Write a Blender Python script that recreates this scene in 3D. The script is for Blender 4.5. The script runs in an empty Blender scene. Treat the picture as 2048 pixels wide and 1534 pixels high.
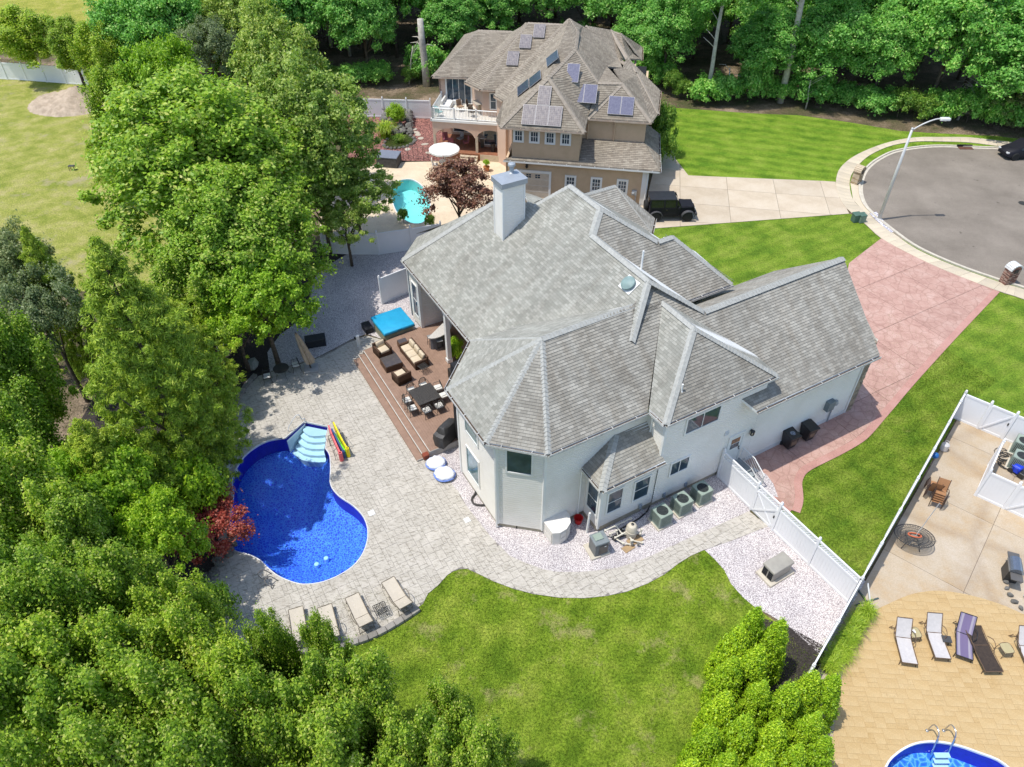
import bpy, math, random
import numpy as np
from mathutils import Vector, Matrix
from mathutils.geometry import tessellate_polygon
random.seed(7); rng = np.random.default_rng(11)
S = bpy.context.scene
COL = S.collection
PI = math.pi
# ------------------------------------------------------------ camera, sky, sun, exposure
CAMH = 30.0; PITCH = math.radians(42); FPX = 1480.0
cam_d = bpy.data.cameras.new('camera'); cam = bpy.data.objects.new('camera', cam_d); COL.objects.link(cam)
cam.location = (0, 0, CAMH); cam.rotation_euler = (math.radians(90) - PITCH, 0, 0)
cam_d.sensor_width = 36; cam_d.lens = 36 * FPX / 2048; cam_d.clip_end = 2000; cam_d.clip_start = .5
S.camera = cam
SUNV = Vector((.38, .09, -1)).normalized()
w = bpy.data.worlds.new('World'); S.world = w; w.use_nodes = True
nt = w.node_tree; bg = nt.nodes['Background']; sky = nt.nodes.new('ShaderNodeTexSky')
sky.sky_type = 'NISHITA'; sky.sun_disc = False; sky.sun_elevation = math.asin(-SUNV.z)
sky.sun_rotation = math.atan2(-SUNV.x, -SUNV.y) % (2 * PI); sky.air_density = 1.0; sky.dust_density = 1.0
nt.links.new(sky.outputs[0], bg.inputs[0]); bg.inputs[1].default_value = .15
sd = bpy.data.lights.new('sun', 'SUN'); sd.energy = 2.75; sd.angle = math.radians(.5); sd.color = (1, .96, .89)
so = bpy.data.objects.new('sun', sd); COL.objects.link(so); so.rotation_euler = SUNV.to_track_quat('-Z', 'Y').to_euler()
so.location = (-20, 0, 60)
S.view_settings.view_transform = 'Standard'; S.view_settings.look = 'None'; S.view_settings.gamma = 1
S.view_settings.exposure = .6; S.view_settings.use_curve_mapping = False
S.render.engine = 'CYCLES'; S.cycles.max_bounces = 6; S.cycles.transparent_max_bounces = 12
S.cycles.caustics_reflective = False; S.cycles.caustics_refractive = False

# ------------------------------------------------------------ surveying: photo bearings to points in the place
_c, _s = math.cos(PITCH), math.sin(PITCH)
def ray(x, y):
    a = (x - 1024) / FPX; b = (y - 767) / FPX
    return Vector((a, _c - b * _s, -_s - b * _c))
def at(x, y, z=0.0):
    d = ray(x, y); t = (z - CAMH) / d.z
    return Vector((d.x * t, d.y * t, z))
def dist(x, y, z=0.0):
    p = at(x, y, z); return (p.y * _c + (CAMH - z) * _s)
TH = math.radians(29.5); HO = Vector((1.4, 22.25, 0))
HU = Vector((math.cos(TH), math.sin(TH), 0)); HV = Vector((-math.sin(TH), math.cos(TH), 0))
def uv(x, y, z=0.0):                      # house-frame coordinates of a bearing at a height
    p = at(x, y, z) - HO; return Vector((p.dot(HU), p.dot(HV), z))
def W(u, v, z=0.0): return HO + HU * u + HV * v + Vector((0, 0, z))
TN = math.radians(-9.5); NO = Vector((0, 56.6, 0))
NU = Vector((math.cos(TN), math.sin(TN), 0)); NV = Vector((-math.sin(TN), math.cos(TN), 0))
def nn(x, y, z=0.0):
    p = at(x, y, z) - NO; return Vector((p.dot(NU), p.dot(NV), z))
def crop(ox, oy, s):
    return lambda x, y: (ox + x * s, oy + y * s)

# ------------------------------------------------------------ materials
MATS = {}
class NT:
    def __init__(s, name):
        s.m = bpy.data.materials.new(name); s.m.use_nodes = True; s.t = s.m.node_tree
        s.p = s.t.nodes['Principled BSDF']; MATS[name] = s.m
    def n(s, typ, **kw):
        o = s.t.nodes.new('ShaderNode' + typ)
        for k, v in kw.items():
            if k.startswith('i_'):
                key = k[2:]; key = int(key) if key.isdigit() else key.replace('_', ' ')
                o.inputs[key].default_value = v
            else: setattr(o, k, v)
        return o
    def l(s, a, b): s.t.links.new(a, b)
    def coord(s, kind='Object', scale=(1, 1, 1), rot=0):
        tc = s.n('TexCoord'); mp = s.n('Mapping'); mp.inputs['Scale'].default_value = scale
        mp.inputs['Rotation'].default_value = (0, 0, rot)
        s.l(tc.outputs[kind], mp.inputs[0]); return mp.outputs[0]
    def noise(s, vec, scale, detail=4, rough=.6):
        o = s.n('TexNoise'); o.inputs['Scale'].default_value = scale; o.inputs['Detail'].default_value = detail
        o.inputs['Roughness'].default_value = rough; s.l(vec, o.inputs['Vector']); return o.outputs['Fac']
    def ramp(s, fac, stops):
        o = s.n('ValToRGB'); e = o.color_ramp.elements
        while len(e) < len(stops): e.new(.5)
        for q, (p, c) in zip(e, stops): q.position = p; q.color = (*c, 1) if len(c) == 3 else c
        s.l(fac, o.inputs[0]); return o.outputs[0]
    def mix(s, fac, a, b, mode='MIX'):
        o = s.n('MixRGB', blend_type=mode)
        for i, v in enumerate((fac, a, b)):
            if isinstance(v, (int, float)): o.inputs[i].default_value = v
            elif isinstance(v, tuple): o.inputs[i].default_value = (*v, 1)
            else: s.l(v, o.inputs[i])
        return o.outputs[0]
    def col(s, v): s.l(v, s.p.inputs['Base Color'])
    def bump(s, h, strength=.3, dist=.02):
        o = s.n('Bump'); o.inputs['Strength'].default_value = strength; o.inputs['Distance'].default_value = dist
        s.l(h, o.inputs['Height']); s.l(o.outputs[0], s.p.inputs['Normal'])
    def set(s, rough=.8, spec=.3, metal=0, **kw):
        s.p.inputs['Roughness'].default_value = rough; s.p.inputs['Specular IOR Level'].default_value = spec
        s.p.inputs['Metallic'].default_value = metal
        for k, v in kw.items(): s.p.inputs[k.replace('_', ' ')].default_value = v
        return s
def mat(name, c, rough=.7, c2=None, scale=3.0, spec=.3, metal=0, bump=0, bscale=40, lo=.35, hi=.65, coat=0):
    """a surface of colour c, broken up by a second colour c2 (wear, dust, grain)"""
    if name in MATS: return MATS[name]
    a = NT(name).set(rough, spec, metal)
    if c2 is None: c2 = tuple(v * .82 for v in c)
    v = a.coord(); f = a.noise(v, scale, 6, .65)
    a.col(a.ramp(f, [(lo, c2), (hi, c)]))
    if bump: a.bump(a.noise(v, bscale, 3), bump, .01)
    if coat: a.p.inputs['Coat Weight'].default_value = coat
    return a.m

# ------------------------------------------------------------ mesh building
class MB:
    def __init__(s): s.v = []; s.f = []; s.uv = []
    def add(s, vs, fs, uvs=None):
        n = len(s.v); s.v += [tuple(q) for q in vs]; s.f += [tuple(i + n for i in f) for f in fs]
        s.uv += uvs if uvs else [None] * len(fs); return s
    def box(s, c, d, rz=0, rx=0, ry=0):
        M = Matrix.Rotation(rz, 3, 'Z') @ Matrix.Rotation(ry, 3, 'Y') @ Matrix.Rotation(rx, 3, 'X')
        x, y, z = d[0] / 2, d[1] / 2, d[2] / 2; c = Vector(c)
        vs = [c + M @ Vector((i * x, j * y, k * z)) for k in (-1, 1) for j in (-1, 1) for i in (-1, 1)]
        return s.add(vs, [(0, 2, 3, 1), (4, 5, 7, 6), (0, 1, 5, 4), (2, 6, 7, 3), (1, 3, 7, 5), (0, 4, 6, 2)])
    def box2(s, a, b):
        a, b = Vector(a), Vector(b); return s.box((a + b) / 2, [abs(q) for q in (b - a)])
    def rbox(s, c, d, r=.03, rz=0, rx=0, ry=0, n=3):
        """box with rounded plan corners and a softened top edge"""
        M = Matrix.Rotation(rz, 3, 'Z') @ Matrix.Rotation(ry, 3, 'Y') @ Matrix.Rotation(rx, 3, 'X'); c = Vector(c)
        x, y, z = d[0] / 2, d[1] / 2, d[2] / 2; r = min(r, x * .98, y * .98, z * .9); prof = []
        for sx, sy, a0 in ((1, 1, 0), (-1, 1, 90), (-1, -1, 180), (1, -1, 270)):
            for k in range(n + 1):
                a = math.radians(a0 + 90 * k / n); prof.append((sx * (x - r), sy * (y - r), math.cos(a), math.sin(a)))
        vs = []; L = len(prof)
        for zz, q in ((-z, 1), (z - r, 1), (z - r * .3, .75), (z, .25)):
            vs += [c + M @ Vector((px + ca * r * q, py + sa * r * q, zz)) for px, py, ca, sa in prof]
        fs = [tuple(range(L))[::-1], tuple(range(3 * L, 4 * L))]
        for k in range(3): fs += [(k * L + i, k * L + (i + 1) % L, (k + 1) * L + (i + 1) % L, (k + 1) * L + i) for i in range(L)]
        return s.add(vs, fs)
    def tube(s, pts, r, n=6, closed=False, r2=None):
        pts = [Vector(p) for p in pts]; m = len(pts); vs = []; up = Vector((0, 0, 1))
        for i, p in enumerate(pts):
            a = pts[(i - 1) % m] if (closed or i > 0) else p; b = pts[(i + 1) % m] if (closed or i < m - 1) else p
            t = (b - a).normalized() if (b - a).length > 1e-9 else up
            q = up if abs(t.z) < .95 else Vector((1, 0, 0))
            e1 = t.cross(q).normalized(); e2 = t.cross(e1)
            rr = r if r2 is None else r + (r2 - r) * i / max(1, m - 1)
            vs += [p + (e1 * math.cos(2 * PI * k / n) + e2 * math.sin(2 * PI * k / n)) * rr for k in range(n)]
        fs = []
        for i in range(m if closed else m - 1):
            j = (i + 1) % m
            fs += [(i * n + k, i * n + (k + 1) % n, j * n + (k + 1) % n, j * n + k) for k in range(n)]
        if not closed: fs += [tuple(range(n))[::-1], tuple(range((m - 1) * n, m * n))]
        return s.add(vs, fs)
    def lathe(s, c, prof, n=16, sx=1, sy=1, M=None):
        """prof: list of (radius, z) from bottom to top around c"""
        c = Vector(c); vs = []
        for r, z in prof:
            for k in range(n):
                q = Vector((math.cos(2 * PI * k / n) * r * sx, math.sin(2 * PI * k / n) * r * sy, z))
                vs.append(c + (M @ q if M else q))
        fs = [tuple(range(n))[::-1], tuple(range((len(prof) - 1) * n, len(prof) * n))]
        for i in range(len(prof) - 1):
            fs += [(i * n + k, i * n + (k + 1) % n, (i + 1) * n + (k + 1) % n, (i + 1) * n + k) for k in range(n)]
        return s.add(vs, fs)
    def poly(s, pts, z=None):
        """flat polygon (may be concave), face up"""
        p = [Vector((q[0], q[1], q[2] if z is None else z)) for q in pts]
        tr = tessellate_polygon([p]); fs = []
        for t in tr:
            nz = (p[t[1]] - p[t[0]]).cross(p[t[2]] - p[t[0]]).z
            fs.append(tuple(t) if nz >= 0 else tuple(t[::-1]))
        return s.add(p, fs)
    def prism(s, pts, z0, z1, bottom=False):
        p = [Vector((q[0], q[1], 0)) for q in pts]; n = len(p)
        ar = sum(p[i].x * p[(i + 1) % n].y - p[(i + 1) % n].x * p[i].y for i in range(n))
        if ar < 0: p = p[::-1]
        s.poly([(q.x, q.y, z1) for q in p])
        vs = [(q.x, q.y, z0) for q in p] + [(q.x, q.y, z1) for q in p]
        fs = [(i, (i + 1) % n, n + (i + 1) % n, n + i) for i in range(n)]
        if bottom: fs.append(tuple(range(n))[::-1])
        return s.add(vs, fs)
    def quad(s, a, b, c, d): return s.add([a, b, c, d], [(0, 1, 2, 3)])
    def mesh(s, name, m, smooth=False):
        me = bpy.data.meshes.new(name); me.from_pydata(s.v, [], s.f)
        if any(u is not None for u in s.uv):
            l = me.uv_layers.new(name='UVMap').data; k = 0; flat = []
            for f, u in zip(s.f, s.uv): flat += [c for q in (u or [(0, 0)] * len(f)) for c in q]
            l.foreach_set('uv', flat)
        for q in (m if isinstance(m, (list, tuple)) else [m]): me.materials.append(q)
        if smooth: me.polygons.foreach_set('use_smooth', [True] * len(me.polygons))
        me.update(); return me
    def build(s, name, m, parent=None, smooth=False, kind=None, label=None):
        o = bpy.data.objects.new(name, s.mesh(name, m, smooth)); COL.objects.link(o)
        if parent: o.parent = parent
        if kind: o['kind'] = kind
        if label: o['label'] = label
        return o
def smooth_by(o, ang=40):
    me = o.data; me.polygons.foreach_set('use_smooth', [True] * len(me.polygons))
    try: me.set_sharp_from_angle(angle=math.radians(ang))
    except Exception: pass
    return o
def thing(name, label, cat, loc=(0, 0, 0), rz=0, group=None):
    o = bpy.data.objects.new(name, None); COL.objects.link(o); o.empty_display_size = .2
    o.location = loc; o.rotation_euler = (0, 0, rz); o['label'] = label; o['category'] = cat
    if group: o['group'] = group
    return o
def tag(o, label, cat, group=None):
    o['label'] = label; o['category'] = cat
    if group: o['group'] = group
    return o
def struct(name, mb, m): 
    o = mb.build(name, m) if isinstance(mb, MB) else mb
    o['kind'] = 'structure'; return o
KIDS = {}
def dup(root, loc, rz=None, label=None, group=None, scale=None, cat=None):
    r = root.copy(); COL.objects.link(r); r.location = loc
    if rz is not None: r.rotation_euler = (0, 0, rz)
    if scale is not None: r.scale = scale if hasattr(scale, '__len__') else (scale,) * 3
    if label: r['label'] = label
    if group: r['group'] = group
    for ch in list(root.children):
        c = ch.copy(); COL.objects.link(c); c.parent = r
        for g in list(ch.children):
            d = g.copy(); COL.objects.link(d); d.parent = c
    return r
def ell(p): return [tuple(q) for q in p]
# polygon helpers -------------------------------------------------
def clip(poly, n, d):
    """keep the part of a 2-D polygon where n.p <= d"""
    out = []; L = len(poly)
    for i in range(L):
        a, b = poly[i], poly[(i + 1) % L]
        fa = n[0] * a[0] + n[1] * a[1] - d; fb = n[0] * b[0] + n[1] * b[1] - d
        if fa <= 0: out.append(a)
        if (fa < 0 < fb) or (fb < 0 < fa):
            t = fa / (fa - fb); out.append((a[0] + (b[0] - a[0]) * t, a[1] + (b[1] - a[1]) * t))
    return out
def area(p): return .5 * sum(p[i][0] * p[(i + 1) % len(p)][1] - p[(i + 1) % len(p)][0] * p[i][1] for i in range(len(p)))
def cat_curve(pts, n=4, closed=False):
    """Catmull-Rom through 2-D/3-D points"""
    P = [Vector(p) for p in pts]; out = []; m = len(P)
    for i in range(m if closed else m - 1):
        g = (lambda k: P[k % m]) if closed else (lambda k: P[min(max(k, 0), m - 1)])
        a, b, c, d = g(i - 1), g(i), g(i + 1), g(i + 2)
        for k in range(n):
            t = k / n
            out.append(.5 * ((2 * b) + (c - a) * t + (2 * a - 5 * b + 4 * c - d) * t * t + (3 * b - a - 3 * c + d) * t ** 3))
    if not closed: out.append(P[-1])
    return out
def inside(poly, x, y):
    """vectorised point in polygon"""
    r = np.zeros(len(x), bool); n = len(poly)
    for i in range(n):
        x1, y1 = poly[i][0], poly[i][1]; x2, y2 = poly[(i + 1) % n][0], poly[(i + 1) % n][1]
        if y1 == y2: continue
        c = ((y1 > y) != (y2 > y)) & (x < (x2 - x1) * (y - y1) / (y2 - y1) + x1); r ^= c
    return r
def G(pts, z=0.0): return [at(x, y, z) for x, y in pts]     # bearings on the ground -> world outline
# ------------------------------------------------------------ ground materials
def grass_mat(name, a, b, c, dry=(.23, .22, .07), stripe=0, rot=0, swid=1.0, dryamt=.68):
    m = NT(name).set(.95, .1)
    v = m.coord('Object'); 
    base = m.ramp(m.noise(v, .55, 5, .65), [(.36, a), (.5, b), (.66, c)])
    fine = m.ramp(m.noise(v, 9, 6, .8), [(.36, (.45, .5, .45)), (.66, (1.5, 1.45, 1.2))])
    out = m.mix(1.0, base, fine, 'MULTIPLY')
    patch = m.ramp(m.noise(v, .33, 7, .75), [(dryamt, (0, 0, 0)), (dryamt + .1, (.75, .75, .75))])
    out = m.mix(patch, out, dry)
    if stripe:
        v2 = m.coord('Object', (1, 1, 1), rot); wv = m.n('TexWave', wave_type='BANDS'); m.l(v2, wv.inputs[0])
        wv.inputs['Scale'].default_value = .314 / swid; wv.inputs['Distortion'].default_value = 2.5; wv.inputs['Detail'].default_value = 3
        s1 = m.ramp(wv.outputs['Fac'], [(.25, (1 - stripe,) * 3), (.75, (1 + stripe,) * 3)]); out = m.mix(1.0, out, s1, 'MULTIPLY')
    m.col(out); m.bump(m.noise(v, 22, 5, .8), 1.0, .06); return m.m
M_lawn = grass_mat('lawn_grass', (.12, .205, .018), (.20, .295, .03), (.30, .37, .06), dry=(.40, .36, .15), stripe=.05, rot=.5, swid=1.2, dryamt=.545)
M_lawn2 = grass_mat('striped_lawn_grass', (.10, .185, .02), (.165, .255, .03), (.24, .31, .055), dry=(.33, .3, .1), stripe=.07, rot=math.radians(58), swid=1.0, dryamt=.64)
M_lawn3 = grass_mat('front_lawn_grass', (.10, .20, .02), (.17, .275, .03), (.23, .32, .05), stripe=.1, rot=1.9, swid=1.4, dryamt=.72)
M_field = grass_mat('dry_field_grass', (.22, .26, .05), (.32, .33, .09), (.42, .38, .17), dry=(.38, .32, .2), stripe=.03, rot=1.0, swid=1.6, dryamt=.55)
M_meadow = grass_mat('yellow_meadow_grass', (.25, .27, .05), (.33, .33, .07), (.4, .36, .12), dry=(.42, .34, .16), dryamt=.6)
def soil_mat():
    m = NT('forest_soil').set(.95, .1); v = m.coord()
    a = m.ramp(m.noise(v, .25, 6, .7), [(.33, (.06, .08, .025)), (.5, (.16, .125, .075)), (.66, (.36, .27, .19))])
    f = m.ramp(m.noise(v, 7, 6, .8), [(.35, (.4, .4, .4)), (.7, (1.5, 1.5, 1.5))])
    m.col(m.mix(1.0, a, f, 'MULTIPLY')); m.bump(m.noise(v, 8, 5, .7), 1, .1); return m.m
M_soil = soil_mat()
M_mulch = mat('dark_mulch', (.06, .05, .045), .95, (.018, .015, .013), 14, bump=1, bscale=30)
def gravel_mat(name, light, mid, dark, sc=25):
    m = NT(name).set(.85, .3); v = m.coord()
    vo = m.n('TexVoronoi'); vo.inputs['Scale'].default_value = sc; m.l(v, vo.inputs['Vector'])
    sep = m.n('SeparateColor'); m.l(vo.outputs['Color'], sep.inputs[0])
    a = m.ramp(sep.outputs[0], [(.05, dark), (.3, mid), (.6, light), (1, light)])
    e = m.ramp(vo.outputs['Distance'], [(.35, (1, 1, 1)), (.68, (.42, .4, .42))])
    g = m.ramp(m.noise(v, .7, 4), [(.3, (.85, .84, .86)), (.7, (1.08, 1.06, 1.05))])
    m.col(m.mix(1.0, m.mix(1.0, a, e, 'MULTIPLY'), g, 'MULTIPLY')); m.bump(vo.outputs['Distance'], -1.0, .05); return m.m
M_gravel = gravel_mat('marble_gravel', (.78, .745, .72), (.66, .62, .60), (.47, .425, .42))
M_redgravel = gravel_mat('red_gravel', (.42, .2, .16), (.3, .13, .11), (.12, .06, .05), 9)
M_lampgravel = gravel_mat('white_gravel', (.8, .8, .84), (.7, .7, .75), (.45, .45, .5), 10)
M_asphalt = NT('asphalt').set(.92, .25)
v = M_asphalt.coord(); a1 = M_asphalt.ramp(M_asphalt.noise(v, .22, 6, .65), [(.32, (.185, .158, .128)), (.52, (.24, .206, .168)), (.7, (.29, .25, .205))])
a2 = M_asphalt.ramp(M_asphalt.noise(v, 30, 4, .8), [(.3, (.7, .7, .7)), (.75, (1.25, 1.25, 1.25))])
a3 = M_asphalt.mix(1.0, a1, a2, 'MULTIPLY'); spots = M_asphalt.ramp(M_asphalt.noise(v, 1.5, 2), [(.24, (.55, .55, .55)), (.3, (1, 1, 1))])
M_asphalt.col(M_asphalt.mix(1.0, a3, spots, 'MULTIPLY')); M_asphalt.bump(M_asphalt.noise(v, 40, 3), .4, .01); M_asphalt = M_asphalt.m
def slab_mat(name, base, dark, stain, sc=.8, fine=25, rnd=.12, smudge=0):
    m = NT(name).set(.85, .25); v = m.coord('Object')
    if smudge: 
        gc = m.n('NewGeometry'); v = gc.outputs['Position']
    a = m.ramp(m.noise(v, sc, 6, .7), [(.3, dark), (.5, base), (.72, stain)])
    f = m.ramp(m.noise(v, fine, 4, .8), [(.3, (.82, .82, .82)), (.7, (1.12, 1.12, 1.12))])
    out = m.mix(1.0, a, f, 'MULTIPLY')
    if smudge:
        mp = m.n('Mapping'); mp.inputs['Scale'].default_value = (2.2, 6, 1); mp.inputs['Rotation'].default_value = (0, 0, .9); m.l(v, mp.inputs[0])
        s = m.ramp(m.noise(mp.outputs[0], 1.7, 5, .75), [(.50, (1, 1, 1)), (.60, (.62, .60, .57)), (.75, (.42, .4, .38))]); out = m.mix(smudge, out, s, 'MULTIPLY')
    oi = m.n('ObjectInfo'); r = m.ramp(oi.outputs['Random'], [(0, (1 - rnd,) * 3), (1, (1 + rnd,) * 3)])
    out = m.mix(1.0, out, r, 'MULTIPLY'); m.col(out); m.bump(m.noise(v, fine * .6, 4), .5, .01); return m.m
M_tile = slab_mat('stamped_stone', (.50, .465, .405), (.44, .405, .35), (.56, .52, .46), 1.1, 22, .045, .8)
M_path = M_tile
M_grout = mat('grout', (.25, .23, .205), .95, (.18, .165, .15), 8)
M_conc = slab_mat('pale_concrete', (.54, .45, .335), (.45, .365, .265), (.60, .52, .41), .35, 18, .05)
M_walk = slab_mat('sidewalk_concrete', (.56, .48, .36), (.47, .41, .31), (.62, .53, .38), .6, 20, .1)
M_kerb = mat('kerb_concrete', (.6, .55, .45), .85, (.48, .43, .35), 3)
M_rconc = slab_mat('weathered_concrete', (.46, .375, .27), (.43, .30, .165), (.52, .45, .36), .4, 14, .04)
M_yellow = slab_mat('yellow_stamped_concrete', (.50, .355, .175), (.45, .30, .13), (.55, .41, .22), .45, 16, .018)
M_red = slab_mat('pink_stamped_concrete', (.475, .295, .24), (.38, .22, .18), (.55, .38, .32), .9, 16, .05)
M_redb = slab_mat('pink_border_concrete', (.45, .245, .20), (.38, .2, .17), (.5, .29, .25), .9, 16, .05)
def stamp(m_, sc, dark):
    t = m_.node_tree; p = t.nodes['Principled BSDF']; src = p.inputs['Base Color'].links[0].from_socket; g_ = t.nodes.new('ShaderNodeNewGeometry'); n_ = t.nodes.new('ShaderNodeTexNoise'); n_.inputs['Scale'].default_value = 1.2
    a_ = t.nodes.new('ShaderNodeMixRGB'); a_.inputs[0].default_value = .22; t.links.new(g_.outputs['Position'], a_.inputs[1]); t.links.new(g_.outputs['Position'], n_.inputs[0]); t.links.new(n_.outputs['Color'], a_.inputs[2])
    v_ = t.nodes.new('ShaderNodeTexVoronoi'); v_.feature = 'DISTANCE_TO_EDGE'; v_.inputs['Scale'].default_value = sc; t.links.new(a_.outputs[0], v_.inputs['Vector'])
    r_ = t.nodes.new('ShaderNodeValToRGB'); r_.color_ramp.elements[0].position = .0; r_.color_ramp.elements[0].color = (dark, dark * .97, dark * .95, 1); r_.color_ramp.elements[1].position = .07; r_.color_ramp.elements[1].color = (1, 1, 1, 1); t.links.new(v_.outputs['Distance'], r_.inputs[0])
    x_ = t.nodes.new('ShaderNodeMixRGB'); x_.blend_type = 'MULTIPLY'; x_.inputs[0].default_value = 1; t.links.new(src, x_.inputs[1]); t.links.new(r_.outputs[0], x_.inputs[2]); t.links.new(x_.outputs[0], p.inputs['Base Color'])
stamp(M_red, 2.0, .80); stamp(M_rconc, .22, .86)
M_joint = mat('dark_joint', (.16, .13, .10), .95)
M_block = slab_mat('garden_wall_block', (.29, .27, .24), (.2, .185, .17), (.38, .35, .31), 2, 25, .22)

# ------------------------------------------------------------ outlines (bearings of the photograph on the ground)
POOL_PX = [(571, 876.6), (608.6, 844), (656, 853.8), (651, 898), (659, 911), (661, 937), (661, 969.5), (677, 992), (706, 1012), (727.6, 1036), (735.8, 1067), (729, 1100), (709.7, 1129), (680, 1150), (644.5, 1164.5), (608.6, 1169), (582.6, 1163.5), (556.5, 1152), (537, 1137), (520.6, 1121), (497.8, 1109.7), (470, 1101.6), (458.7, 1083.6), (460, 1040), (466.8, 995.6), (465, 963), (470, 943.4), (488, 914), (514, 893), (540, 881.5)]
POOL2_PX = [(783.8, 377), (788.6, 367), (802, 361), (822, 359.5), (837.6, 367), (849, 379), (857, 394.7), (860, 414), (855, 434), (845, 445.6), (828, 447.5), (812, 441.6), (796.5, 428), (788.7, 414), (783.8, 394.7)]
POOL3_PX = [(1773, 1534), (1794, 1508.6), (1821, 1492.5), (1848, 1485.8), (1880, 1485.8), (1914.8, 1492.5), (1955, 1506), (2008.5, 1530), (2055, 1590), (2040, 1680), (1920, 1750), (1800, 1700), (1755, 1600)]
def pool_line(px, corners=3, n=4):
    w_ = [at(x, y) for x, y in px]
    if corners: return w_[:corners + 1] + [q for q in cat_curve(w_[corners:] + w_[:1], n)][1:-1]
    return cat_curve(w_, n, closed=True)
POOL, POOL2, POOL3 = pool_line(POOL_PX, 3), pool_line(POOL2_PX, 0), pool_line(POOL3_PX, 0)
PATHLOW = [(856, 1188), (876, 1171.6), (895.5, 1150), (907, 1143), (920, 1139), (934, 1138), (956, 1148), (987.6, 1163.5), (1025, 1177.6), (1066, 1188.5), (1119, 1196), (1169, 1197), (1213, 1192.6), (1253.7, 1184), (1294.4, 1168), (1328.8, 1149.4), (1357, 1127.5), (1382, 1112), (1407, 1101), (1463.5, 1082), (1513.6, 1061.8), (1537, 1053)]
PATHUP = [(1497, 1023), (1447.9, 1046), (1369.6, 1080.6), (1338, 1094.7), (1303.9, 1111.9), (1275.7, 1122.9), (1238, 1135.4), (1197.5, 1141.7), (1156.8, 1144.8), (1119, 1144.8), (1088, 1140), (1050, 1126), (1019, 1112), (1003.4, 1096), (981.5, 1074.4), (959.5, 1046), (934.5, 1015), (918.8, 986.7), (900, 964.8), (868, 922), (829, 927)]
PATIO_PX = [(733, 672), (700.5, 683), (674.7, 697), (627.8, 720.5), (575, 735), (517.5, 753), (494, 777), (477.5, 807), (471, 838), (438, 860), (398, 889), (372, 940), (372, 1000), (430, 1060), (445, 1100), (426, 1152), (424, 1195), (430, 1225), (442, 1247), (465, 1273), (494.5, 1292), (560, 1305), (640, 1300), (693, 1288), (752, 1266), (830, 1220), (846, 1208)] + PATHLOW + PATHUP[:-1] + [(860, 900), (800, 800), (800, 690)]

g = MB()
big = [Vector((-260, -30, 0)), Vector((260, -30, 0)), Vector((260, 420, 0)), Vector((-260, 420, 0))]
pts = []; 
tr = tessellate_polygon([big, POOL, POOL2, POOL3]); allp = big + POOL + POOL2 + POOL3
g.add(allp, [tuple(t) if (allp[t[1]] - allp[t[0]]).cross(allp[t[2]] - allp[t[0]]).z > 0 else tuple(t[::-1]) for t in tr])
struct('ground', g, M_soil)
def sheet(name, px, z, m, holes=(), world=None):
    P = world or [at(x, y) for x, y in px]; P = [Vector((p.x, p.y, 0)) for p in P]
    a = MB(); L = [P] + [[Vector((q.x, q.y, 0)) for q in h] for h in holes]; allp = [q for l in L for q in l]
    tr = tessellate_polygon(L)
    a.add([(q.x, q.y, z) for q in allp], [tuple(t) if (allp[t[1]] - allp[t[0]]).cross(allp[t[2]] - allp[t[0]]).z > 0 else tuple(t[::-1]) for t in tr])
    return struct(name, a, m)
BACK_PX = [(700, 1180), (856, 1188)] + PATHLOW[1:19] + [(1409.8, 1100.7), (1432.6, 1121.9), (1449, 1141), (1462, 1167.5), (1484.8, 1193.6), (1507.6, 1213), (1560, 1250), (1640, 1330), (1640, 1700), (250, 1700), (300, 1300), (426, 1200), (560, 1250)]
back_lawn = sheet('back_lawn', BACK_PX, .008, M_lawn)
SIDE = [W(10.2, -4.5), W(9.5, -1), W(20, -1), W(30, 12), W(60, 5), W(60, -16), W(26.3, -10), W(25, -4.9), W(10.2, -10.3)]
side_lawn = sheet('side_lawn', None, .008, M_lawn2, world=SIDE)
sheet('front_lawn', [(1240, 465), (1307, 457.6), (1698, 428), (1709, 430), (1735, 450), (1765, 478), (1698, 540), (1500, 720), (1330, 640)], .012, M_lawn2)
FAR_PX = [(1300, 212), (1490, 226), (1600, 231), (1700, 245), (1800, 262), (1860, 266), (1990, 272), (2100, 285), (2200, 330), (2000, 320), (1760, 335), (1720, 420), (1670, 375), (1376.7, 353), (1345, 318.8), (1320, 300)]
sheet('far_lawn', FAR_PX, .008, M_lawn3)
sheet('field', [(-500, 140), (0, 150), (130, 160), (240, 178), (330, 260), (420, 420), (300, 580), (-600, 600)], .008, M_field)
sheet('meadow', [(-500, -90), (350, -90), (300, 40), (200, 70), (0, 75), (-500, 80)], .008, M_meadow)
GA = [(850, 905), (930, 880), (1000, 1000), (1300, 900), (1440, 900), (1470, 930), (1503, 1033), (1369, 1090), (1238, 1145), (1119, 1155), (1019, 1120), (934, 1020), (860, 945)]
GB = [(1398, 1096), (1470, 1072), (1532, 1048), (1600, 1080), (1732, 1163), (1718, 1200), (1650, 1320), (1577, 1253), (1540, 1230), (1507.6, 1213), (1484.8, 1193.6), (1462, 1167.5), (1449, 1141), (1432.6, 1121.9), (1409.8, 1100.7)]
GC = [(733, 668), (700, 680), (675, 694), (628, 718), (575, 733), (540, 744), (535, 705), (560, 670), (600, 640), (620, 600), (625, 565), (640, 540), (700, 505), (800, 490), (880, 540), (880, 660), (800, 690)]
GD = [(1505, 935), (1532, 950), (1546, 968.6), (1556, 996), (1530, 990), (1500, 965)]
sheet('gravel_bed', GA, .014, M_gravel); sheet('gravel_bed', GB, .014, M_gravel); sheet('gravel_bed', GC, .014, M_gravel)
sheet('gravel_bed', GD, .06, M_gravel)
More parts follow.
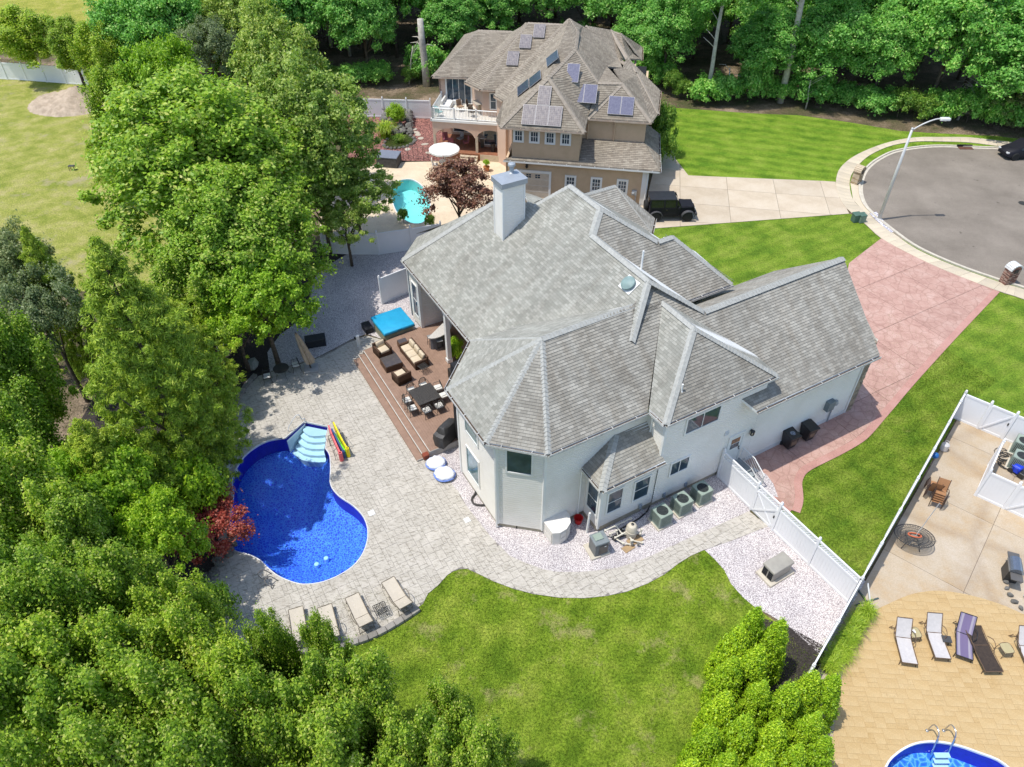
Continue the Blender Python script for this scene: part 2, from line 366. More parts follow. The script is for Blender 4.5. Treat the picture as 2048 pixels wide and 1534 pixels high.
sheet('mulch_bed', [(1577, 1253), (1650, 1293), (1650, 1330), (1600, 1420), (1540, 1440), (1490, 1300), (1520, 1235)], .018, M_mulch)
sheet('mulch_bed', [(540, 744), (517, 753), (398, 889), (372, 1000), (430, 1060), (455, 1100), (430, 1200), (300, 1250), (60, 1000), (250, 700), (430, 560), (640, 500), (720, 490), (690, 520), (640, 545), (625, 570), (600, 645), (535, 705)], .011, M_mulch)

# ------------------------------------------------------------ tiled and slabbed surfaces
def field(name, outer, holes, m, base_m, frame, cell, sizes, gap, z0, z1, child='tile', maxn=290, near=(1024, 1000), minarea=.02, zb=None):
    """a paved surface: base sheet plus one raised piece per tile; the largest-looking pieces are objects"""
    org, ex, ey = frame
    loc = lambda p: ((Vector((p[0], p[1], 0)) - org).dot(ex), (Vector((p[0], p[1], 0)) - org).dot(ey))
    P = [loc(p) for p in outer]
    if area(P) < 0: P = P[::-1]
    ring = list(P); HS = []
    for h in holes:
        H = [loc(p) for p in h]
        HS.append(H if area(H) > 0 else H[::-1])
    base = sheet(name, None, z0, base_m, [[Vector((q[0], q[1], 0)) for q in h] for h in holes], world=outer)
    x0, x1 = min(p[0] for p in P), max(p[0] for p in P); y0, y1 = min(p[1] for p in P), max(p[1] for p in P)
    nx, ny = int((x1 - x0) / cell) + 2, int((y1 - y0) / cell) + 2
    used = np.zeros((nx + 8, ny + 8), bool); rnd = random.Random(5); out = []
    for j in range(ny):
        for i in range(nx):
            if used[i, j]: continue
            opts = [s for s in sizes if not used[i:i + s[0], j:j + s[1]].any()] or [(1, 1)]
            a, b = rnd.choice(opts)
            used[i:i + a, j:j + b] = True
            X0, X1 = x0 + i * cell + gap, x0 + (i + a) * cell - gap; Y0, Y1 = y0 + j * cell + gap, y0 + (j + b) * cell - gap
            q = ring
            for n_, d_ in (((-1, 0), -X0), ((1, 0), X1), ((0, -1), -Y0), ((0, 1), Y1)):
                q = clip(q, n_, d_)
                if len(q) < 3: break
            cx, cy = (X0 + X1) / 2, (Y0 + Y1) / 2; rad = .75 * math.hypot(X1 - X0, Y1 - Y0)
            for H in HS:                     # trim tiles that reach over the hole along its nearest edge
                if len(q) < 3: break
                best = None
                for e in range(len(H)):
                    a_, b_ = H[e], H[(e + 1) % len(H)]; dx, dy = b_[0] - a_[0], b_[1] - a_[1]; L2 = dx * dx + dy * dy
                    if L2 < 1e-9: continue
                    t = max(0, min(1, ((cx - a_[0]) * dx + (cy - a_[1]) * dy) / L2)); dd = math.hypot(a_[0] + dx * t - cx, a_[1] + dy * t - cy)
                    if best is None or dd < best[0]: best = (dd, a_, dx / L2 ** .5, dy / L2 ** .5)
                if best[0] < rad: 
                    n_ = (-best[3], best[2]); q = clip(q, n_, n_[0] * best[1][0] + n_[1] * best[1][1])
                elif inside(H, np.array([cx]), np.array([cy]))[0]: q = []
            if len(q) < 3 or abs(area(q)) < minarea: continue
            clean = [q[0]]
            for p in q[1:]:
                if (p[0] - clean[-1][0]) ** 2 + (p[1] - clean[-1][1]) ** 2 > 1e-6: clean.append(p)
            if len(clean) < 3: continue
            c = (sum(p[0] for p in clean) / len(clean), sum(p[1] for p in clean) / len(clean))
            wc = org + ex * c[0] + ey * c[1]
            vis = abs(area(clean)) / max(100, (wc.y ** 2 + CAMH ** 2 + wc.x ** 2)) * (1 if wc.y > 8 else .1)
            out.append((vis, clean, wc))
    out.sort(key=lambda t: -t[0]); rest = MB(); cache = {}
    for k, (vis, c, wc) in enumerate(out):
        h = z1 + rnd.uniform(-.0015, .0015); wp = [org + ex * p[0] + ey * p[1] for p in c]
        if k < maxn:
            rect = len(c) == 4 
            key = (round(abs(area(c)), 3), round(abs(c[0][0] - c[2][0]), 3)) if rect else None
            if key and key in cache: me = cache[key]
            else:
                a = MB(); a.prism([(p - wc) for p in wp], z0 - z1, 0); me = a.mesh(child, m)
                if key: cache[key] = me
            o = bpy.data.objects.new(child, me); COL.objects.link(o); o.parent = base; o.location = (wc.x, wc.y, h)
        else: rest.prism(wp, z0, h)
    if rest.v: rest.build(child, m, base, kind='stuff')
    return base
FU = (HO, HU, HV)
SZ = [(2, 2), (3, 2), (2, 3), (3, 3), (2, 2), (2, 1), (1, 2), (4, 3)]
field('patio', G(PATIO_PX), [POOL], M_tile, M_grout, FU, .2, SZ, .006, .022, .042, 'stone_tile')
RED_PX = [(1762, 477.6), (1811, 505), (1884, 539.7), (1986.6, 580), (1900, 670), (1817, 760), (1775, 808.9), (1755, 831.7), (1732.5, 857.8), (1713, 875.7), (1677, 896.9), (1641, 914.9), (1612, 929.5), (1595.6, 942.6), (1587.5, 962), (1589, 985), (1589, 1001), (1583, 1021), (1560, 1006), (1553, 994.7), (1543, 968.6), (1530.4, 952), (1500, 960), (1440, 930), (1600, 840), (1660, 700), (1698, 527)]
red = field('driveway', G(RED_PX), [], M_red, M_joint, FU, 1.0, [(4, 4)], .012, .03, .05, 'slab', 60)
def ribbon(mb, pts, w0, w1, z0, z1):
    """band between offsets w0 and w1 (to the left of travel) along a line, z0 bottom to z1 top"""
    n = len(pts); A, B = [], []
    for i in range(n):
        t = (pts[min(i + 1, n - 1)] - pts[max(i - 1, 0)]); t.z = 0; t.normalize(); nrm = Vector((-t.y, t.x, 0))
        A.append(pts[i] + nrm * w0); B.append(pts[i] + nrm * w1)
    vs = []
    for a_, b_ in zip(A, B): vs += [(a_.x, a_.y, z0), (a_.x, a_.y, z1), (b_.x, b_.y, z1), (b_.x, b_.y, z0)]
    fs = []
    for i in range(n - 1):
        k, j = i * 4, i * 4 + 4
        for e in range(3): fs.append((k + e, j + e, j + e + 1, k + e + 1))
    fs += [(0, 1, 2, 3), (n * 4 - 1, n * 4 - 2, n * 4 - 3, n * 4 - 4)]
    mb.add(vs, fs); return mb
a = MB(); ribbon(a, cat_curve(G(RED_PX[3:18]), 3), 0, .42, .03, .056); a.build('border', M_redb, red)
a = MB(); ribbon(a, cat_curve(G(RED_PX[17:22][::1]), 3), 0, .3, .03, .056); a.build('border', M_redb, red)
FN = (NO, NU, NV)
field('neighbour_driveway', G([(1351, 318.8), (1376.7, 351.6), (1500, 357), (1670.7, 363.7), (1672, 373.6), (1678, 395.5), (1692.6, 417.4), (1698, 428), (1500, 443), (1307, 457.6), (1230, 470), (1160, 430), (1290, 411), (1310, 330), (1330, 270), (1345, 290)]), [], M_conc, M_joint, FN, 1.0, [(4, 3)], .014, .03, .046, 'slab', 80)
OUT = [(2048, 288), (1994, 282), (1939, 275.7), (1884, 275), (1829.6, 275.7), (1782, 284), (1738, 298.7), (1701.8, 317), (1679.8, 337), (1672.5, 355.3), (1671.8, 373.6), (1678, 395.5), (1692.6, 417.4), (1731, 450), (1762, 477.6), (1811, 505), (1884, 539.7), (1986.6, 580), (2048, 600), (2140, 640)]
INN = [(2048, 300), (1994, 293), (1939, 286), (1884, 284), (1833, 284), (1785.8, 291.4), (1749, 306), (1725, 322.5), (1706, 345), (1699.5, 362), (1700, 380), (1706, 400), (1722, 418), (1758, 447), (1788, 468.5), (1834, 500), (1911, 534), (2001, 566), (2048, 580), (2140, 612)]
o_, i_ = cat_curve(G(OUT), 3), cat_curve(G(INN), 3)
a = MB(); a.poly([(p.x, p.y, .03) for p in o_ + i_[::-1]]); walk = struct('sidewalk', a, M_joint)
step = 1
for k in range(0, len(o_) - 1):
    p, q, r, s = o_[k], o_[k + 1], i_[k + 1], i_[k]; c = (p + q + r + s) / 4
    sh = lambda v_: c + (v_ - c) * .985
    a = MB(); a.prism([sh(v_) - c for v_ in (p, q, r, s)], -.03, 0); o = a.build('slab', M_walk, walk); o.location = (c.x, c.y, .062)
a = MB(); a.prism(G([(1700, 364), (1706, 400), (1722, 418), (1758, 446), (1788, 467), (1771, 450), (1745.5, 428), (1727, 406.4), (1721, 385), (1720, 360)]), .01, .045); struct('driveway_apron', a, M_walk)
CURB = [(2200, 345), (2100, 316), (2012, 299), (1957, 296), (1884, 293), (1833, 296), (1789, 304), (1760, 317), (1738, 333), (1725.5, 351.6), (1720, 379), (1727, 406.4), (1745.5, 428), (1791, 465), (1837, 496), (1913.5, 530.4), (2003, 562), (2048, 576), (2140, 608), (2250, 660)]
cc = cat_curve(G(CURB), 4)
a = MB(); a.poly([(p.x, p.y, .02) for p in cc] + [(75, 40, .02), (90, 75, .02)]); struct('road', a, M_asphalt)
a = MB(); ribbon(a, cc, -.0, -.16, 0, .13); ribbon(a, cc, .22, .0, 0, .035); struct('kerb', a, M_kerb)
sheet('gravel_bed', [(1738, 428), (1752, 425), (1768, 445), (1790, 463), (1782, 467), (1757, 447)], .075, M_lampgravel)
# right-hand neighbour: concrete court and yellow stamped terrace
ARC = [(1640, 1530), (1663, 1492), (1687, 1337), (1710, 1270), (1738, 1230), (1773, 1210), (1815.8, 1191.5), (1850, 1184), (1882.7, 1182.6), (1933.5, 1190), (1995, 1207.5), (2048, 1230), (2200, 1300), (2300, 1600), (2200, 1800), (1640, 1800)]
YF = (at(1882, 1183), (at(1700, 1333) - at(1975, 1347)).normalized(), Vector((0, 0, 0)))
YF = (YF[0], YF[1], Vector((-YF[1].y, YF[1].x, 0)))
CT = [W(0, -14.4), W(10.2, -10.42), W(25.05, -4.95), W(32, -22), W(14, -30)]
field('concrete_court', CT, [POOL3], M_rconc, M_joint, (W(10.2, -10.4), (W(25, -4.9) - W(10.2, -10.4)).normalized(), Vector((0, 0, 1)).cross((W(25, -4.9) - W(10.2, -10.4)).normalized())), 1.0, [(5, 4)], .01, .014, .03, 'slab', 40)
arc = G(ARC[:3]) + cat_curve(G(ARC[2:13]), 3)[1:-1] + G(ARC[12:])
field('yellow_terrace', arc, [POOL3], M_yellow, mat('ochre_joint', (.44, .30, .14), .95, (.39, .26, .12)), YF, .21, [(3, 1), (2, 1), (3, 2), (2, 2), (4, 2), (2, 1)], .004, .034, .043, 'stone_tile', 290)
# far neighbour's yard
sheet('neighbour_patio', [(640, 400), (700, 345), (770, 322), (870, 322), (1015, 322), (1030, 400), (880, 480), (640, 480)], .014, slab_mat('cream_concrete', (.68, .55, .39), (.58, .46, .33), (.74, .62, .46), .6, 15), [POOL2])
sheet('red_gravel_bed', [(700, 215), (865, 225), (900, 300), (880, 323), (770, 325), (700, 345), (690, 260)], .014, M_redgravel)

# ------------------------------------------------------------ loose stones and grass blades (real geometry)
def scatter(name, poly, n, m, r0, r1, z, kind='stone', parent=None, holes=()):
    P = [(p.x, p.y) for p in poly]; X0, X1 = min(p[0] for p in P), max(p[0] for p in P); Y0, Y1 = min(p[1] for p in P), max(p[1] for p in P)
    x = rng.uniform(X0, X1, n * 3); y = rng.uniform(Y0, Y1, n * 3); k = inside(P, x, y)
    for h in holes: k &= ~inside([(p.x, p.y) for p in h], x, y)
    x, y = x[k][:n], y[k][:n]; n = len(x)
    if kind == 'stone':
        r = rng.uniform(r0, r1, n); a = rng.uniform(0, 6.28, n); el_ = rng.uniform(.6, 1, n)
        base = np.array([(1, 0, 0), (0, 1, 0), (-1, 0, 0), (0, -1, 0), (0, 0, .8)])
        ca, sa = np.cos(a), np.sin(a); V = np.zeros((n, 5, 3))
        bx, by = base[:, 0][None] * r[:, None], base[:, 1][None] * (r * el_)[:, None]
        V[:, :, 0] = x[:, None] + bx * ca[:, None] - by * sa[:, None]; V[:, :, 1] = y[:, None] + bx * sa[:, None] + by * ca[:, None]
        V[:, :, 2] = z + base[:, 2][None] * (r * .8)[:, None]
        F = np.array([(0, 1, 4), (1, 2, 4), (2, 3, 4), (3, 0, 4)]); nv = 5
    else:
        h = rng.uniform(r0, r1, n); a = rng.uniform(0, 6.28, n); l = rng.uniform(.2, .9, n) * h; b = rng.uniform(0, 6.28, n); wd = h * .28
        V = np.zeros((n, 3, 3)); V[:, 0, 0] = x - np.cos(a) * wd; V[:, 0, 1] = y - np.sin(a) * wd; V[:, 1, 0] = x + np.cos(a) * wd; V[:, 1, 1] = y + np.sin(a) * wd
        V[:, 2, 0] = x + np.cos(b) * l; V[:, 2, 1] = y + np.sin(b) * l; V[:, 2, 2] = h; V[:, :, 2] += z
        F = np.array([(0, 1, 2)]); nv = 3
    fast_mesh(name, V.reshape(-1, 3), (F[None] + (np.arange(n) * nv)[:, None, None]).reshape(-1, 3), m)
    o = bpy.data.objects.new(name, bpy.data.meshes[LAST[0]]); COL.objects.link(o); o['kind'] = 'stuff'
    if parent: o.parent = parent
    return o
LAST = ['']
def fast_mesh(name, V, F, m, attr=None, smooth=False):
    me = bpy.data.meshes.new(name); k = F.shape[1]
    me.vertices.add(len(V)); me.vertices.foreach_set('co', V.astype(np.float32).ravel())
    me.loops.add(F.size); me.loops.foreach_set('vertex_index', F.astype(np.int32).ravel())
    me.polygons.add(len(F)); me.polygons.foreach_set('loop_start', np.arange(0, F.size, k, dtype=np.int32)); me.polygons.foreach_set('loop_total', np.full(len(F), k, np.int32))
    if attr is not None:
        at_ = me.attributes.new('leaf', 'FLOAT', 'FACE'); at_.data.foreach_set('value', attr.astype(np.float32))
    me.materials.append(m); me.update(calc_edges=True); LAST[0] = me.name
    if smooth: me.polygons.foreach_set('use_smooth', [True] * len(me.polygons))
    return me
def vis(px): return [at(x, min(y, 1560)) for x, y in px]
scatter('gravel', G(GA), 20000, M_gravel, .014, .034, .012); scatter('gravel', G(GB), 19000, M_gravel, .014, .034, .012); scatter('gravel', G(GC), 12000, M_gravel, .02, .05, .012)
scatter('grass', vis(BACK_PX), 110000, M_lawn, .03, .07, .008, 'grass')
scatter('grass', [W(10.4, -5), W(12, -3.5), W(20, -2.5), W(30, 4), W(30, -4), W(25, -4.8), W(10.4, -10.2)], 60000, M_lawn2, .03, .07, .008, 'grass')
# ------------------------------------------------------------ building materials
def shingle_mat(name, c1, c2, mor, bw=.30, rh=.145, streak=(.82, .80, .78), warm=None):
    m = NT(name).set(.9, .2); tc = m.n('TexCoord'); br = m.n('TexBrick'); br.offset = .43; br.squash = 1
    m.l(tc.outputs['UV'], br.inputs['Vector']); br.inputs['Scale'].default_value = 1; br.inputs['Brick Width'].default_value = bw
    br.inputs['Row Height'].default_value = rh; br.inputs['Mortar Size'].default_value = .006; br.inputs['Mortar Smooth'].default_value = .3
    br.inputs['Color1'].default_value = (*c1, 1); br.inputs['Color2'].default_value = (*c2, 1); br.inputs['Mortar'].default_value = (*mor, 1); br.inputs['Bias'].default_value = .1
    v = m.coord(); mp = m.n('Mapping'); mp.inputs['Scale'].default_value = (.9, .16, 1); m.l(tc.outputs['UV'], mp.inputs[0])
    st = m.ramp(m.noise(mp.outputs[0], 1.6, 6, .7), [(.34, streak), (.58, (1, 1, 1)), (.75, (1.06, 1.06, 1.05))])
    big = m.ramp(m.noise(v, .22, 4, .6), [(.35, (.86, .86, .85)), (.65, (1.08, 1.08, 1.07))])
    fi = m.ramp(m.noise(v, 45, 3, .7), [(.3, (.82, .82, .82)), (.7, (1.12, 1.12, 1.12))])
    blot = m.ramp(m.noise(v, 5, 5, .7), [(.35, (.95, .95, .94)), (.65, (1.03, 1.03, 1.03))])
    o = m.mix(1.0, m.mix(1.0, m.mix(1.0, m.mix(1.0, br.outputs[0], st, 'MULTIPLY'), big, 'MULTIPLY'), fi, 'MULTIPLY'), blot, 'MULTIPLY')
    m.col(o); m.bump(m.noise(v, 60, 2), .4, .01); return m.m
M_shw = shingle_mat('grey_shingle', (.43, .425, .38), (.295, .295, .26), (.21, .205, .185))
M_shs = shingle_mat('weathered_grey_shingle', (.42, .40, .35), (.29, .275, .24), (.17, .165, .155), streak=(.80, .765, .73))
M_cap = mat('pale_ridge_shingle', (.43, .43, .395), .9, (.32, .32, .295), 7, bump=.4)
M_sht = shingle_mat('brown_shingle', (.37, .325, .26), (.255, .22, .175), (.12, .10, .08), .33, .2, streak=(.85, .82, .8))
M_capt = mat('brown_ridge_shingle', (.36, .31, .25), .9, (.27, .23, .18), 4)
def siding_mat(name, c, dirt=(.93, .92, .9)):
    m = NT(name).set(.55, .35); v = m.coord(); f = m.ramp(m.noise(v, .6, 5, .6), [(.35, dirt), (.6, (1, 1, 1))])
    m.col(m.mix(1.0, c, f, 'MULTIPLY')); return m.m
M_siding = siding_mat('white_vinyl_siding', (.83, .80, .735))
M_trim = siding_mat('white_trim', (.80, .80, .77))
M_trimg = siding_mat('grey_white_trim', (.66, .67, .66))
M_found = mat('concrete_foundation', (.42, .38, .29), .9, (.3, .27, .21), 4)
def glass_mat(name, c, r=.04, spec=.6):
    m = NT(name).set(r, spec); v = m.coord(); m.col(m.ramp(m.noise(v, 1.2, 3), [(.35, tuple(q * .55 for q in c)), (.65, c)])); return m.m
M_glass = glass_mat('window_glass', (.05, .085, .12)); M_glasst = glass_mat('teal_window_glass', (.16, .28, .30), .05, .8)
M_black = mat('black_metal', (.025, .025, .027), .45, (.015, .015, .016), 5, spec=.5)
M_darkin = mat('dark_interior', (.02, .02, .022), .9)
M_capm = mat('painted_chimney_metal', (.40, .43, .46), .45, (.34, .37, .40), 2, metal=.3)
M_stone = mat('stone_veneer', (.33, .27, .20), .9, (.2, .165, .13), 6)
M_stone2 = mat('tan_stone_veneer', (.42, .34, .24), .9, (.3, .25, .19), 6)
M_steel = mat('brushed_steel', (.6, .6, .6), .3, (.5, .5, .5), 9, metal=.9)
M_vent = mat('green_roof_vent', (.24, .33, .31), .5, (.18, .25, .24), 3)
M_gutter = mat('white_gutter', (.72, .71, .68), .5, (.5, .48, .44), 5)
M_gutterin = mat('dark_gutter_strip', (.12, .09, .06), .95, (.05, .04, .03), 8)

house = thing('white_house', 'large white sided house with grey shingle hip roofs and tall white chimney', 'house', (HO.x, HO.y, 0), TH)

def plane_frame(P):
    n = Vector((0, 0, 0))
    for i in range(len(P)): a, b = P[i], P[(i + 1) % len(P)]; n += a.cross(b)
    n.normalize(); n = -n if n.z < 0 else n
    al = Vector((0, 0, 1)).cross(n)
    al = al.normalized() if al.length > 1e-6 else Vector((1, 0, 0))
    return n, al, n.cross(al)       # n, along eave, up slope
def shingles(mb, P, ex=.145, lift=.022):
    """courses laid one by one: each band stands proud at its butt edge"""
    P = [Vector(p) for p in P]; n, al, up = plane_frame(P); O_ = sum(P, Vector()) / len(P)
    k = up.z; q = [(p.dot(al), (p - O_).dot(up) + O_.z / max(.05, k)) for p in P]
    if area(q) < 0: q = q[::-1]
    t0 = math.floor(min(p[1] for p in q) / ex) * ex; t1 = max(p[1] for p in q)
    sbase = O_ - al * O_.dot(al); off = O_.z / max(.05, k)
    to3 = lambda s, t, h: al * s + (O_ - al * O_.dot(al)) + up * (t - off) + n * h
    t = t0
    while t < t1:
        b = clip(clip(q, (0, -1), -t), (0, 1), t + ex)
        if len(b) >= 3 and abs(area(b)) > 1e-4:
            vs = [to3(s, tt, .004 + lift * (1 - (tt - t) / ex)) for s, tt in b]
            mb.add(vs, [tuple(range(len(vs)))], [[(s, tt) for s, tt in b]])
            lo = [s for s, tt in b if tt < t + 1e-4]
            if len(lo) >= 2:
                a_, c_ = min(lo), max(lo)
                mb.add([to3(a_, t, .0), to3(c_, t, .0), to3(c_, t, .004 + lift), to3(a_, t, .004 + lift)], [(0, 1, 2, 3)], [[(a_, t)] * 4])
        t += ex
def deck(mb, P, th=.14):
    P = [Vector(p) for p in P]; n, al, up = plane_frame(P)
    if (P[1] - P[0]).cross(P[2] - P[1]).dot(n) < 0 and len(P) == 3: P = P[::-1]
    tr = tessellate_polygon([P]); m = len(P); low = [p - Vector((0, 0, th)) for p in P]
    mb.add(P + low, [tuple(t) for t in tr] + [tuple(i + m for i in t[::-1]) for t in tr] + [(i, (i + 1) % m, m + (i + 1) % m, m + i) for i in range(m)])
def roof(P, m, parent=house, cut=None, th=.14, label=None, ex=.145):
    a = MB(); deck(a, P, th); r = a.build('roof', M_trim, parent, label=label); a = MB()
    for Q in (cut or [P]): shingles(a, Q, ex)
    a.build('shingles', m, r, kind='stuff'); return r
def caps(pts, parent, m=M_cap, wd=.26, step=.2, name='ridge_cap'):
    """overlapping cap shingles bent over a hip or ridge"""
    a = MB()
    for A, B in zip(pts[:-1], pts[1:]):
        A, B = Vector(A), Vector(B); d = B - A; L = d.length; d.normalize(); sd_ = d.cross(Vector((0, 0, 1))).normalized(); upn = sd_.cross(d)
        k = 0
        while k * step < L - .02:
            p = A + d * k * step; q = A + d * min(L, (k + 1) * step + .04); dr = .10
            for s_ in (-1, 1):
                o1, o2 = sd_ * s_ * wd, Vector((0, 0, -dr))
                vs = [p + upn * .075, q + upn * .045, q + upn * .03 + o1 + o2, p + upn * .06 + o1 + o2]
                a.add(vs, [(0, 1, 2, 3)] if s_ < 0 else [(3, 2, 1, 0)])
                a.add([p + upn * .075, p + upn * .06 + o1 + o2, p + upn * .02 + o1 + o2, p + upn * .03], [(0, 1, 2, 3)])
            k += 1
    return a.build(name, m, parent, kind='stuff')
def gutter(A, B, out, parent=house, m=None, w_=.13):
    """open trough along an eave; out = horizontal direction away from the wall"""
    A, B, out = Vector(A), Vector(B), Vector(out).normalized(); a = MB(); d = (B - A).normalized(); z = Vector((0, 0, 1))
    for o0, o1, z0, z1 in ((w_ - .015, w_, -.13, .0), (0, w_, -.135, -.12)):
        vs = [p + out * o + z * h for p in (A, B) for o, h in ((o0, z0), (o1, z0), (o1, z1), (o0, z1))]
        a.add(vs, [(0, 1, 5, 4), (1, 2, 6, 5), (2, 3, 7, 6), (3, 0, 4, 7), (0, 3, 2, 1), (4, 5, 6, 7)])
    L = (B - A).length; n = max(1, int(L / 1.1))
    for i in range(n): p = A + d * (L * (i + .5) / n); a.box(p + out * w_ * .5 + z * .005, (.03, w_, .02), rz=math.atan2(d.y, d.x))
    g_ = a.build('gutter', m or M_gutter, parent)
    b = MB(); vs = [p + out * o + z * -.07 for p in (A, B) for o in (.005, w_ - .02)]; b.add(vs, [(0, 1, 3, 2)]); b.build('gutter_strip', M_gutterin, g_)  # dark brown strip laid along the inside of the trough
    return g_
def wall(A, B, z0, zt, parent=house, m=M_siding, name='wall', band=.15, zt2=None, lift=.014, notch=None):
    lift = .022
    """clapboard wall from A to B (outside on the right of travel), each board lapped over the one below"""
    A, B = Vector((A[0], A[1], 0)), Vector((B[0], B[1], 0)); d = (B - A); L = d.length; d.normalize(); out = Vector((d.y, -d.x, 0))
    poly = [(0, z0), (L, z0), (L, zt2 if zt2 is not None else zt), (0, zt)]
    a = MB(); z = z0
    while z < max(zt, zt2 or 0):
        q = clip(clip(poly, (0, -1), -z), (0, 1), z + band)
        if len(q) >= 3:
            for q2, f_ in ((clip(q, (0, 1), z + band * .74), lambda h: 1), (clip(q, (0, -1), -(z + band * .74)), lambda h: 1 - (h - z - band * .74) / (band * .26))):
                if len(q2) >= 3: a.add([A + d * s + Vector((0, 0, h)) + out * lift * f_(h) for s, h in q2], [tuple(range(len(q2)))])
            lo = [s for s, h in q if h < z + 1e-5]
            if len(lo) > 1: a.add([A + d * min(lo) + Vector((0, 0, z)), A + d * max(lo) + Vector((0, 0, z)), A + d * max(lo) + Vector((0, 0, z)) + out * lift, A + d * min(lo) + Vector((0, 0, z)) + out * lift], [(0, 1, 2, 3)])
        z += band
    return a.build(name, m, parent)
def corner(p, z0, z1, parent=house, w_=.14, m=None):
    a = MB(); a.box((p[0], p[1], (z0 + z1) / 2), (w_, w_, z1 - z0)); return a.build('corner_board', m or M_trim, parent)
def onwall(A, B):
    """frame of a vertical wall: s along, h up, o outward"""
    A, B = Vector((A[0], A[1], 0)), Vector((B[0], B[1], 0)); d = (B - A).normalized(); out = Vector((d.y, -d.x, 0))
    return lambda s, h, o=0: A + d * s + Vector((0, 0, h)) + out * o
def wbox(mb, F, s0, s1, h0, h1, o0, o1):
    vs = [F(s, h, o) for o in (o0, o1) for h in (h0, h1) for s in (s0, s1)]
    mb.add(vs, [(0, 1, 3, 2), (4, 6, 7, 5), (0, 4, 5, 1), (2, 3, 7, 6), (1, 5, 7, 3), (0, 2, 6, 4)])
def window(F, s0, s1, h0, h1, parent=house, cols=1, rows=1, fw=.09, m=M_trim, gm=None, label=None, mun=.04, sash=None):
    a = MB(); wbox(a, F, s0 - fw, s1 + fw, h0 - fw, h0, .0, .07); wbox(a, F, s0 - fw, s1 + fw, h1, h1 + fw, .0, .07)
    wbox(a, F, s0 - fw, s0, h0, h1, .0, .07); wbox(a, F, s1, s1 + fw, h0, h1, .0, .07)
    wd = a.build('window', m, parent, label=label)
    for i in range(cols):
        for j in range(rows):
            x0, x1 = s0 + (s1 - s0) * i / cols, s0 + (s1 - s0) * (i + 1) / cols; y0, y1 = h0 + (h1 - h0) * j / rows, h0 + (h1 - h0) * (j + 1) / rows
            b = MB(); wbox(b, F, x0 + (mun / 2 if i else 0), x1 - (mun / 2 if i < cols - 1 else 0), y0 + (mun / 2 if j else 0), y1 - (mun / 2 if j < rows - 1 else 0), .0, .036); b.build('pane', gm or M_glass, wd)
    b = MB()
    for i in range(1, cols): x = s0 + (s1 - s0) * i / cols; wbox(b, F, x - mun / 2, x + mun / 2, h0, h1, .0, .055)
    for j in range(1, rows): y = h0 + (h1 - h0) * j / rows; wbox(b, F, s0, s1, y - mun / 2, y + mun / 2, .0, .053)
    if b.v: b.build('sash_bar', sash or m, wd)
    return wd
def downspout(pts, parent=house, r=.05, m=M_trim):
    a = MB(); a.tube(pts, r, 4); return a.build('downspout', m, parent)

# ------------------------------------------------------------ the white house (u along the front, v away)
m1 = .727; m2 = .725
zP1 = lambda u: 4.7 + m1 * (u - 1.4)
zP4 = lambda v: 6.1 + m2 * (v + .35)
P1 = [(1.4, 19.3, 4.7), (1.4, 9.7, 4.7), (7.25, 3.7, 8.95), (6.18, 2.3, zP1(6.18)), (8.35, 4.15, 9.75), (8.35, 9.0, 9.75), (9.45, 9.97, 10.55), (9.45, 12.97, 10.55), (7.75, 13.96, 9.31), (7.65, 14.5, 9.24), (6.61, 16.76, 8.49)]
def PP(u, v): return (u, v, zP1(u))
def P4p(u, v): return (u, v, zP4(v))
# west slope, in convex pieces so that every course runs through
cutP1 = [[PP(1.4, 19.3), PP(1.4, 9.7), PP(6.61, 4.25), PP(6.61, 16.76)],
         [PP(6.61, 16.76), PP(6.61, 4.25), PP(7.25, 3.7), PP(8.35, 4.15), PP(8.35, 9.0), PP(7.65, 14.5)],
         [PP(7.25, 3.7), PP(6.18, 2.3), PP(8.35, 4.15)],
         [PP(7.65, 14.5), PP(8.35, 9.0), PP(9.45, 9.97), PP(9.45, 12.97), PP(7.75, 13.96)]]
rP1 = roof([PP(1.4, 19.3), PP(1.4, 9.7), PP(7.25, 3.7), PP(6.18, 2.3), PP(8.35, 4.15), PP(8.35, 9.0), PP(9.45, 9.97), PP(9.45, 12.97), PP(7.75, 13.96), PP(7.65, 14.5), PP(6.61, 16.76)], M_shw, cut=cutP1)
# north-west clipped end and the lower north roof behind the chimney
roof([(1.4, 19.3, 4.7), (6.61, 16.76, 8.49), (3.3, 21.3, 4.7)], M_shw)
roof([(6.61, 16.76, 8.49), (7.65, 14.5, 9.24), (8.8, 18.0, 7.2), (7.0, 21.4, 4.7), (3.3, 21.3, 4.7)], M_shw)
ca, cb, ccc = uv(1049, 385, 8.0), uv(1070, 391.6, 8.0), uv(1086, 398, 8.1)
roof([(7.65, 14.5, 9.22), (7.75, 13.96, 9.29), tuple(ccc), tuple(cb), tuple(ca)], M_shw)
roof([(9.45, 12.97, 10.55), (7.75, 13.96, 9.29), tuple(ccc), (11.5, 15.5, 8.5)], M_shw)
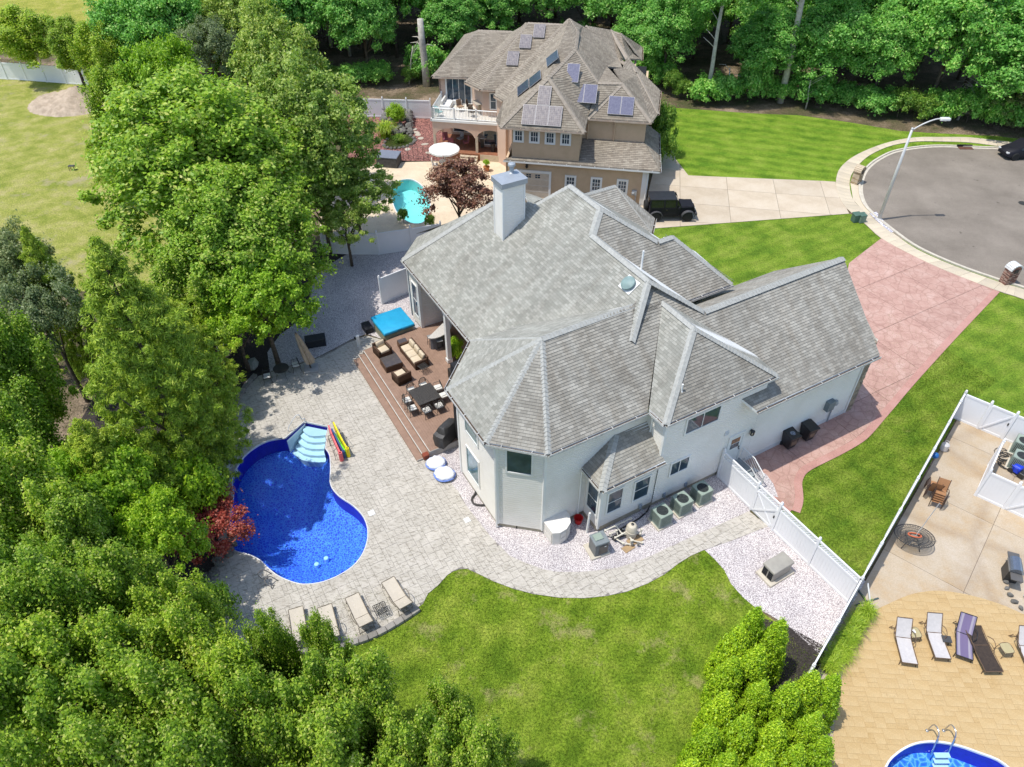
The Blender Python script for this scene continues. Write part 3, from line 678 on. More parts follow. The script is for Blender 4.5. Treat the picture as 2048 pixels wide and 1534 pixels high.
# ridge-end hips and east slopes
z3 = lambda v: 10.55 - .79 * (9.97 - v)
P3 = [(9.45, 9.97, 10.55), (8.35, 9.0, 9.78), (8.35, 6.5, z3(6.5)), (9.5, 5.05, z3(5.05)), (15.3, 5.05, z3(5.05)), (12.95, 7.88, z3(7.88)), (11.9, 7.86, z3(7.86))]
roof([P3[0], P3[1], (9.6, 5.05, z3(5.05)), (15.3, 5.05, z3(5.05)), P3[5], P3[6]], M_shs)
roof([(9.45, 12.97, 10.55), (9.45, 9.97, 10.55), (11.9, 7.86, 8.88), (13.5, 8.5, 7.8), (14.8, 13, 6.5), (12, 15, 8.3)], M_shw)   # east of the high ridge
roof([(12.95, 7.88, 8.88), (15.3, 5.05, 6.66), (16.0, 9.0, 6.4), (13.5, 9.2, 8)], M_shw)
# main south slope and garage
capx = [(8.35, 9.0, 9.75), (8.35, 4.15, 9.75)]
cutP4 = [[P4p(2.0, 3.65), P4p(.05, -.35), P4p(5.4, -.35), P4p(7.1, 3.65)],
         [P4p(7.1, 3.65), P4p(5.4, -.35), P4p(8.75, 3.4)], [P4p(7.1, 3.65), P4p(6.18, 2.3), P4p(8.75, 3.4), P4p(8.5, 4.25)],
         [P4p(8.5, 4.25), P4p(8.75, 3.4), P4p(9.2, 2.45), P4p(10.7, 2.45)],
         [P4p(9.2, 2.45), P4p(9.9, -.6), P4p(12.6, -2.0), P4p(19.63, -2.03), P4p(20.5, 2.46)],
         [P4p(9.9, -.6), P4p(10.95, -2.02), P4p(12.6, -2.0)]]
roof([P4p(2.0, 3.65), P4p(.05, -.35), P4p(5.4, -.35), P4p(8.75, 3.4), P4p(9.9, -.6), P4p(10.95, -2.02), P4p(19.63, -2.03), P4p(20.5, 2.46), P4p(10.7, 2.44), P4p(8.5, 4.25), P4p(6.18, 2.3), P4p(7.1, 3.65)], M_shs, cut=cutP4)
roof([(8.35, 4.15, 9.7), (10.7, 2.44, 8.12), (13, 5.5, 5.6), (13, 9.0, 5.6), (8.35, 9.0, 9.7)], M_shw)
roof([P4p(10.7, 2.46), P4p(20.5, 2.48), (20.4, 6.5, 5.0), (13.5, 6.5, 5.0)], M_shs)
# octagonal corner tower
AP = (2.02, 3.65, 9.0); tA = (-2.0, 5.65, 6.1); tB = (-2.02, 1.58, 6.1); tC = (.0, -.35, 6.1); tN = (.72, 8.35, 6.1)
roof([tB, AP, tA], M_shw); roof([tC, AP, tB], M_shs); roof([tA, AP, tN], M_shw)
roof([tN, AP, (7.25, 3.7, 8.97), (3.3, 8.2, 6.1)], M_shw)
# south bay with its own hips
VR = (8.75, 3.39, 8.8); VA = (8.75, 1.03, 8.8); VW = (5.5, -1.55, 6.25); VE = (12.35, -1.55, 6.25)
_n, _a, _u = plane_frame([Vector(VR), Vector(VA), Vector(VW)]); _z = lambda u_, v_: VA[2] - (_n.x * (u_ - VA[0]) + _n.y * (v_ - VA[1])) / _n.z
roof([VR, VA, VW, (5.48, -.36, _z(5.48, -.36))], M_shw); roof([VA, VW, VE][::1], M_shs); roof([VR, VA, VE, (12.35, .2, 6.4)], M_shw)
# small front-facing hip beyond the ridge
E1 = (14.74, 15.66, 8.0)
roof([(12.0, 15.62, 8.0), (11.6, 12.5, 6.0), (15.54, 12.53, 6.0), E1], M_shs); roof([E1, (15.54, 12.53, 6.0), (16.79, 13.83, 6.0)], M_shs)
roof([(12.0, 15.66, 8.0), E1, (16.79, 17.5, 6.0), (12.0, 18.5, 6.0)], M_shw); roof([E1, (16.79, 13.83, 6.0), (16.79, 17.5, 6.0)], M_shw)
# caps
caps([(1.4, 19.3, 4.72), (6.61, 16.76, 8.5)], house); caps([(7.75, 13.96, 9.31), (9.45, 12.97, 10.55), (9.45, 9.97, 10.55), (11.9, 7.86, 8.9), (12.95, 7.88, 8.9), (15.3, 5.05, 6.66)], house, wd=.2)
caps([(9.45, 9.97, 10.55), (8.35, 9.0, 9.75), (8.35, 4.15, 9.75), (10.7, 2.45, 8.14), (20.5, 2.47, 8.16)], house, wd=.21)
caps([(8.35, 4.15, 9.75), (6.18, 2.3, 8.12)], house, wd=.18); caps([AP, (7.25, 3.7, 8.97)], house, wd=.19)
for q in (tA, tB, tC, tN): caps([q, AP], house, wd=.17 if q != tN else .1)
caps([VR, VA, VW], house, wd=.18); caps([VA, VE], house, wd=.18)
caps([(12.0, 15.64, 8.0), E1], house, wd=.15); caps([E1, (15.54, 12.53, 6.0)], house, wd=.08)
# gutters
gutter(tC, (5.4, -.35, 6.1), (0, -1, 0)); gutter(tB, tC, (-.69, -.72, 0)); gutter(tA, tB, (-1, 0, 0)); gutter(tN, tA, (-.7, .7, 0))
gutter(VW, VE, (0, -1, 0)); gutter((5.5, -.5, 6.2), VW, (-1, 0, 0)); gutter(P4p(10.95, -2.03), P4p(19.63, -2.04), (0, -1, 0))
gutter((1.4, 19.3, 4.7), (1.4, 9.7, 4.7), (-1, 0, 0)); gutter((12.3, 5.05, 6.66), (15.3, 5.05, 6.66), (0, -1, 0)); gutter((15.54, 12.53, 6.0), (16.79, 13.83, 6.0), (.7, -.7, 0))
# walls
tw = [(-1.62, 5.35), (-1.62, 1.42), (.08, -.02), (5.78, -.02)]
for A, B in zip(tw[:-1], tw[1:]):
    a = MB(); F = onwall(A, B); L = (Vector(B) - Vector(A)).length; wbox(a, F, 0, L, 0, .28, -.1, -.02); a.build('foundation', M_found, house)
    wall(A, B, .27, 5.97)
wall((.7, 7.8), (-1.62, 5.35), .27, 5.97); wall((5.78, -.02), (5.78, -1.35), 3.6, 6.05); wall((5.78, -1.35), (12.05, -1.35), .3, 6.05)
wall((12.05, -1.35), (12.05, 1.5), 4.0, 6.4); wall((12.05, -1.352), (19.75, -1.352), .02, 5.1)
for p in tw[:3]: corner(p, .25, 5.95)
corner((5.78, -1.34), 3.5, 6.0)
a = MB(); a.box2((2.6, -1.33, 0), (12.0, -1.2, .35)); a.build('foundation', M_found, house)
a = MB(); a.box2((12.0, -1.4, .03), (19.8, -1.3, .32)); a.build('base_board', M_trimg, house)
# stone pier at the garage corner: each stone a piece
a = MB(); a.box2((19.8, -1.3, 0), (20.25, .3, 5.0)); pier = a.build('stone_pier', M_stone, house); k = 0; z = 0; rnd = random.Random(3)
while z < 4.6:
    h = rnd.uniform(.12, .2); x = 19.8
    while x < 20.28:
        l = min(rnd.uniform(.16, .34), 20.3 - x); b = MB(); b.rbox((x + l / 2, -1.34 - rnd.uniform(0, .03), z + h / 2), (l - .02, .12, h - .02), .02); b.build('stone', rnd.choice((M_stone, M_stone2)), pier); x += l
    z += h
wall((20.2, -1.3), (20.2, 6.0), .02, 5.2); 
# gable end filler of the garage
a = MB(); a.poly([(20.21, -1.3, 0), (20.21, 6, 0), (20.21, 6, 5), (20.21, 2.4, 7.9), (20.21, -1.3, 5)]) if False else a.add([(20.19, -1.3, 5.1), (20.19, 6, 5.1), (20.19, 2.4, 7.95)], [(0, 1, 2)]); a.build('gable', M_siding, house)
# bay at ground level
wall((2.5, -.02), (2.5, -1.3), .3, 3.6); wall((2.5, -1.3), (5.79, -1.3), .3, 3.62); corner((2.5, -1.3), .25, 3.6, w_=.12)
a = MB(); a.box2((2.47, -1.27, 0), (5.8, 0, .3)); a.build('foundation', M_found, house)
Bq = dict(a=(2.16, 0, 3.73), b=(2.2, -1.66, 3.68), c=(5.85, -1.66, 3.68), t1=(3.95, 0, 5.05), t2=(5.77, 0, 5.05), c2=(5.77, -1.38, 3.85))
roof([Bq['a'], Bq['b'], Bq['t1']], M_shs, th=.08); roof([Bq['b'], Bq['c'], Bq['c2'], Bq['t2'], Bq['t1']], M_shs, th=.08)
caps([Bq['b'], Bq['t1']], house, wd=.2); gutter(Bq['b'], Bq['c'], (0, -1, 0)); gutter((2.2, -.1, 3.7), Bq['b'], (-1, 0, 0))
# garden-side wing: wall facing the deck, recessed porch under the roof
wall((1.62, 19.0), (1.62, 17.55), .3, 4.75); wall((1.62, 17.55), (6.0, 17.55), .45, 4.72, zt2=7.9); wall((7.5, 17.55), (7.5, 8), .45, 8.6); corner((1.62, 17.55), .3, 4.7, w_=.2); corner((1.66, 19.3), .3, 4.7, w_=.12)
wall((7.5, 8.0), (.7, 7.8), .45, 6.0); a = MB(); a.box2((1.7, 8, .3), (7.5, 17.5, .44)); a.build('porch_floor', M_conc, house)
a = MB(); a.box2((1.5, 9.8, 4.35), (1.72, 19.0, 4.62)); a.build('porch_beam', M_trim, house)
for v_ in (13.55, 10.1):
    a = MB(); a.box((1.62, v_, 2.4), (.26, .26, 4.2)); a.box((1.62, v_, .6), (.34, .34, .25)); a.box((1.62, v_, 4.25), (.34, .34, .2)); a.build('column', M_trim, house)
# light blockers inside the hollow house: unseen solid boxes
a = MB(); a.box2((7.6, -1.2, 0.0), (19.7, 4.5, 4.6)); a.box2((-.9, 0.8, 0), (7.4, 7.6, 5.8)); a.box2((2.6, -1.2, .0), (7.7, 1, 3.4)); a.box2((7.6, 4.5, 0), (13.8, 17, 5.6)); a.box2((1.8, 17.7, 0), (7.7, 19.0, 4.4)); a.build('core', M_darkin, house)
# windows: tower
F = onwall((-1.62, 5.35), (-1.62, 1.42)); S_ = lambda v_: 5.35 - v_
window(F, S_(4.48), S_(3.25), 4.15, 4.95, gm=M_glasst); window(F, S_(4.5), S_(3.27), 1.15, 2.95, gm=M_glasst)
F = onwall((-1.62, 1.42), (.08, -.02)); window(F, .5, 1.62, 4.27, 5.72, gm=M_glass)
F = onwall((0, -1.3), (1, -1.3)); window(F, 2.92, 3.72, 1.2, 2.68, rows=2, sash=M_trimg); window(F, 4.5, 5.36, 1.2, 2.6, rows=2, sash=M_trimg)
F = onwall((2.5, -.02), (2.5, -1.3)); window(F, .3, 1.08, 1.1, 2.9, rows=2, sash=M_trimg)
F = onwall((0, -1.352), (1, -1.352)); window(F, 6.62, 7.7, 1.95, 2.8, cols=2, m=M_trim, sash=M_trim); window(F, 7.05, 9.05, 4.7, 5.65, cols=2, m=M_trim)
F = onwall((1.62, 19.0), (1.62, 17.55)); window(F, .45, 1.12, 1.0, 3.4, rows=2, gm=M_glass)
# side door, lamp, vents, meter, downspouts
F = onwall((0, -1.352), (1, -1.352)); a = MB(); wbox(a, F, 10.42, 11.3, .62, 2.68, 0, .05); door = a.build('door', M_trim, house)
a = MB(); wbox(a, F, 10.32, 10.42, .6, 2.78, 0, .08); wbox(a, F, 11.3, 11.4, .6, 2.78, 0, .08); wbox(a, F, 10.32, 11.4, 2.68, 2.8, 0, .085); a.build('door_frame', M_trim, house)
for i in range(3):
    for j in range(2):
        a = MB(); wbox(a, F, 10.56 + i * .2, 10.74 + i * .2, 1.75 + j * .38, 2.08 + j * .38, .05, .06); a.build('pane', glass_mat('amber_door_glass', (.22, .11, .05)) if j else M_glass, door)  # upper panes coloured amber, lower ones dark
a = MB(); a.lathe(F(11.2, 1.55, .1), [(.02, -.03), (.035, 0), (.02, .03)], 8); wbox(a, F, 11.16, 11.22, 1.6, 1.75, .05, .08); a.build('handle', M_black, door)
a = MB(); wbox(a, F, 9.88, 10.16, 3.1, 3.38, 0, .05); 
for k in range(4): wbox(a, F, 9.9, 10.14, 3.13 + k * .06, 3.15 + k * .06, .05, .07)
a.build('wall_vent', M_trimg, house)
a = MB(); p = F(11.85, 2.45, .15); a.lathe(p, [(.05, -.2), (.11, -.14), (.11, .1), (.14, .12), (.02, .22)], 6); wbox(a, F, 11.8, 11.9, 2.5, 2.6, 0, .16); ol = a.build('wall_lantern', M_black, house)
a = MB(); a.lathe(p, [(.07, -.12), (.085, .08)], 6, ); a.box(p, (.17, .17, .16)); a.build('lantern_glass', mat('lantern_glass', (.55, .48, .33), .3), ol)
a = MB(); wbox(a, F, 17.55, 18.05, 1.3, 1.95, 0, .3); eb = a.build('electric_panel', mat('grey_enamel', (.2, .24, .25), .5, (.16, .19, .2), 3), house)
a = MB(); a.lathe(F(18.3, 1.6, .15), [(.12, -.14), (.14, 0), (.1, .14)], 12); wbox(a, F, 18.2, 18.4, 1.3, 1.5, 0, .14); a.tube([F(18.28, 1.4, .08), F(18.28, .1, .08)], .045, 6); a.build('electric_meter', M_capm, house)
downspout([F(19.7, 4.7, .35), F(19.7, 4.3, .06), F(19.7, .1, .06)]); downspout([(2.14, -.08, 3.5), (2.14, -.08, .2)]); downspout([(-1.72, 1.36, 5.9), (-1.72, 1.36, .1)])
downspout([(5.72, -.5, 5.9), (5.72, -.42, 5.4), (5.72, -.42, 4.6)])
# chimney on the west slope
ch = MB(); CX0, CX1, CY0, CY1 = 5.6, 6.95, 13.75, 14.72; ZC = 11.1
for A, B in (((CX0, CY0), (CX1, CY0)), ((CX0, CY1), (CX0, CY0)), ((CX1, CY1), (CX0, CY1)), ((CX1, CY0), (CX1, CY1))): pass
a = MB(); a.box2((CX0 + .02, CY0 + .02, 7.0), (CX1 - .02, CY1 - .02, ZC)); chim = a.build('chimney', M_siding, house)
for A, B in (((CX0, CY0), (CX1, CY0)), ((CX0, CY1), (CX0, CY0)), ((CX1, CY1), (CX0, CY1)), ((CX1, CY0), (CX1, CY1))): wall(A, B, 7.3, ZC, chim, name='siding')
for p in ((CX0, CY0), (CX1, CY0), (CX0, CY1)): corner(p, 7.2, ZC, chim, .1)
a = MB(); a.box((6.275, 14.235, ZC + .02), (1.62, 1.24, .3)); a.add([(5.45, 13.6, ZC + .17), (7.1, 13.6, ZC + .17), (7.1, 14.87, ZC + .17), (5.45, 14.87, ZC + .17), (6.275, 14.235, ZC + .25)], [(0, 1, 4), (1, 2, 4), (2, 3, 4), (3, 0, 4)]); a.build('chimney_cap', M_capm, chim)
a = MB(); c_ = (6.6, 14.55, ZC + .2); a.lathe(c_, [(.2, 0), (.12, .06), (.12, .42)], 14); a.lathe((c_[0], c_[1], c_[2] + .42), [(.2, 0), (.22, .03), (.2, .12), (.1, .16)], 14); a.build('flue', M_capm, chim)
# roof vents and pipes
vc = Vector((7.72, 4.78, 9.3)); nrm = Vector((-m1, 0, 1)).normalized(); Mv = nrm.to_track_quat('Z', 'Y').to_matrix()
a = MB(); a.lathe(vc, [(.22, 0), (.22, .14), (.36, .14), (.385, .18), (.37, .24), (.25, .31), (.1, .34), (.01, .345)], 24, M=Mv); rv = smooth_by(a.build('roof_vent', M_vent, house))
a = MB(); a.add([vc + Mv @ Vector(q) for q in ((-.45, -.4, .05), (.45, -.4, .05), (.45, .4, .05), (-.45, .4, .05))], [(0, 1, 2, 3)]); a.build('flashing', M_trimg, rv)
for q in ((6.85, -.35, 6.12 + .9 * 0), ):
    z_ = 6.25 + 1.1 * .5; a = MB(); a.tube([(6.9, -.75, 6.9), (6.9, -.75, 7.45)], .045, 8); a.lathe((6.9, -.75, 6.95), [(.14, -.1), (.06, .08)], 8); a.build('vent_pipe', M_trim, house)
a = MB(); a.tube([(9.3, 5.9, 9.0), (9.3, 5.9, 10.15)], .05, 8); a.build('vent_pipe', M_trim, house)
# side steps with white railing
st = thing('side_steps', 'grey concrete landing and steps with white railing below the side door', 'steps', (HO.x, HO.y, 0), TH)
M_step = mat('grey_step_paint', (.30, .33, .34), .85, (.22, .24, .25), 4)
a = MB(); a.box2((10.2, -2.35, .02), (11.55, -1.37, .6)); a.build('landing', M_step, st)
for k in range(3): a = MB(); a.box2((10.2, -2.35 - .3 * (k + 1), .02), (11.55, -2.353 - .3 * k, .45 - .15 * k)); a.build('tread', M_step, st)
a = MB(); pr = [(11.5, -1.5, .6), (11.5, -2.35, .6), (11.5, -3.2, .1)]; H = .9
a.tube([(p[0], p[1], p[2] + H) for p in pr], .028, 6); a.tube([(p[0], p[1], p[2] + .12) for p in pr], .022, 6); a.build('handrail', M_trim, st)
for k in range(18):
    t = k / 17; y = -1.5 - 1.7 * t; zb = .6 if y > -2.35 else .6 - (-2.35 - y) / .85 * .5; a = MB(); a.tube([(11.5, y, zb + .1), (11.5, y, zb + H)], .014 if k % 17 else .035, 4); a.build('baluster', M_trim, st)
# ------------------------------------------------------------ the tan neighbour house (n-frame: x along its garage wall, y away)
M_stucco = mat('tan_stucco', (.60, .44, .29), .9, (.53, .385, .25), 1.2, bump=.3, bscale=50)
M_pink = siding_mat('pinkish_siding', (.62, .45, .35))
M_solar = NT('solar_panel_glass').set(.12, .8)
_tc = M_solar.n('TexCoord'); _br = M_solar.n('TexBrick'); _br.offset = 0; M_solar.l(_tc.outputs['UV'], _br.inputs['Vector']); _br.inputs['Scale'].default_value = 1
for k_, v_ in (('Brick Width', .16), ('Row Height', .16), ('Mortar Size', .006)): _br.inputs[k_].default_value = v_
_br.inputs['Color1'].default_value = (.17, .15, .145, 1); _br.inputs['Color2'].default_value = (.25, .225, .21, 1); _br.inputs['Mortar'].default_value = (.33, .31, .31, 1)
_mp = M_solar.n('Mapping'); _mp.inputs['Scale'].default_value = (9, 1.2, 1); M_solar.l(_tc.outputs['UV'], _mp.inputs[0])
M_solar.col(M_solar.mix(1.0, _br.outputs[0], M_solar.ramp(M_solar.noise(_mp.outputs[0], 2, 4, .8), [(.35, (.75, .75, .8)), (.65, (1.35, 1.3, 1.2))]), 'MULTIPLY')); M_solar = M_solar.m  # tan tone and streaks paint a reflection into the cell colour
M_alu = mat('aluminium_frame', (.46, .45, .45), .5, (.38, .37, .37), 6, metal=.3)
M_solard = mat('dark_solar_cell', (.05, .06, .11), .2, (.035, .042, .08), 6, spec=.8)
cN = crop(740, 20, .313)
def nf(x, y, z): return tuple(nn(*cN(x, y), z))
nh = thing('tan_house', 'large tan stucco and siding house with brown hip roofs carrying solar panels', 'house', (NO.x, NO.y, 0), TN)
GW = .55                                  # the garage wall line
def wallp(A, B, z0, z1, m=M_stucco, name='wall', th=.18):
    A, B = Vector((A[0], A[1], 0)), Vector((B[0], B[1], 0)); d = (B - A).normalized(); out = Vector((d.y, -d.x, 0)); a = MB()
    wbox(a, onwall(A, B), 0, (B - A).length, z0, z1, -th, 0); return a.build(name, m, nh)
def troof(P, th=.12, label=None):
    P = [Vector(p) for p in P]; a = MB(); a.add(P + [p - Vector((0, 0, th)) for p in P], [(i, (i + 1) % len(P), len(P) + (i + 1) % len(P), len(P) + i) for i in range(len(P))])
    tr = tessellate_polygon([P]); a.add([p - Vector((0, 0, .004)) for p in P], [tuple(t) for t in tr]); r = a.build('roof', M_capt, nh, label=label); a = MB()
    n, al, up = plane_frame(P); flat = max(abs((p - P[0]).dot(n)) for p in P) < .05
    for Q in ([P] if flat else [[P[i] for i in t] for t in tr]): shingles(a, Q, .2)
    a.build('shingles', M_sht, r, kind='stuff'); return r
# walls
wallp((-.6, GW), (11.0, GW), 0, 3.2); wallp((11.0, GW), (11.0, 9), 0, 3.2); wallp((-.6, 8), (-.6, GW), 0, 3.3)
wallp((-.1, GW - .03), (5.35, GW - .03), 3.3, 5.95); wallp((5.35, GW), (5.35, 3.25), 3.4, 6); wallp((-.1, 6), (-.1, GW), 3.2, 5.9)
wallp((5.35, 3.22), (10.4, 3.22), 3.9, 6); wallp((10.4, 3.25), (10.4, 10), 3.6, 6)
# lower roof round the garage and its shed hip
zE = 3.22
troof([(-.75, .25, zE), (11.85, .25, zE), (10.4, 3.2, 4.2), (5.36, 3.2, 4.2), (5.36, .5, 3.42), (-.1, .5, 3.42)])
troof([(11.85, .25, zE), (11.6, 7.6, zE), (10.42, 7.0, 4.2), (10.42, 3.2, 4.2)])
gutter((-.75, .25, zE), (11.85, .25, zE), (0, -1, 0), nh, M_trim); gutter((11.85, .25, zE), (11.6, 7.6, zE), (1, 0, 0), nh, M_trim)
# upper hips
A1, A2, APH = (-1.0, .15, 6.0), (5.7, .2, 6.0), (2.35, 3.5, 8.9)
p3 = (3.95, 7.7, 9.76); p2 = (3.75, 11.3, 10.1); pk = (2.9, 12.8, 10.6); p4 = (6.15, 5.35, 8.0); AP2 = (8.1, 5.6, 8.0)
troof([A1, A2, APH]); troof([A2, (5.7, 2.9, 6.0), (5.9, 4.6, 7.4), p4, p3, APH], label='south slope carrying three solar panels')
troof([(5.65, 2.95, 6.0), (10.8, 2.95, 6.0), AP2]); troof([(5.65, 2.95, 6.0), AP2, p4, (5.75, 3.0, 6.3)])
b4, b5 = nf(797, 548, 6.0), nf(852, 580, 6.0); b3 = nf(800, 512, 6.0); b2 = nf(705, 508, 6.0); b1 = nf(610, 462, 6.0)
troof([A1, APH, p3, p2, pk, b4, b5, (-1.55, 1.5, 6.0)])
r1, r2 = nf(1010, 82, 9.2), nf(1230, 92, 9.2)
troof([b3, (-2.5, 6.6, 6.0), b4, pk, r2][::1]); troof([b2, b3, r2, r1]); troof([b1, b2, r1, (r1[0] - .3, r1[1] + .4, 9.1)])
e1, e2 = nf(400, 425, 6.0), nf(620, 430, 6.0); g1, g2 = nf(690, 130, 8.0), nf(912, 138, 8.0)
troof([e1, (e2[0] + .4, e2[1], 6.0), (b1[0] + .6, b1[1] + .6, 6.3), g2, g1]); troof([e1, g1, (e1[0] + .3, e1[1] + 12, 6.0)]); troof([b1, r1, g2, (b1[0] + .4, b1[1] + 1.2, 6.4)])
troof([g1, g2, (g2[0], g2[1] + 6, 6), (g1[0], g1[1] + 6, 6)]); troof([r1, r2, pk, (8, 22, 5.5), (-3, 22, 5.5)])
# east slopes
q1, q2 = nf(1480, 160, 8.4), nf(1590, 310, 7.4); qa, qb = nf(1838, 665, 6.0), nf(1855, 515, 6.0); qc = nf(1665, 330, 7.6)
troof([p4, p3, (6.6, 9.5, 7.9), AP2]); troof([AP2, (10.8, 2.95, 6.0), qa, nf(1700, 420, 7.1), (7.2, 9.0, 7.9)][::-1])
troof([p3, p2, pk, nf(1360, 105, 9.6), q2, (7.9, 10.2, 7.6), (6.6, 9.5, 7.9)]); troof([nf(1360, 105, 9.6), nf(1480, 160, 8.6), q2]); troof([(7.2, 9.0, 7.9), (7.9, 10.2, 7.6), nf(1640, 300, 7.7), qb, qa, nf(1700, 420, 7.1)])
troof([nf(1380, 100, 9.3), nf(1540, 128, 8.2), nf(1605, 310, 7.6), q2])
s1, s2, s3, s4 = nf(1540, 128, 8.2), nf(1605, 150, 8.2), nf(1738, 235, 6.2), nf(1738, 315, 6.1)
troof([s1, s2, s3, s4, nf(1640, 310, 6.8)]); troof([nf(1480, 165, 8.3), s1, nf(1640, 310, 6.8), q2])
for pts in ([A1, APH, A2], [APH, p3, p2, pk], [b4, pk], [b2, r1, r2], [e1, g1, g2], [p4, AP2], [(5.65, 2.95, 6.0), AP2, (10.8, 2.95, 6.0)], [b1, r1], [nf(1380, 100, 9.3), q2, nf(1705, 405, 7.1), qa], [s1, nf(1700, 400, 7.2)], [s2, s4], [p3, p4]):
    caps(pts, nh, M_capt, .22, .3)
for A, B, o in ((A1, A2, (0, -1, 0)), ((5.65, 2.95, 6), (10.8, 2.95, 6), (0, -1, 0)), (e1, e2, (0, -1, 0)), (b1, b2, (-.7, -.7, 0)), (b2, b3, (0, -1, 0)), (b4, b5, (-.7, -.7, 0)), (qa, qb, (1, 0, 0)), (s3, s4, (1, 0, 0))): gutter(A, B, o, nh, mat('tan_gutter', (.6, .5, .4), .6, (.5, .36, .26), 3))
# far walls under the roofs
xw = 0
wallp((e1[0] + .4, e1[1] + .5), (-5.4, e1[1] + .5), 0, 6, M_pink); wallp((-5.4, e1[1] + .4), (-4.0, b2[1] + .5), 0, 6, M_pink); wallp((-4.0, b2[1] + .5), (-2.5, b2[1] + .5), 0, 6, M_pink)
wallp((-2.5, b2[1] + .4), (-2.4, 6.5), 0, 6, M_pink); wallp((-2.4, 6.5), (-1.5, 5.6), 0, 6, M_pink); wallp((-1.5, 5.8), (-.1, 5.5), 0, 6, M_pink); wallp((e1[0] + .4, e1[1] + 9), (e1[0] + .4, e1[1] + .5), 0, 6, M_pink)
a = MB(); a.box2((-.3, 1.2, 0), (10.2, 12, 3.1)); a.box2((.2, 1.2, 3), (5.2, 7, 5.8)); a.box2((-2.1, 8.5, 0), (10, 16, 5.9)); a.box2((5, 3.6, 3.8), (10.2, 9, 5.9)); a.box2((-8.1, e1[1] + .9, 0), (-2.2, 18, 5.8)); a.build('core', M_darkin, nh)
wallp((10.2, 10), (10.2, 14), 3, 6.2); wallp((9, 14.5), (9, 19), 3, 6)
# windows: four small ones under the eave, three on the garage, garage door
F = onwall((0, GW - .03), (1, GW - .03))
for x_ in (.45, 1.72, 2.98, 4.22): window(F, x_ - .27, x_ + .27, 4.85, 5.62, nh, cols=3, rows=2, fw=.16, m=M_trim)
F = onwall((0, GW), (1, GW))
for x_ in (4.78, 6.9, 9.02): window(F, x_ - .3, x_ + .3, 1.05, 2.0, nh, cols=3, rows=3, fw=.17, m=M_trim)
a = MB(); wbox(a, F, .6, 3.0, 0, 2.15, 0, .05); gd = a.build('garage_door', mat('cream_door_paint', (.62, .53, .42), .6), nh)
a = MB(); wbox(a, F, .42, .6, 0, 2.3, 0, .09); wbox(a, F, 3.0, 3.18, 0, 2.3, 0, .09); wbox(a, F, .42, 3.18, 2.15, 2.35, 0, .095); a.build('door_frame', M_trim, gd)
for x_ in (1.2, 1.42, 1.95, 2.17):
    for h_ in (1.72, 1.9): a = MB(); wbox(a, F, x_ - .09, x_ + .09, h_, h_ + .13, .05, .06); a.build('pane', M_glass, gd)
for h_ in (.5, 1.05, 1.6): a = MB(); wbox(a, F, .62, 2.98, h_ - .012, h_ + .012, .045, .056); a.build('door_groove', M_trimg, gd)
a = MB(); a.lathe((-.05 + 1.2, GW - .12, 2.75), [(.05, -.2), (.12, -.1), (.1, .12), (.02, .22)], 6); a.build('wall_lantern', M_black, nh)
a = MB(); wbox(a, F, 10.55, 11.05, 0, 3.2, 0, .05); a.build('corner_board', M_trim, nh)
a = MB(); wbox(a, F, 9.85, 10.25, .9, 1.3, 0, .16); a.tube([F(10.2, .9, .1), F(10.2, 0, .1)], .05, 6); a.lathe(F(9.95, 1.1, .2), [(.1, -.05), (.12, .05)], 10); a.build('gas_meter', mat('meter_grey', (.42, .44, .45), .5), nh)
downspout([(7.9, 3.1, 5.85), (7.9, 3.1, 4.25)], nh, .06, M_stucco); downspout([(5.75, 3.1, 5.5), (5.75, 3.1, 4.2)], nh, .06, M_stucco); downspout([(10.95, .45, 3.1), (10.95, .45, .1)], nh, .06)
# balcony over the arched porch
yB, zB = 6.75, 3.5; xL, xR = -8.35, -2.25
a = MB(); a.box2((xL, yB, zB - .12), (xR + .3, e1[1] + .8, zB)); a.build('balcony_floor', mat('white_deck_membrane', (.72, .68, .60), .6), nh)
a = MB(); a.box2((xL - .1, yB - .1, zB - .22), (xR, yB, zB - .02)); a.box2((xL - .12, yB - .1, zB - .22), (xL, e1[1] + .8, zB - .02)); a.build('balcony_fascia', M_trim, nh)
F = onwall((xL, yB), (xR, yB)); L = xR - xL; ar = MB()
def arch(c, r, y): return lambda s: (2.0 + .75 * math.sqrt(max(0, 1 - ((s - c) / r) ** 2))) if abs(s - c) < r else 1.95
f1, f2 = arch(2.0, 1.75, 0), arch(5.3, 1.25, 0); N_ = 48; bot = [(L * k / N_, max(f1(L * k / N_), f2(L * k / N_))) for k in range(N_ + 1)]
for (s0, h0), (s1, h1) in zip(bot[:-1], bot[1:]):
    vs = [F(s0, h0, 0), F(s1, h1, 0), F(s1, zB - .2, 0), F(s0, zB - .2, 0), F(s0, h0, -.15), F(s1, h1, -.15)]
    ar.add(vs, [(0, 1, 2, 3), (0, 4, 5, 1)])
ar.build('arched_beam', M_pink, nh)
for s_ in (.12, 4.0, 6.3 - .2): a = MB(); a.box(tuple(F(s_, 1.3, -.1)), (.22, .22, 1.5)); a.build('column', mat('cream_column', (.6, .52, .4), .7), nh)
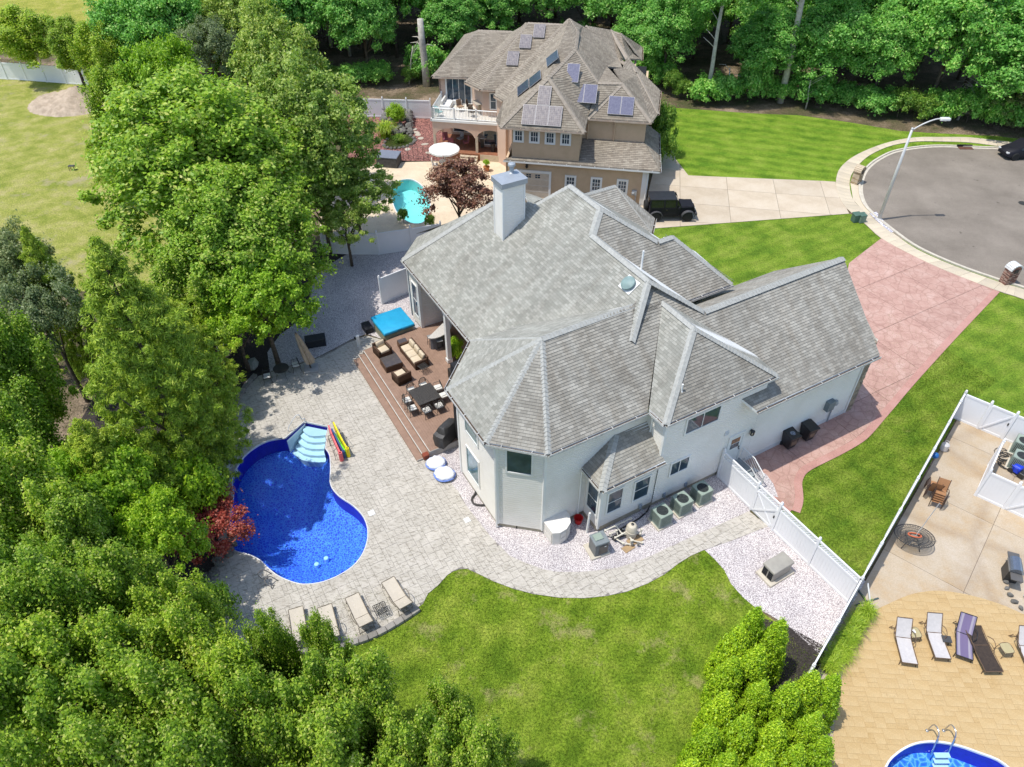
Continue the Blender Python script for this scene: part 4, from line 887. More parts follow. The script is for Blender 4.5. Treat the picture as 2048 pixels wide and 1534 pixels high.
def railing(A, B, z, n_posts, parent=nh, H=.95, m=M_trim, sp=.13):
    A, B = Vector((*A, z)), Vector((*B, z)); d = B - A; L = d.length; u_ = d / L; r = thing  # parts only
    a = MB(); a.tube([A + Vector((0, 0, H)), B + Vector((0, 0, H))], .045, 4); a.tube([A + Vector((0, 0, .1)), B + Vector((0, 0, .1))], .035, 4); rl = a.build('railing', m, parent)
    for k in range(n_posts + 1):
        p = A + u_ * L * k / n_posts; a = MB(); a.box((p.x, p.y, z + H / 2 + .05), (.13, .13, H + .12)); a.build('post', m, rl)
    a = MB(); k = sp
    while k < L: a.box(tuple(A + u_ * k + Vector((0, 0, H / 2 + .05))), (.035, .035, H - .1)); k += sp
    a.build('baluster', m, rl, kind='stuff')
railing((xL + .05, yB + .05), (xR - .1, yB + .05), zB, 3); railing((xL + .05, yB + .05), (xL + .05, e1[1] + .4), zB, 1)
Fb = onwall((e1[0] + .4, e1[1] + .5), (-5.4, e1[1] + .5))
window(Fb, .75, 2.95, 3.6, 5.75, nh, cols=4, m=M_trim, fw=.14); Fc = onwall((-4.0, b2[1] + .5), (-2.5, b2[1] + .5)); window(Fc, .75, 1.2, 4.2, 5.5, nh, rows=2, m=M_trim, fw=.1)
window(Fb, 1.2, 3.3, .9, 2.6, nh, cols=2, m=M_trim); window(Fc, .1, 1.2, .9, 2.7, nh, m=M_trim)
a = MB(); a.box2((xL, yB - .3, 0), (-.6, e1[1] + .4, .6)); a.build('porch_floor', mat('terracotta_tile', (.30, .13, .07), .7, (.22, .09, .05), 3), nh)
a = MB(); a.box2((-4.0, yB - .35, 0), (-.6, yB - .28, .58)); a.build('porch_wall', mat('limestone_wall', (.62, .52, .38), .8), nh)
for k in range(3): a = MB(); a.box2((-5.8, yB - .3 - .35 * (k + 1), 0), (-4.2, yB - .3 - .35 * k, .45 - .15 * k)); a.build('porch_step', mat('limestone_step', (.55, .46, .34), .8), nh)
# solar panels: rows on the slopes (each panel lies on the slope it is bolted to)
def panel(P0, ex, ey, n, w_=.95, h_=1.55, m=None, lab=None):
    c = P0 + n * .12; a = MB(); q = [c + ex * i * w_ / 2 + ey * j * h_ / 2 for i, j in ((-1, -1), (1, -1), (1, 1), (-1, 1))]
    lo = [p - n * .045 for p in q]; a.add(q + lo, [(4, 5, 1, 0), (5, 6, 2, 1), (6, 7, 3, 2), (7, 4, 0, 3), (7, 6, 5, 4), (0, 1, 2, 3)])
    f = a.build('solar_panel', M_alu, nh, label=lab); b = MB(); q2 = [c + n * .006 + ex * i * (w_ / 2 - .02) + ey * j * (h_ / 2 - .02) for i, j in ((-1, -1), (1, -1), (1, 1), (-1, 1))]
    b.add(q2, [(0, 1, 2, 3)], [[(0, 0), (w_, 0), (w_, h_), (0, h_)]]); b.build('cells', m or M_solar, f)
from mathutils.bvhtree import BVHTree
_v, _f = [], []
for r_ in list(nh.children):
    if r_.name.startswith('roof'):
        k_ = len(_v); _v += [q.co.copy() for q in r_.data.vertices]; _f += [tuple(i + k_ for i in p_.vertices) for p_ in r_.data.polygons]
ROOFS = BVHTree.FromPolygons(_v, _f)
M_solarb = mat('blue_solar_cell', (.16, .16, .215), .14, (.10, .10, .155), 7, spec=.8)
def onslope(P, px, py, cols=1, m=None, w_=.95, h_=1.6, lab=None):
    """panels side by side centred on a bearing, resting on the slope through P"""
    d = ray(*cN(px, py)); c0 = Vector((0, 0, CAMH)) - NO; C = Vector((c0.dot(NU), c0.dot(NV), CAMH)); D = Vector((d.dot(NU), d.dot(NV), d.z)).normalized()
    hit, n, _i, _d = ROOFS.ray_cast(C, D); n = -n if n.z < 0 else n
    if P: n = plane_frame([Vector(p) for p in P])[0]
    al = Vector((0, 0, 1)).cross(n).normalized(); up = n.cross(al); hit = hit + n * .06
    for k in range(cols): panel(hit + al * (k - (cols - 1) / 2) * (w_ + .02), al, up, n, w_, h_, m, lab)
SP = [A1, A2, APH]
onslope(SP, 1100, 680, 3, w_=1.02, h_=1.65); onslope(SP, 1115, 553, 1, w_=1.0, h_=1.6)
SQ = [(5.7, 2.9, 6.0), p4, p3]; nS, alS, upS = plane_frame([Vector(q) for q in ((4, 7.7, 9.76), (6.15, 5.35, 8.0), (8.2, 5.35, 8.0))])
SQ = [(5.0, 5.35, 8.0), (7.0, 5.35, 8.0), (5, 7.7, 9.76)]
onslope(SQ, 1367, 540, 2, w_=1.02, h_=1.65, m=M_solarb); onslope(SQ, 1297, 410, 1, w_=1.0, h_=1.65, m=M_solarb)
onslope([(5.65, 2.95, 6.0), (10.8, 2.95, 6.0), AP2], 1603, 618, 2, w_=1.0, h_=1.6, m=M_solarb)
SC = [b2, b3, r2]
for x_, y_ in ((1082, 143), (995, 210), (913, 318)): onslope(SC, x_, y_, 1, w_=1.02, h_=1.75)
SD = [b5, p3, pk]
for x_, y_ in ((1172, 318), (1062, 448), (985, 505)): onslope(None, x_, y_, 1, m=M_solard, w_=1.9, h_=1.15)
# ------------------------------------------------------------ pools
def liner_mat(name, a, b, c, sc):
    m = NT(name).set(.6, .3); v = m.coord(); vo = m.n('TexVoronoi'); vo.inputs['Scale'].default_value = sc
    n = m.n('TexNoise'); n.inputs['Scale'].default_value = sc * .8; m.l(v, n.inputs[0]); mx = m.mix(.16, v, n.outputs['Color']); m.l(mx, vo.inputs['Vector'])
    vo.feature = 'DISTANCE_TO_EDGE'; m.col(m.ramp(vo.outputs['Distance'], [(0, c), (.10, b), (.28, a)])); return m.m  # mottled liner print whose bright network doubles as painted caustics
M_liner = liner_mat('pebble_caustic_pool_liner', (.05, .085, .72), (.075, .22, .84), (.19, .48, .94), 8.5)
M_linerw = mat('deep_blue_pool_liner', (.06, .045, .62), .5, (.05, .035, .5), 4)
M_liner2 = mat('aqua_pool_plaster', (.38, .80, .78), .7, (.32, .72, .70), 1.5)
def water_mat(name, tint, spec=.05, bump=.25):
    m = NT(name); m.t.nodes.remove(m.p); out = m.t.nodes['Material Output']; tr = m.n('BsdfTransparent'); tr.inputs[0].default_value = (*tint, 1)
    gl = m.n('BsdfGlossy'); gl.inputs['Roughness'].default_value = .06; fr = m.n('Fresnel'); fr.inputs[0].default_value = 1.33
    v = m.coord(); b = m.n('Bump'); b.inputs['Strength'].default_value = bump; b.inputs['Distance'].default_value = .04; m.l(m.noise(v, 5, 3), b.inputs['Height']); m.l(b.outputs[0], gl.inputs['Normal'])
    mx = m.n('MixShader'); m.l(fr.outputs[0], mx.inputs[0]); m.l(tr.outputs[0], mx.inputs[1]); m.l(gl.outputs[0], mx.inputs[2]); m.l(mx.outputs[0], out.inputs[0]); return m.m
M_water = water_mat('deep_pool_water', (.70, .86, .98)); M_water2 = water_mat('shallow_pool_water', (.75, .97, .97))
M_coping = mat('white_pool_coping', (.72, .73, .72), .5, (.6, .61, .6), 4)
def pool(name, label, line, floor_m, wall_m, water_m, d0, d1, zw=-.1, cop=.07):
    c = sum(line, Vector()) / len(line); t = thing(name, label, 'swimming pool', (c.x, c.y, 0)); L = [p - c for p in line]; n = len(L)
    ar = area([(p.x, p.y) for p in L]); L = L if ar > 0 else L[::-1]
    a = MB(); vs = [(p.x, p.y, .03) for p in L] + [(p.x, p.y, -d0) for p in L]; a.add(vs, [(i, (i + 1) % n, n + (i + 1) % n, n + i) for i in range(n)]); a.build('pool_wall', wall_m, t)
    a = MB(); rings = [(1, d0), (.8, d0 + .1), (.55, (d0 + d1) / 2 + .15), (.3, d1), (.0, d1)]; vs = []
    cc_ = Vector((sum(p.x for p in L) / n, sum(p.y for p in L) / n, 0))
    for s, z in rings: vs += [(cc_.x + (p.x - cc_.x) * s, cc_.y + (p.y - cc_.y) * s, -z) for p in L]
    fs = []
    for k in range(len(rings) - 1): fs += [(k * n + i, k * n + (i + 1) % n, (k + 1) * n + (i + 1) % n, (k + 1) * n + i) for i in range(n)]
    a.add(vs, fs); a.build('pool_floor', floor_m, t, smooth=True)
    a = MB(); a.poly([(p.x, p.y, zw) for p in L]); a.build('water', water_m, t)
    a = MB(); ribbon(a, [p.copy() for p in L] + [L[0], L[1]], .012, -cop, -.05, .052); a.build('coping', M_coping, t)
    return t, c
pt, pc = pool('swimming_pool', 'kidney shaped in-ground pool with deep blue water in the stamped patio', POOL, M_liner, M_linerw, M_water, 1.0, 2.1, cop=.03)
M_steps = mat('white_fibreglass', (.86, .92, .88), .4, (.78, .86, .84), 2)
A_, B_, C_, D_ = (at(574, 882), at(610, 848), at(655, 857), at(648, 903))
left = lambda t: A_.lerp(B_, t); right = lambda t: D_.lerp(C_, t)
for k in range(5):
    t1, t0 = 1 - .19 * k, 1 - .19 * (k + 1); a = MB(); P_ = []
    q = [left(t0) .lerp(right(t0), s) + (left(t0) - left(t1)).normalized() * .35 * math.sin(PI * s) for s in (0.04, .2, .4, .6, .8, .96)]
    P_ = [left(t1).lerp(right(t1), .02)] + q + [right(t1).lerp(left(t1), .02)]
    a.prism([p - pc for p in P_], -2.0, -.16 - .2 * k); a.build('step', M_steps, pt)
a = MB(); e_ = [A_ + (D_ - A_).normalized() * 0, left(0.02).lerp(right(.02), .5), D_]
for s_, q in ((0, (A_, B_)), (1, (D_, C_))): 
    a2 = MB(); a2.add([q[0] - pc + Vector((0, 0, -1)), q[1] - pc + Vector((0, 0, -1)), q[1] - pc + Vector((0, 0, .02)), q[0] - pc + Vector((0, 0, .02))], [(0, 1, 2, 3)]); a2.build('step_side', M_steps, pt)
M_lightg = mat('pool_light', (.8, 1, 1), .3)
for x, y in ((633, 1128), (652, 1116)):
    p = at(x, y, -1.5) - pc; a = MB(); a.lathe(p, [(.12, -.25), (.12, .0), (.1, .02), (.01, .03)], 14); a.build('main_drain', M_lightg, pt)
a = MB(); p = at(472, 942, .0) - pc; a.box(p + Vector((.02, 0, -.06)), (.05, .3, .14)); a.build('skimmer', M_coping, pt)
pool('neighbour_pool', 'turquoise freeform pool behind the tan house, beside the dark red tree', POOL2, M_liner2, M_liner2, M_water2, 1.0, 1.5)
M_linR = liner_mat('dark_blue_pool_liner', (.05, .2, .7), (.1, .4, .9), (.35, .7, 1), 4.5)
pool('right_pool', 'blue pool at the bottom right corner set in yellow stamped concrete', POOL3, M_linR, M_linerw, M_water, 1.0, 1.8, cop=.06)
a = MB(); p = at(1880, 1500, -.2); rt = thing('pool_ladder', 'chrome handrails over white steps at the right-hand pool edge', 'pool ladder', (p.x, p.y, 0))
for dx in (-.33, .33):
    q = [(dx, -.1, -.4), (dx, .05, .2), (dx, .15, .65), (dx, .3, .84), (dx, .5, .8), (dx, .62, .62), (dx, .65, .05)]; a = MB(); a.tube(cat_curve([Vector(v_) for v_ in q], 4), .028, 8); a.build('handrail', M_steel, rt)
    a = MB(); a.lathe((dx, .65, .045), [(.07, 0), (.05, .03)], 12); a.build('flange', M_steel, rt)
for k in range(3): a = MB(); a.box((0, -.2 - .12 * k, -.2 - .22 * k), (.6, .2, .03)); a.build('tread', M_steps, rt)
def rail(px, label, r=.022, m=M_steel, name='pool_handrail', h=.85):
    """bent tube handrail: two deck feet and a raised loop"""
    b0, b1 = at(*px[0], .05), at(*px[1], .05); c = (b0 + b1) / 2; t = thing(name, label, 'handrail', (c.x, c.y, 0)); d = b1 - b0
    q = [b0 - c, b0 - c + Vector((0, 0, .3)), b0 - c + d * .35 + Vector((0, 0, h * .8)), b0 - c + d * .62 + Vector((0, 0, h)), b0 - c + d * .78 + Vector((0, 0, h * .85)), b0 - c + d * .86 + Vector((0, 0, .35)), b1 - c + Vector((0, 0, .3)), b1 - c]
    a = MB(); a.tube(cat_curve(q, 4), r, 7); a.build('rail', m, t)
    for e in (b0 - c, b1 - c): a = MB(); a.lathe(e + Vector((0, 0, -.04)), [(.06, 0), (.05, .03)], 10); a.build('foot', m, t)
    return t
rail([(578, 863), (610, 843)], 'bent white handrail on the left side of the pool steps', m=M_coping)
rail([(653, 880), (673, 856)], 'bent white handrail beside the pool steps next to the foam noodles', m=M_coping)
p = at(545, 1160); t = thing('pool_ladder', 'dark looped ladder rails at the lower left pool edge', 'pool ladder', (p.x, p.y, 0), -.75)
for dx in (-.27, .27):
    a = MB(); a.tube(cat_curve([Vector((dx, .15, .05)), Vector((dx - .18, -.1, .5)), Vector((dx - .1, -.4, .55)), Vector((dx + .1, -.35, .3)), Vector((dx + .05, -.1, .05))], 5), .022, 7); a.build('rail', mat('grey_rail', (.22, .2, .18), .4), t)
for x, y, s, l in ((456, 934.6, .33, 'pale square skimmer lid in the shaded patio left of the pool'), (743, 1026, .33, 'white square skimmer lid in the sunny patio right of the pool'), (934, 1040, .3, 'white square drain lid in the patio near the house corner')):
    p = at(x, y, .045); a = MB(); a.rbox((0, 0, .01), (s, s, .02), .02, rz=TH); o = a.build('skimmer_lid', M_coping); o.location = p; tag(o, l, 'lid')

# ------------------------------------------------------------ fences
M_vinyl = siding_mat('white_vinyl_fence', (.80, .80, .80), (.95, .95, .95))
def fence(name, label, pts, H=1.95, lattice=False, gates=(), caps_=True, skip=()):
    """post-and-panel vinyl fence along world points"""
    c = pts[0]; t = thing(name, label, 'fence', (c.x, c.y, 0)); P = [p - c for p in pts]
    pm = MB(); pm.rbox((0, 0, H / 2 + .03), (.13, .13, H + .06), .01, n=1); pm.lathe((0, 0, H + .06), [(.095, 0), (.095, .03), (.07, .05)], 4, M=Matrix.Rotation(PI / 4, 3, 'Z')); pm.lathe((0, 0, H + .1), [(.05, 0), (.065, .04), (.05, .09), (.01, .11)], 10); me = pm.mesh('post', M_vinyl)
    for i, p in enumerate(P):
        o = bpy.data.objects.new('post', me); COL.objects.link(o); o.parent = t; o.location = (p.x, p.y, 0)
        q = P[min(i + 1, len(P) - 1)] - P[max(i - 1, 0)]; o.rotation_euler.z = math.atan2(q.y, q.x)
    for i in range(len(P) - 1):
        if i in skip: continue
        A, B = P[i], P[i + 1]; d = (B - A); L = d.length; d.normalize(); rz = math.atan2(d.y, d.x); M_ = (A + B) / 2; out = Vector((d.y, -d.x, 0)); top = H - (.42 if lattice else .12); g_ = i in gates
        sub = thing if False else None; a = MB(); n_ = max(4, int(L / .17)); x = .07
        for k in range(n_):
            w_ = (L - .14) / n_; a.box((A + d * (x + w_ / 2) + Vector((0, 0, top / 2 + .06))), (w_ - .008, .035, top - .06), rz=rz); x += w_
        a.box(M_ + Vector((0, 0, top / 2 + .06)), (L - .14, .02, top - .08), rz=rz); pn = a.build('gate_panel' if g_ else 'panel', M_vinyl, t)
        a = MB()
        for zz, hh in ((.1, .14), (top, .14)) + (((H - .05, .09),) if lattice else ()): a = MB(); a.rbox(M_ + Vector((0, 0, zz)), (L - .1, .07, hh), .01, rz=rz, n=1); a.build('rail', M_vinyl, pn)
        if lattice:
            a = MB(); s_ = .0; h0, h1 = top + .07, H - .09; st_ = (h1 - h0) / 1.0
            for sgn in (1, -1):
                s_ = .07
                while s_ < L - .07 - st_ * .5:
                    for k in range(1):
                        p0 = A + d * s_ + Vector((0, 0, h0 if sgn > 0 else h1)); p1 = A + d * min(L - .05, s_ + st_) + Vector((0, 0, h1 if sgn > 0 else h0)); a.tube([p0 + out * .008 * sgn, p1 + out * .008 * sgn], .02, 4)
                    s_ += .115
            a.build('lattice', M_vinyl, pn, kind='stuff')
        if g_:
            for sgn in ((1, -1) if lattice else (1,)):
                a = MB(); p0 = A + d * .1 + Vector((0, 0, .15 if sgn > 0 else top - .1)); p1 = B - d * .1 + Vector((0, 0, top - .1 if sgn > 0 else .15))
                e_ = p1 - p0; c_ = (p0 + p1) / 2 + out * (.04 + .012 * (sgn > 0)); a.box(c_, (e_.length, .03, .09), rz=rz, ry=-math.atan2(e_.z, math.hypot(e_.x, e_.y))); a.build('brace', M_vinyl, pn)
            for s_ in (.1, L - .1): a = MB(); a.box(A + d * s_ + out * .04 + Vector((0, 0, top / 2 + .05)), (.09, .03, top - .1), rz=rz); a.build('stile', M_vinyl, pn)
            a = MB(); a.box(B - d * .12 + out * .07 + Vector((0, 0, top * .62)), (.06, .05, .16), rz=rz); a.build('latch', M_black, pn)
    return t
fence('white_fence', 'white lattice-topped vinyl fence with crossed-brace gate running from the side door steps', [W(10.1, -1.5), W(10.1, -4.0), W(10.12, -5.5), W(10.15, -7.85), W(10.2, -10.25)], 1.97, True, gates=(1,))
FD = (W(24.88, -4.71) - W(10.2, -10.25)).normalized(); c0 = W(10.2, -10.25)
fence('white_fence', 'long white vinyl fence between the striped side lawn and the concrete court', [W(10.2, -10.25)] + [c0 + FD * s for s in (2.42, 4.9, 7.5, 10.1, 12.6, 14.75, 15.65)], 1.95)
fence('white_fence', 'white vinyl fence section running down behind the arborvitae from the corner', [c0, c0 - FD * 2.65, c0 - FD * 5.2, c0 - FD * 7.7, c0 - FD * 10.2], 1.95)
E0 = c0 + FD * 15.65; ED = Vector((FD.y, -FD.x, 0))
fence('white_fence', 'white vinyl fence with diagonal-braced gate across the top of the concrete court', [E0, E0 + ED * 1.35, E0 + ED * 2.65, E0 + ED * 5.0], 1.95, gates=(1,))
R0 = W(23.3, -8.1); R1 = W(20.85, -9.05)
fence('white_fence', 'short white vinyl fence side of the equipment pen in the concrete court', [R0 + (R1 - R0) * 0, R1], 1.9)
fence('white_fence', 'white vinyl pen fence with gate in front of the right-hand air conditioners', [R1, R1 + ED * 1.35, R1 + ED * 2.7, R1 + ED * 5], 1.9, gates=(1,))
fence('privacy_screen', 'single white vinyl privacy screen panel between hot tub and gravel', [W(.5, 21.8), W(2.9, 22.15)], 2.15)
fN = lambda px: [at(x, y, 1.9) * 1 - Vector((0, 0, 1.9)) for x, y in px]
fence('white_fence', 'white vinyl fence along the back of the turquoise pool terrace', fN([(640, 462), (698, 465), (752, 465), (820, 456), (880, 446)]), 1.9)
fence('white_fence', 'white vinyl fence behind the pond garden beside the tan house', fN([(700, 196), (764, 197), (812, 198.5), (860, 200)]), 1.9)
fence('white_fence', 'white vinyl fence far left at the edge of the dry field', fN([(-120, 118), (-60, 121), (0, 124), (40, 126), (80, 129), (120, 132), (165, 136)]), 1.9)
fence('white_fence', 'white vinyl fence glimpsed between the cedar and the light green maple', fN([(405, 668), (440, 640)]), 1.9)
fence('white_fence', 'white vinyl fence glimpsed below the left tree mass', fN([(80, 1118), (140, 1085)]), 1.7)

# ------------------------------------------------------------ low garden walls of split blocks
def blockwall(label, px, w_=.3, h=.2, l=.42):
    P = cat_curve(G(px), 6); c = P[0]; t = thing('garden_wall', label, 'wall', (c.x, c.y, 0)); s = 0; L = [0]
    for a_, b_ in zip(P[:-1], P[1:]): L.append(L[-1] + (b_ - a_).length)
    n = int(L[-1] / l)
    for k in range(n):
        q = (k + .5) * L[-1] / n; i = max(j for j in range(len(L)) if L[j] <= q); i = min(i, len(P) - 2); f = (q - L[i]) / max(1e-6, L[i + 1] - L[i]); p = P[i].lerp(P[i + 1], f); d = P[i + 1] - P[i]
        a = MB(); a.rbox((0, 0, h / 2), (L[-1] / n - .015, w_ * random.uniform(.93, 1.05), h), .02, n=1); o = a.build('block', M_block, t); o.location = (p.x - c.x, p.y - c.y, random.uniform(-.005, .005)); o.rotation_euler.z = math.atan2(d.y, d.x)
blockwall('low grey block wall along the patio edge behind the sun loungers', [(838, 1219), (800, 1244), (760, 1267), (715, 1285), (660, 1298), (600, 1303)])
blockwall('low grey block wall curving round the lower left end of the patio', [(428, 1195), (431, 1225), (443, 1252), (466, 1282), (505, 1302)])
blockwall('low shaded block edging between patio and the cedar bed', [(512, 752), (492, 775), (474, 806), (466, 838), (436, 860), (400, 888)], .26)
blockwall('dark block edging between patio and white gravel by the umbrella', [(733, 674), (700, 684), (673, 699), (640, 716)], .12, .07)
M_rock = mat('grey_boulder', (.22, .21, .19), .9, (.09, .085, .075), 2.5, bump=1, bscale=6)
def rock(mb, c, r, seed=0):
    rn = random.Random(seed); c = Vector(c); M = Matrix.Rotation(rn.uniform(0, 6), 3, 'Z'); vs = []; n = 8
    prof = [(.75, -.3), (1, 0), (.85, .35), (.5, .6)]
    for k, (q, z) in enumerate(prof):
        for i in range(n): vs.append(c + M @ Vector((math.cos(i * PI / 4) * q * r * rn.uniform(.75, 1.1), math.sin(i * PI / 4) * q * r * .75 * rn.uniform(.75, 1.1), z * r * rn.uniform(.8, 1.1))))
    fs = [tuple(range(n))[::-1], tuple(range(3 * n, 4 * n))]
    for k in range(3): fs += [(k * n + i, k * n + (i + 1) % n, (k + 1) * n + (i + 1) % n, (k + 1) * n + i) for i in range(n)]
    mb.add(vs, fs)
a = MB(); rock(a, (0, 0, .2), .55, 3); o = smooth_by(a.build('boulder', mat('pale_boulder', (.33, .34, .3), .85, (.22, .23, .2), 3)), 30); o.location = at(506, 735); tag(o, 'smooth pale boulder in the dark bed near the bistro table', 'rock')
t = thing('rock_edging', 'heap of dark rocks between the red maple and the pool', 'rocks', tuple(at(440, 1120)))
for k in range(34):
    u_ = k / 33; x = 468 - 50 * u_ + random.uniform(-8, 8); y = 1080 + 90 * u_ + random.uniform(-14, 8); p = at(x, y) - t.location; a = MB(); rock(a, (p.x, p.y, .08), random.uniform(.14, .32), k); a.build('stone', M_rock, t)

# ------------------------------------------------------------ the timber deck
M_deck = NT('brown_composite_board').set(.7, .3); v = M_deck.coord('Object', (1, 1, 1)); M_deck.col(M_deck.ramp(M_deck.noise(v, 3, 5), [(.3, (.25, .16, .115)), (.7, (.325, .21, .152))])); M_deck = M_deck.m
dk = thing('deck', 'brown composite board deck with two long white-edged steps', 'deck', (HO.x, HO.y, 0), TH)
u0, v0, v1 = -2.62, 7.3, 17.2; ZD = .45
def boards(parent, x0, x1, y0, y1, z, wd=.14, name='board', clipx=None):
    a = MB(); x = x0
    while x < x1 - .01:
        e = min(x1, x + wd); a.box2((x + .003, y0, z - .03), (e - .003, clipx(x) if clipx else y1, z + random.uniform(-.001, .001))); x += wd
    return a.build(name, M_deck, parent, kind='stuff')
boards(dk, u0, 7.4, v0, 17.2, ZD, clipx=lambda x: 17.2 + max(0, min(.45, (x + 2.6) * .12)))
a = MB(); a.box2((u0, v0, 0), (7.4, v0 + .03, ZD - .031)); a.box2((u0, v0, 0), (u0 + .03, 17.2, ZD - .031)); a.box2((u0, 17.2, 0), (1.8, 17.24, ZD - .031)); a.build('skirt', M_deck, dk)
for k, zz in ((1, .3), (2, .15)):
    st_ = MB(); x1 = u0 - .38 * (k - 1); st_.box2((x1 - .38, v0, 0), (x1 - .002, 17.2 - .1 * k, zz)); s_ = st_.build('step', M_deck, dk)
    a = MB(); a.box2((x1 - .0, v0, zz), (x1 + .03, 17.15, zz + .147)); a.box2((x1 - .012, v0, zz + .13), (x1 + .035, 17.15, zz + .152 + .004)); a.build('nosing', mat('pale_nosing', (.58, .54, .48), .7), s_)
a = MB(); a.box2((u0 - .75, v0 - .035, 0), (-.3, v0 - .003, .16)); a.box2((u0, v0 - .035, .16), (-.3, v0 - .003, ZD)); a.build('side_trim', mat('grey_trim_board', (.45, .42, .38), .7), dk)

# ------------------------------------------------------------ deck furniture
M_wick = NT('brown_wicker').set(.6, .35); v = M_wick.coord(); wv = M_wick.n('TexWave'); wv.inputs['Scale'].default_value = 9; wv.inputs['Distortion'].default_value = 1; M_wick.l(v, wv.inputs[0])
M_wick.col(M_wick.mix(1.0, M_wick.ramp(wv.outputs['Fac'], [(.2, (.045, .025, .015)), (.8, (.14, .075, .045))]), M_wick.ramp(M_wick.noise(v, 14, 3), [(.3, (.8, .8, .8)), (.7, (1.2, 1.2, 1.2))]), 'MULTIPLY')); M_wick.bump(wv.outputs['Fac'], .6, .02); M_wick = M_wick.m
M_cush = mat('cream_cushion', (.62, .52, .38), .9, (.55, .46, .33), 3, bump=.3, bscale=12)
M_glasstop = mat('bronze_glass_top', (.09, .07, .06), .12, (.06, .05, .045), 6, spec=.7)
def sofa(name, label, cat, pos, rz, w_, seats, d=.85, backcush=True, mw=M_wick):
    t = thing(name, label, cat, (pos.x, pos.y, ZD), rz)          # faces local -y
    a = MB(); a.rbox((0, 0, .17), (w_, d, .3), .03); a.build('base', mw, t)
    for s in (-1, 1): a = MB(); a.rbox((s * (w_ / 2 - .07), -.02, .3), (.14, d - .04, .56), .03); a.build('arm', mw, t)
    a = MB(); a.rbox((0, d / 2 - .07, .37), (w_, .14, .7), .03); a.build('back', mw, t)
    iw = (w_ - .3) / seats
    for k in range(seats):
        x = -w_ / 2 + .15 + iw * (k + .5); a = MB(); a.rbox((x, -.08, .40), (iw - .02, d - .2, .16), .05); a.build('seat_cushion', M_cush, t, smooth=True)
        if backcush: a = MB(); a.rbox((x, d / 2 - .24, .62), (iw - .05, .18, .42), .07, rx=-.25, rz=random.uniform(-.15, .15)); a.build('back_cushion', M_cush, t, smooth=True)
    return t
crn = crop(640, 580, .2477)
def dpos(x, y, z=ZD): return at(*crn(x, y), z)
sofa('armchair', 'brown wicker armchair with cream cushions next to the hot tub end of the deck', 'armchair', dpos(505, 490, ZD + .2), TH + .12, .92, 1, .9)
sofa('armchair', 'brown wicker armchair turned towards the table, its back to the dining set', 'armchair', dpos(660, 705, ZD + .2), TH + PI + .15, .92, 1, .85, False)
sofa('sofa', 'three-seat brown wicker sofa with cream cushions in the middle of the deck', 'sofa', dpos(760, 530, ZD + .2), TH - PI / 2 + .05, 2.25, 3, .92)
def wtable(label, pos, rz, wx, wy, h=.42):
    t = thing('coffee_table', label, 'table', (pos.x, pos.y, ZD), rz); a = MB(); a.rbox((0, 0, h / 2 - .01), (wx, wy, h - .02), .02); a.build('base', M_wick, t)
    a = MB(); a.rbox((0, 0, h + .01), (wx - .04, wy - .04, .025), .02); a.build('table_top', M_glasstop, t)
wtable('low brown wicker coffee table between the two armchairs', dpos(577, 590, ZD + .2), TH, 1.1, 1.05); wtable('small square wicker end table behind the sofa', dpos(672, 440, ZD + .2), TH, .6, .6, .45)
M_iron = mat('cast_iron', (.05, .047, .043), .5, (.03, .028, .026), 8, spec=.5)
M_wcush = mat('white_cushion', (.72, .70, .64), .9, (.62, .6, .55), 6)
def fretwork(mb, w_, h, M, nx=6, ny=6, r=.011, arch=False):
    """cast metal scroll pattern: rim plus crossing scrolls inside"""
    top = lambda x: h * (1 if not arch else math.sqrt(max(.05, 1 - (abs(x) / (w_ / 2)) ** 2.4)))
    pts = [M @ Vector((x, top(x), 0)) for x in [w_ * (k / 12 - .5) for k in range(13)]]
    mb.tube([M @ Vector((-w_ / 2, 0, 0))] + pts + [M @ Vector((w_ / 2, 0, 0))], r * 1.5, 5, closed=True)
    for i in range(1, nx):
        x = w_ * (i / nx - .5); mb.tube([M @ Vector((x + .02 * (-1) ** k, top(x) * k / 4, 0)) for k in range(5)], r, 4)
    for j in range(1, ny):
        for sg in (-1, 1): mb.tube([M @ Vector((sg * w_ / 2 * k / 3, min(top(w_ / 2 * k / 3), h * (j / ny + .12 * math.sin(k * 2.1))), 0)) for k in range(4)], r, 4)
def iron_chair(cushion=True, m=M_iron):
    t = thing('patio_chair', 'x', 'chair')
    a = MB(); fretwork(a, .46, .46, Matrix.Translation((0, -.24, .42)), 5, 5); a.build('seat', m, t)
    a = MB(); fretwork(a, .48, .52, Matrix.Translation((0, .22, .43)) @ Matrix.Rotation(math.radians(100), 4, 'X') @ Matrix.Scale(1, 4), 5, 5, arch=True); a.build('backrest', m, t)
    for sx in (-1, 1):
        for sy in (-1, 1): a = MB(); a.tube([(sx * .21, sy * .2, .42), (sx * .22, sy * .22, .2), (sx * .25, sy * .27, 0)], .016, 5); a.build('leg', m, t)
        a = MB(); a.tube(cat_curve([Vector((sx * .23, .22, .68)), Vector((sx * .26, 0, .66)), Vector((sx * .25, -.2, .64)), Vector((sx * .22, -.22, .43))], 3), .015, 5); a.build('arm', m, t)
    if cushion: a = MB(); a.rbox((0, 0, .46), (.43, .43, .06), .05); a.build('seat_cushion', M_wcush, t, smooth=True)
    return t
tb = dpos(845, 838, ZD + .72); tw = thing('dining_table', 'rectangular dark cast metal dining table on the deck', 'table', (tb.x, tb.y, ZD), TH + .02)
a = MB(); a.rbox((0, 0, .70), (1.38, 1.42, .022), .03); a.build('table_top', mat('dark_cast_top', (.075, .068, .06), .45, (.035, .032, .03), 28, lo=.45, hi=.5), tw)
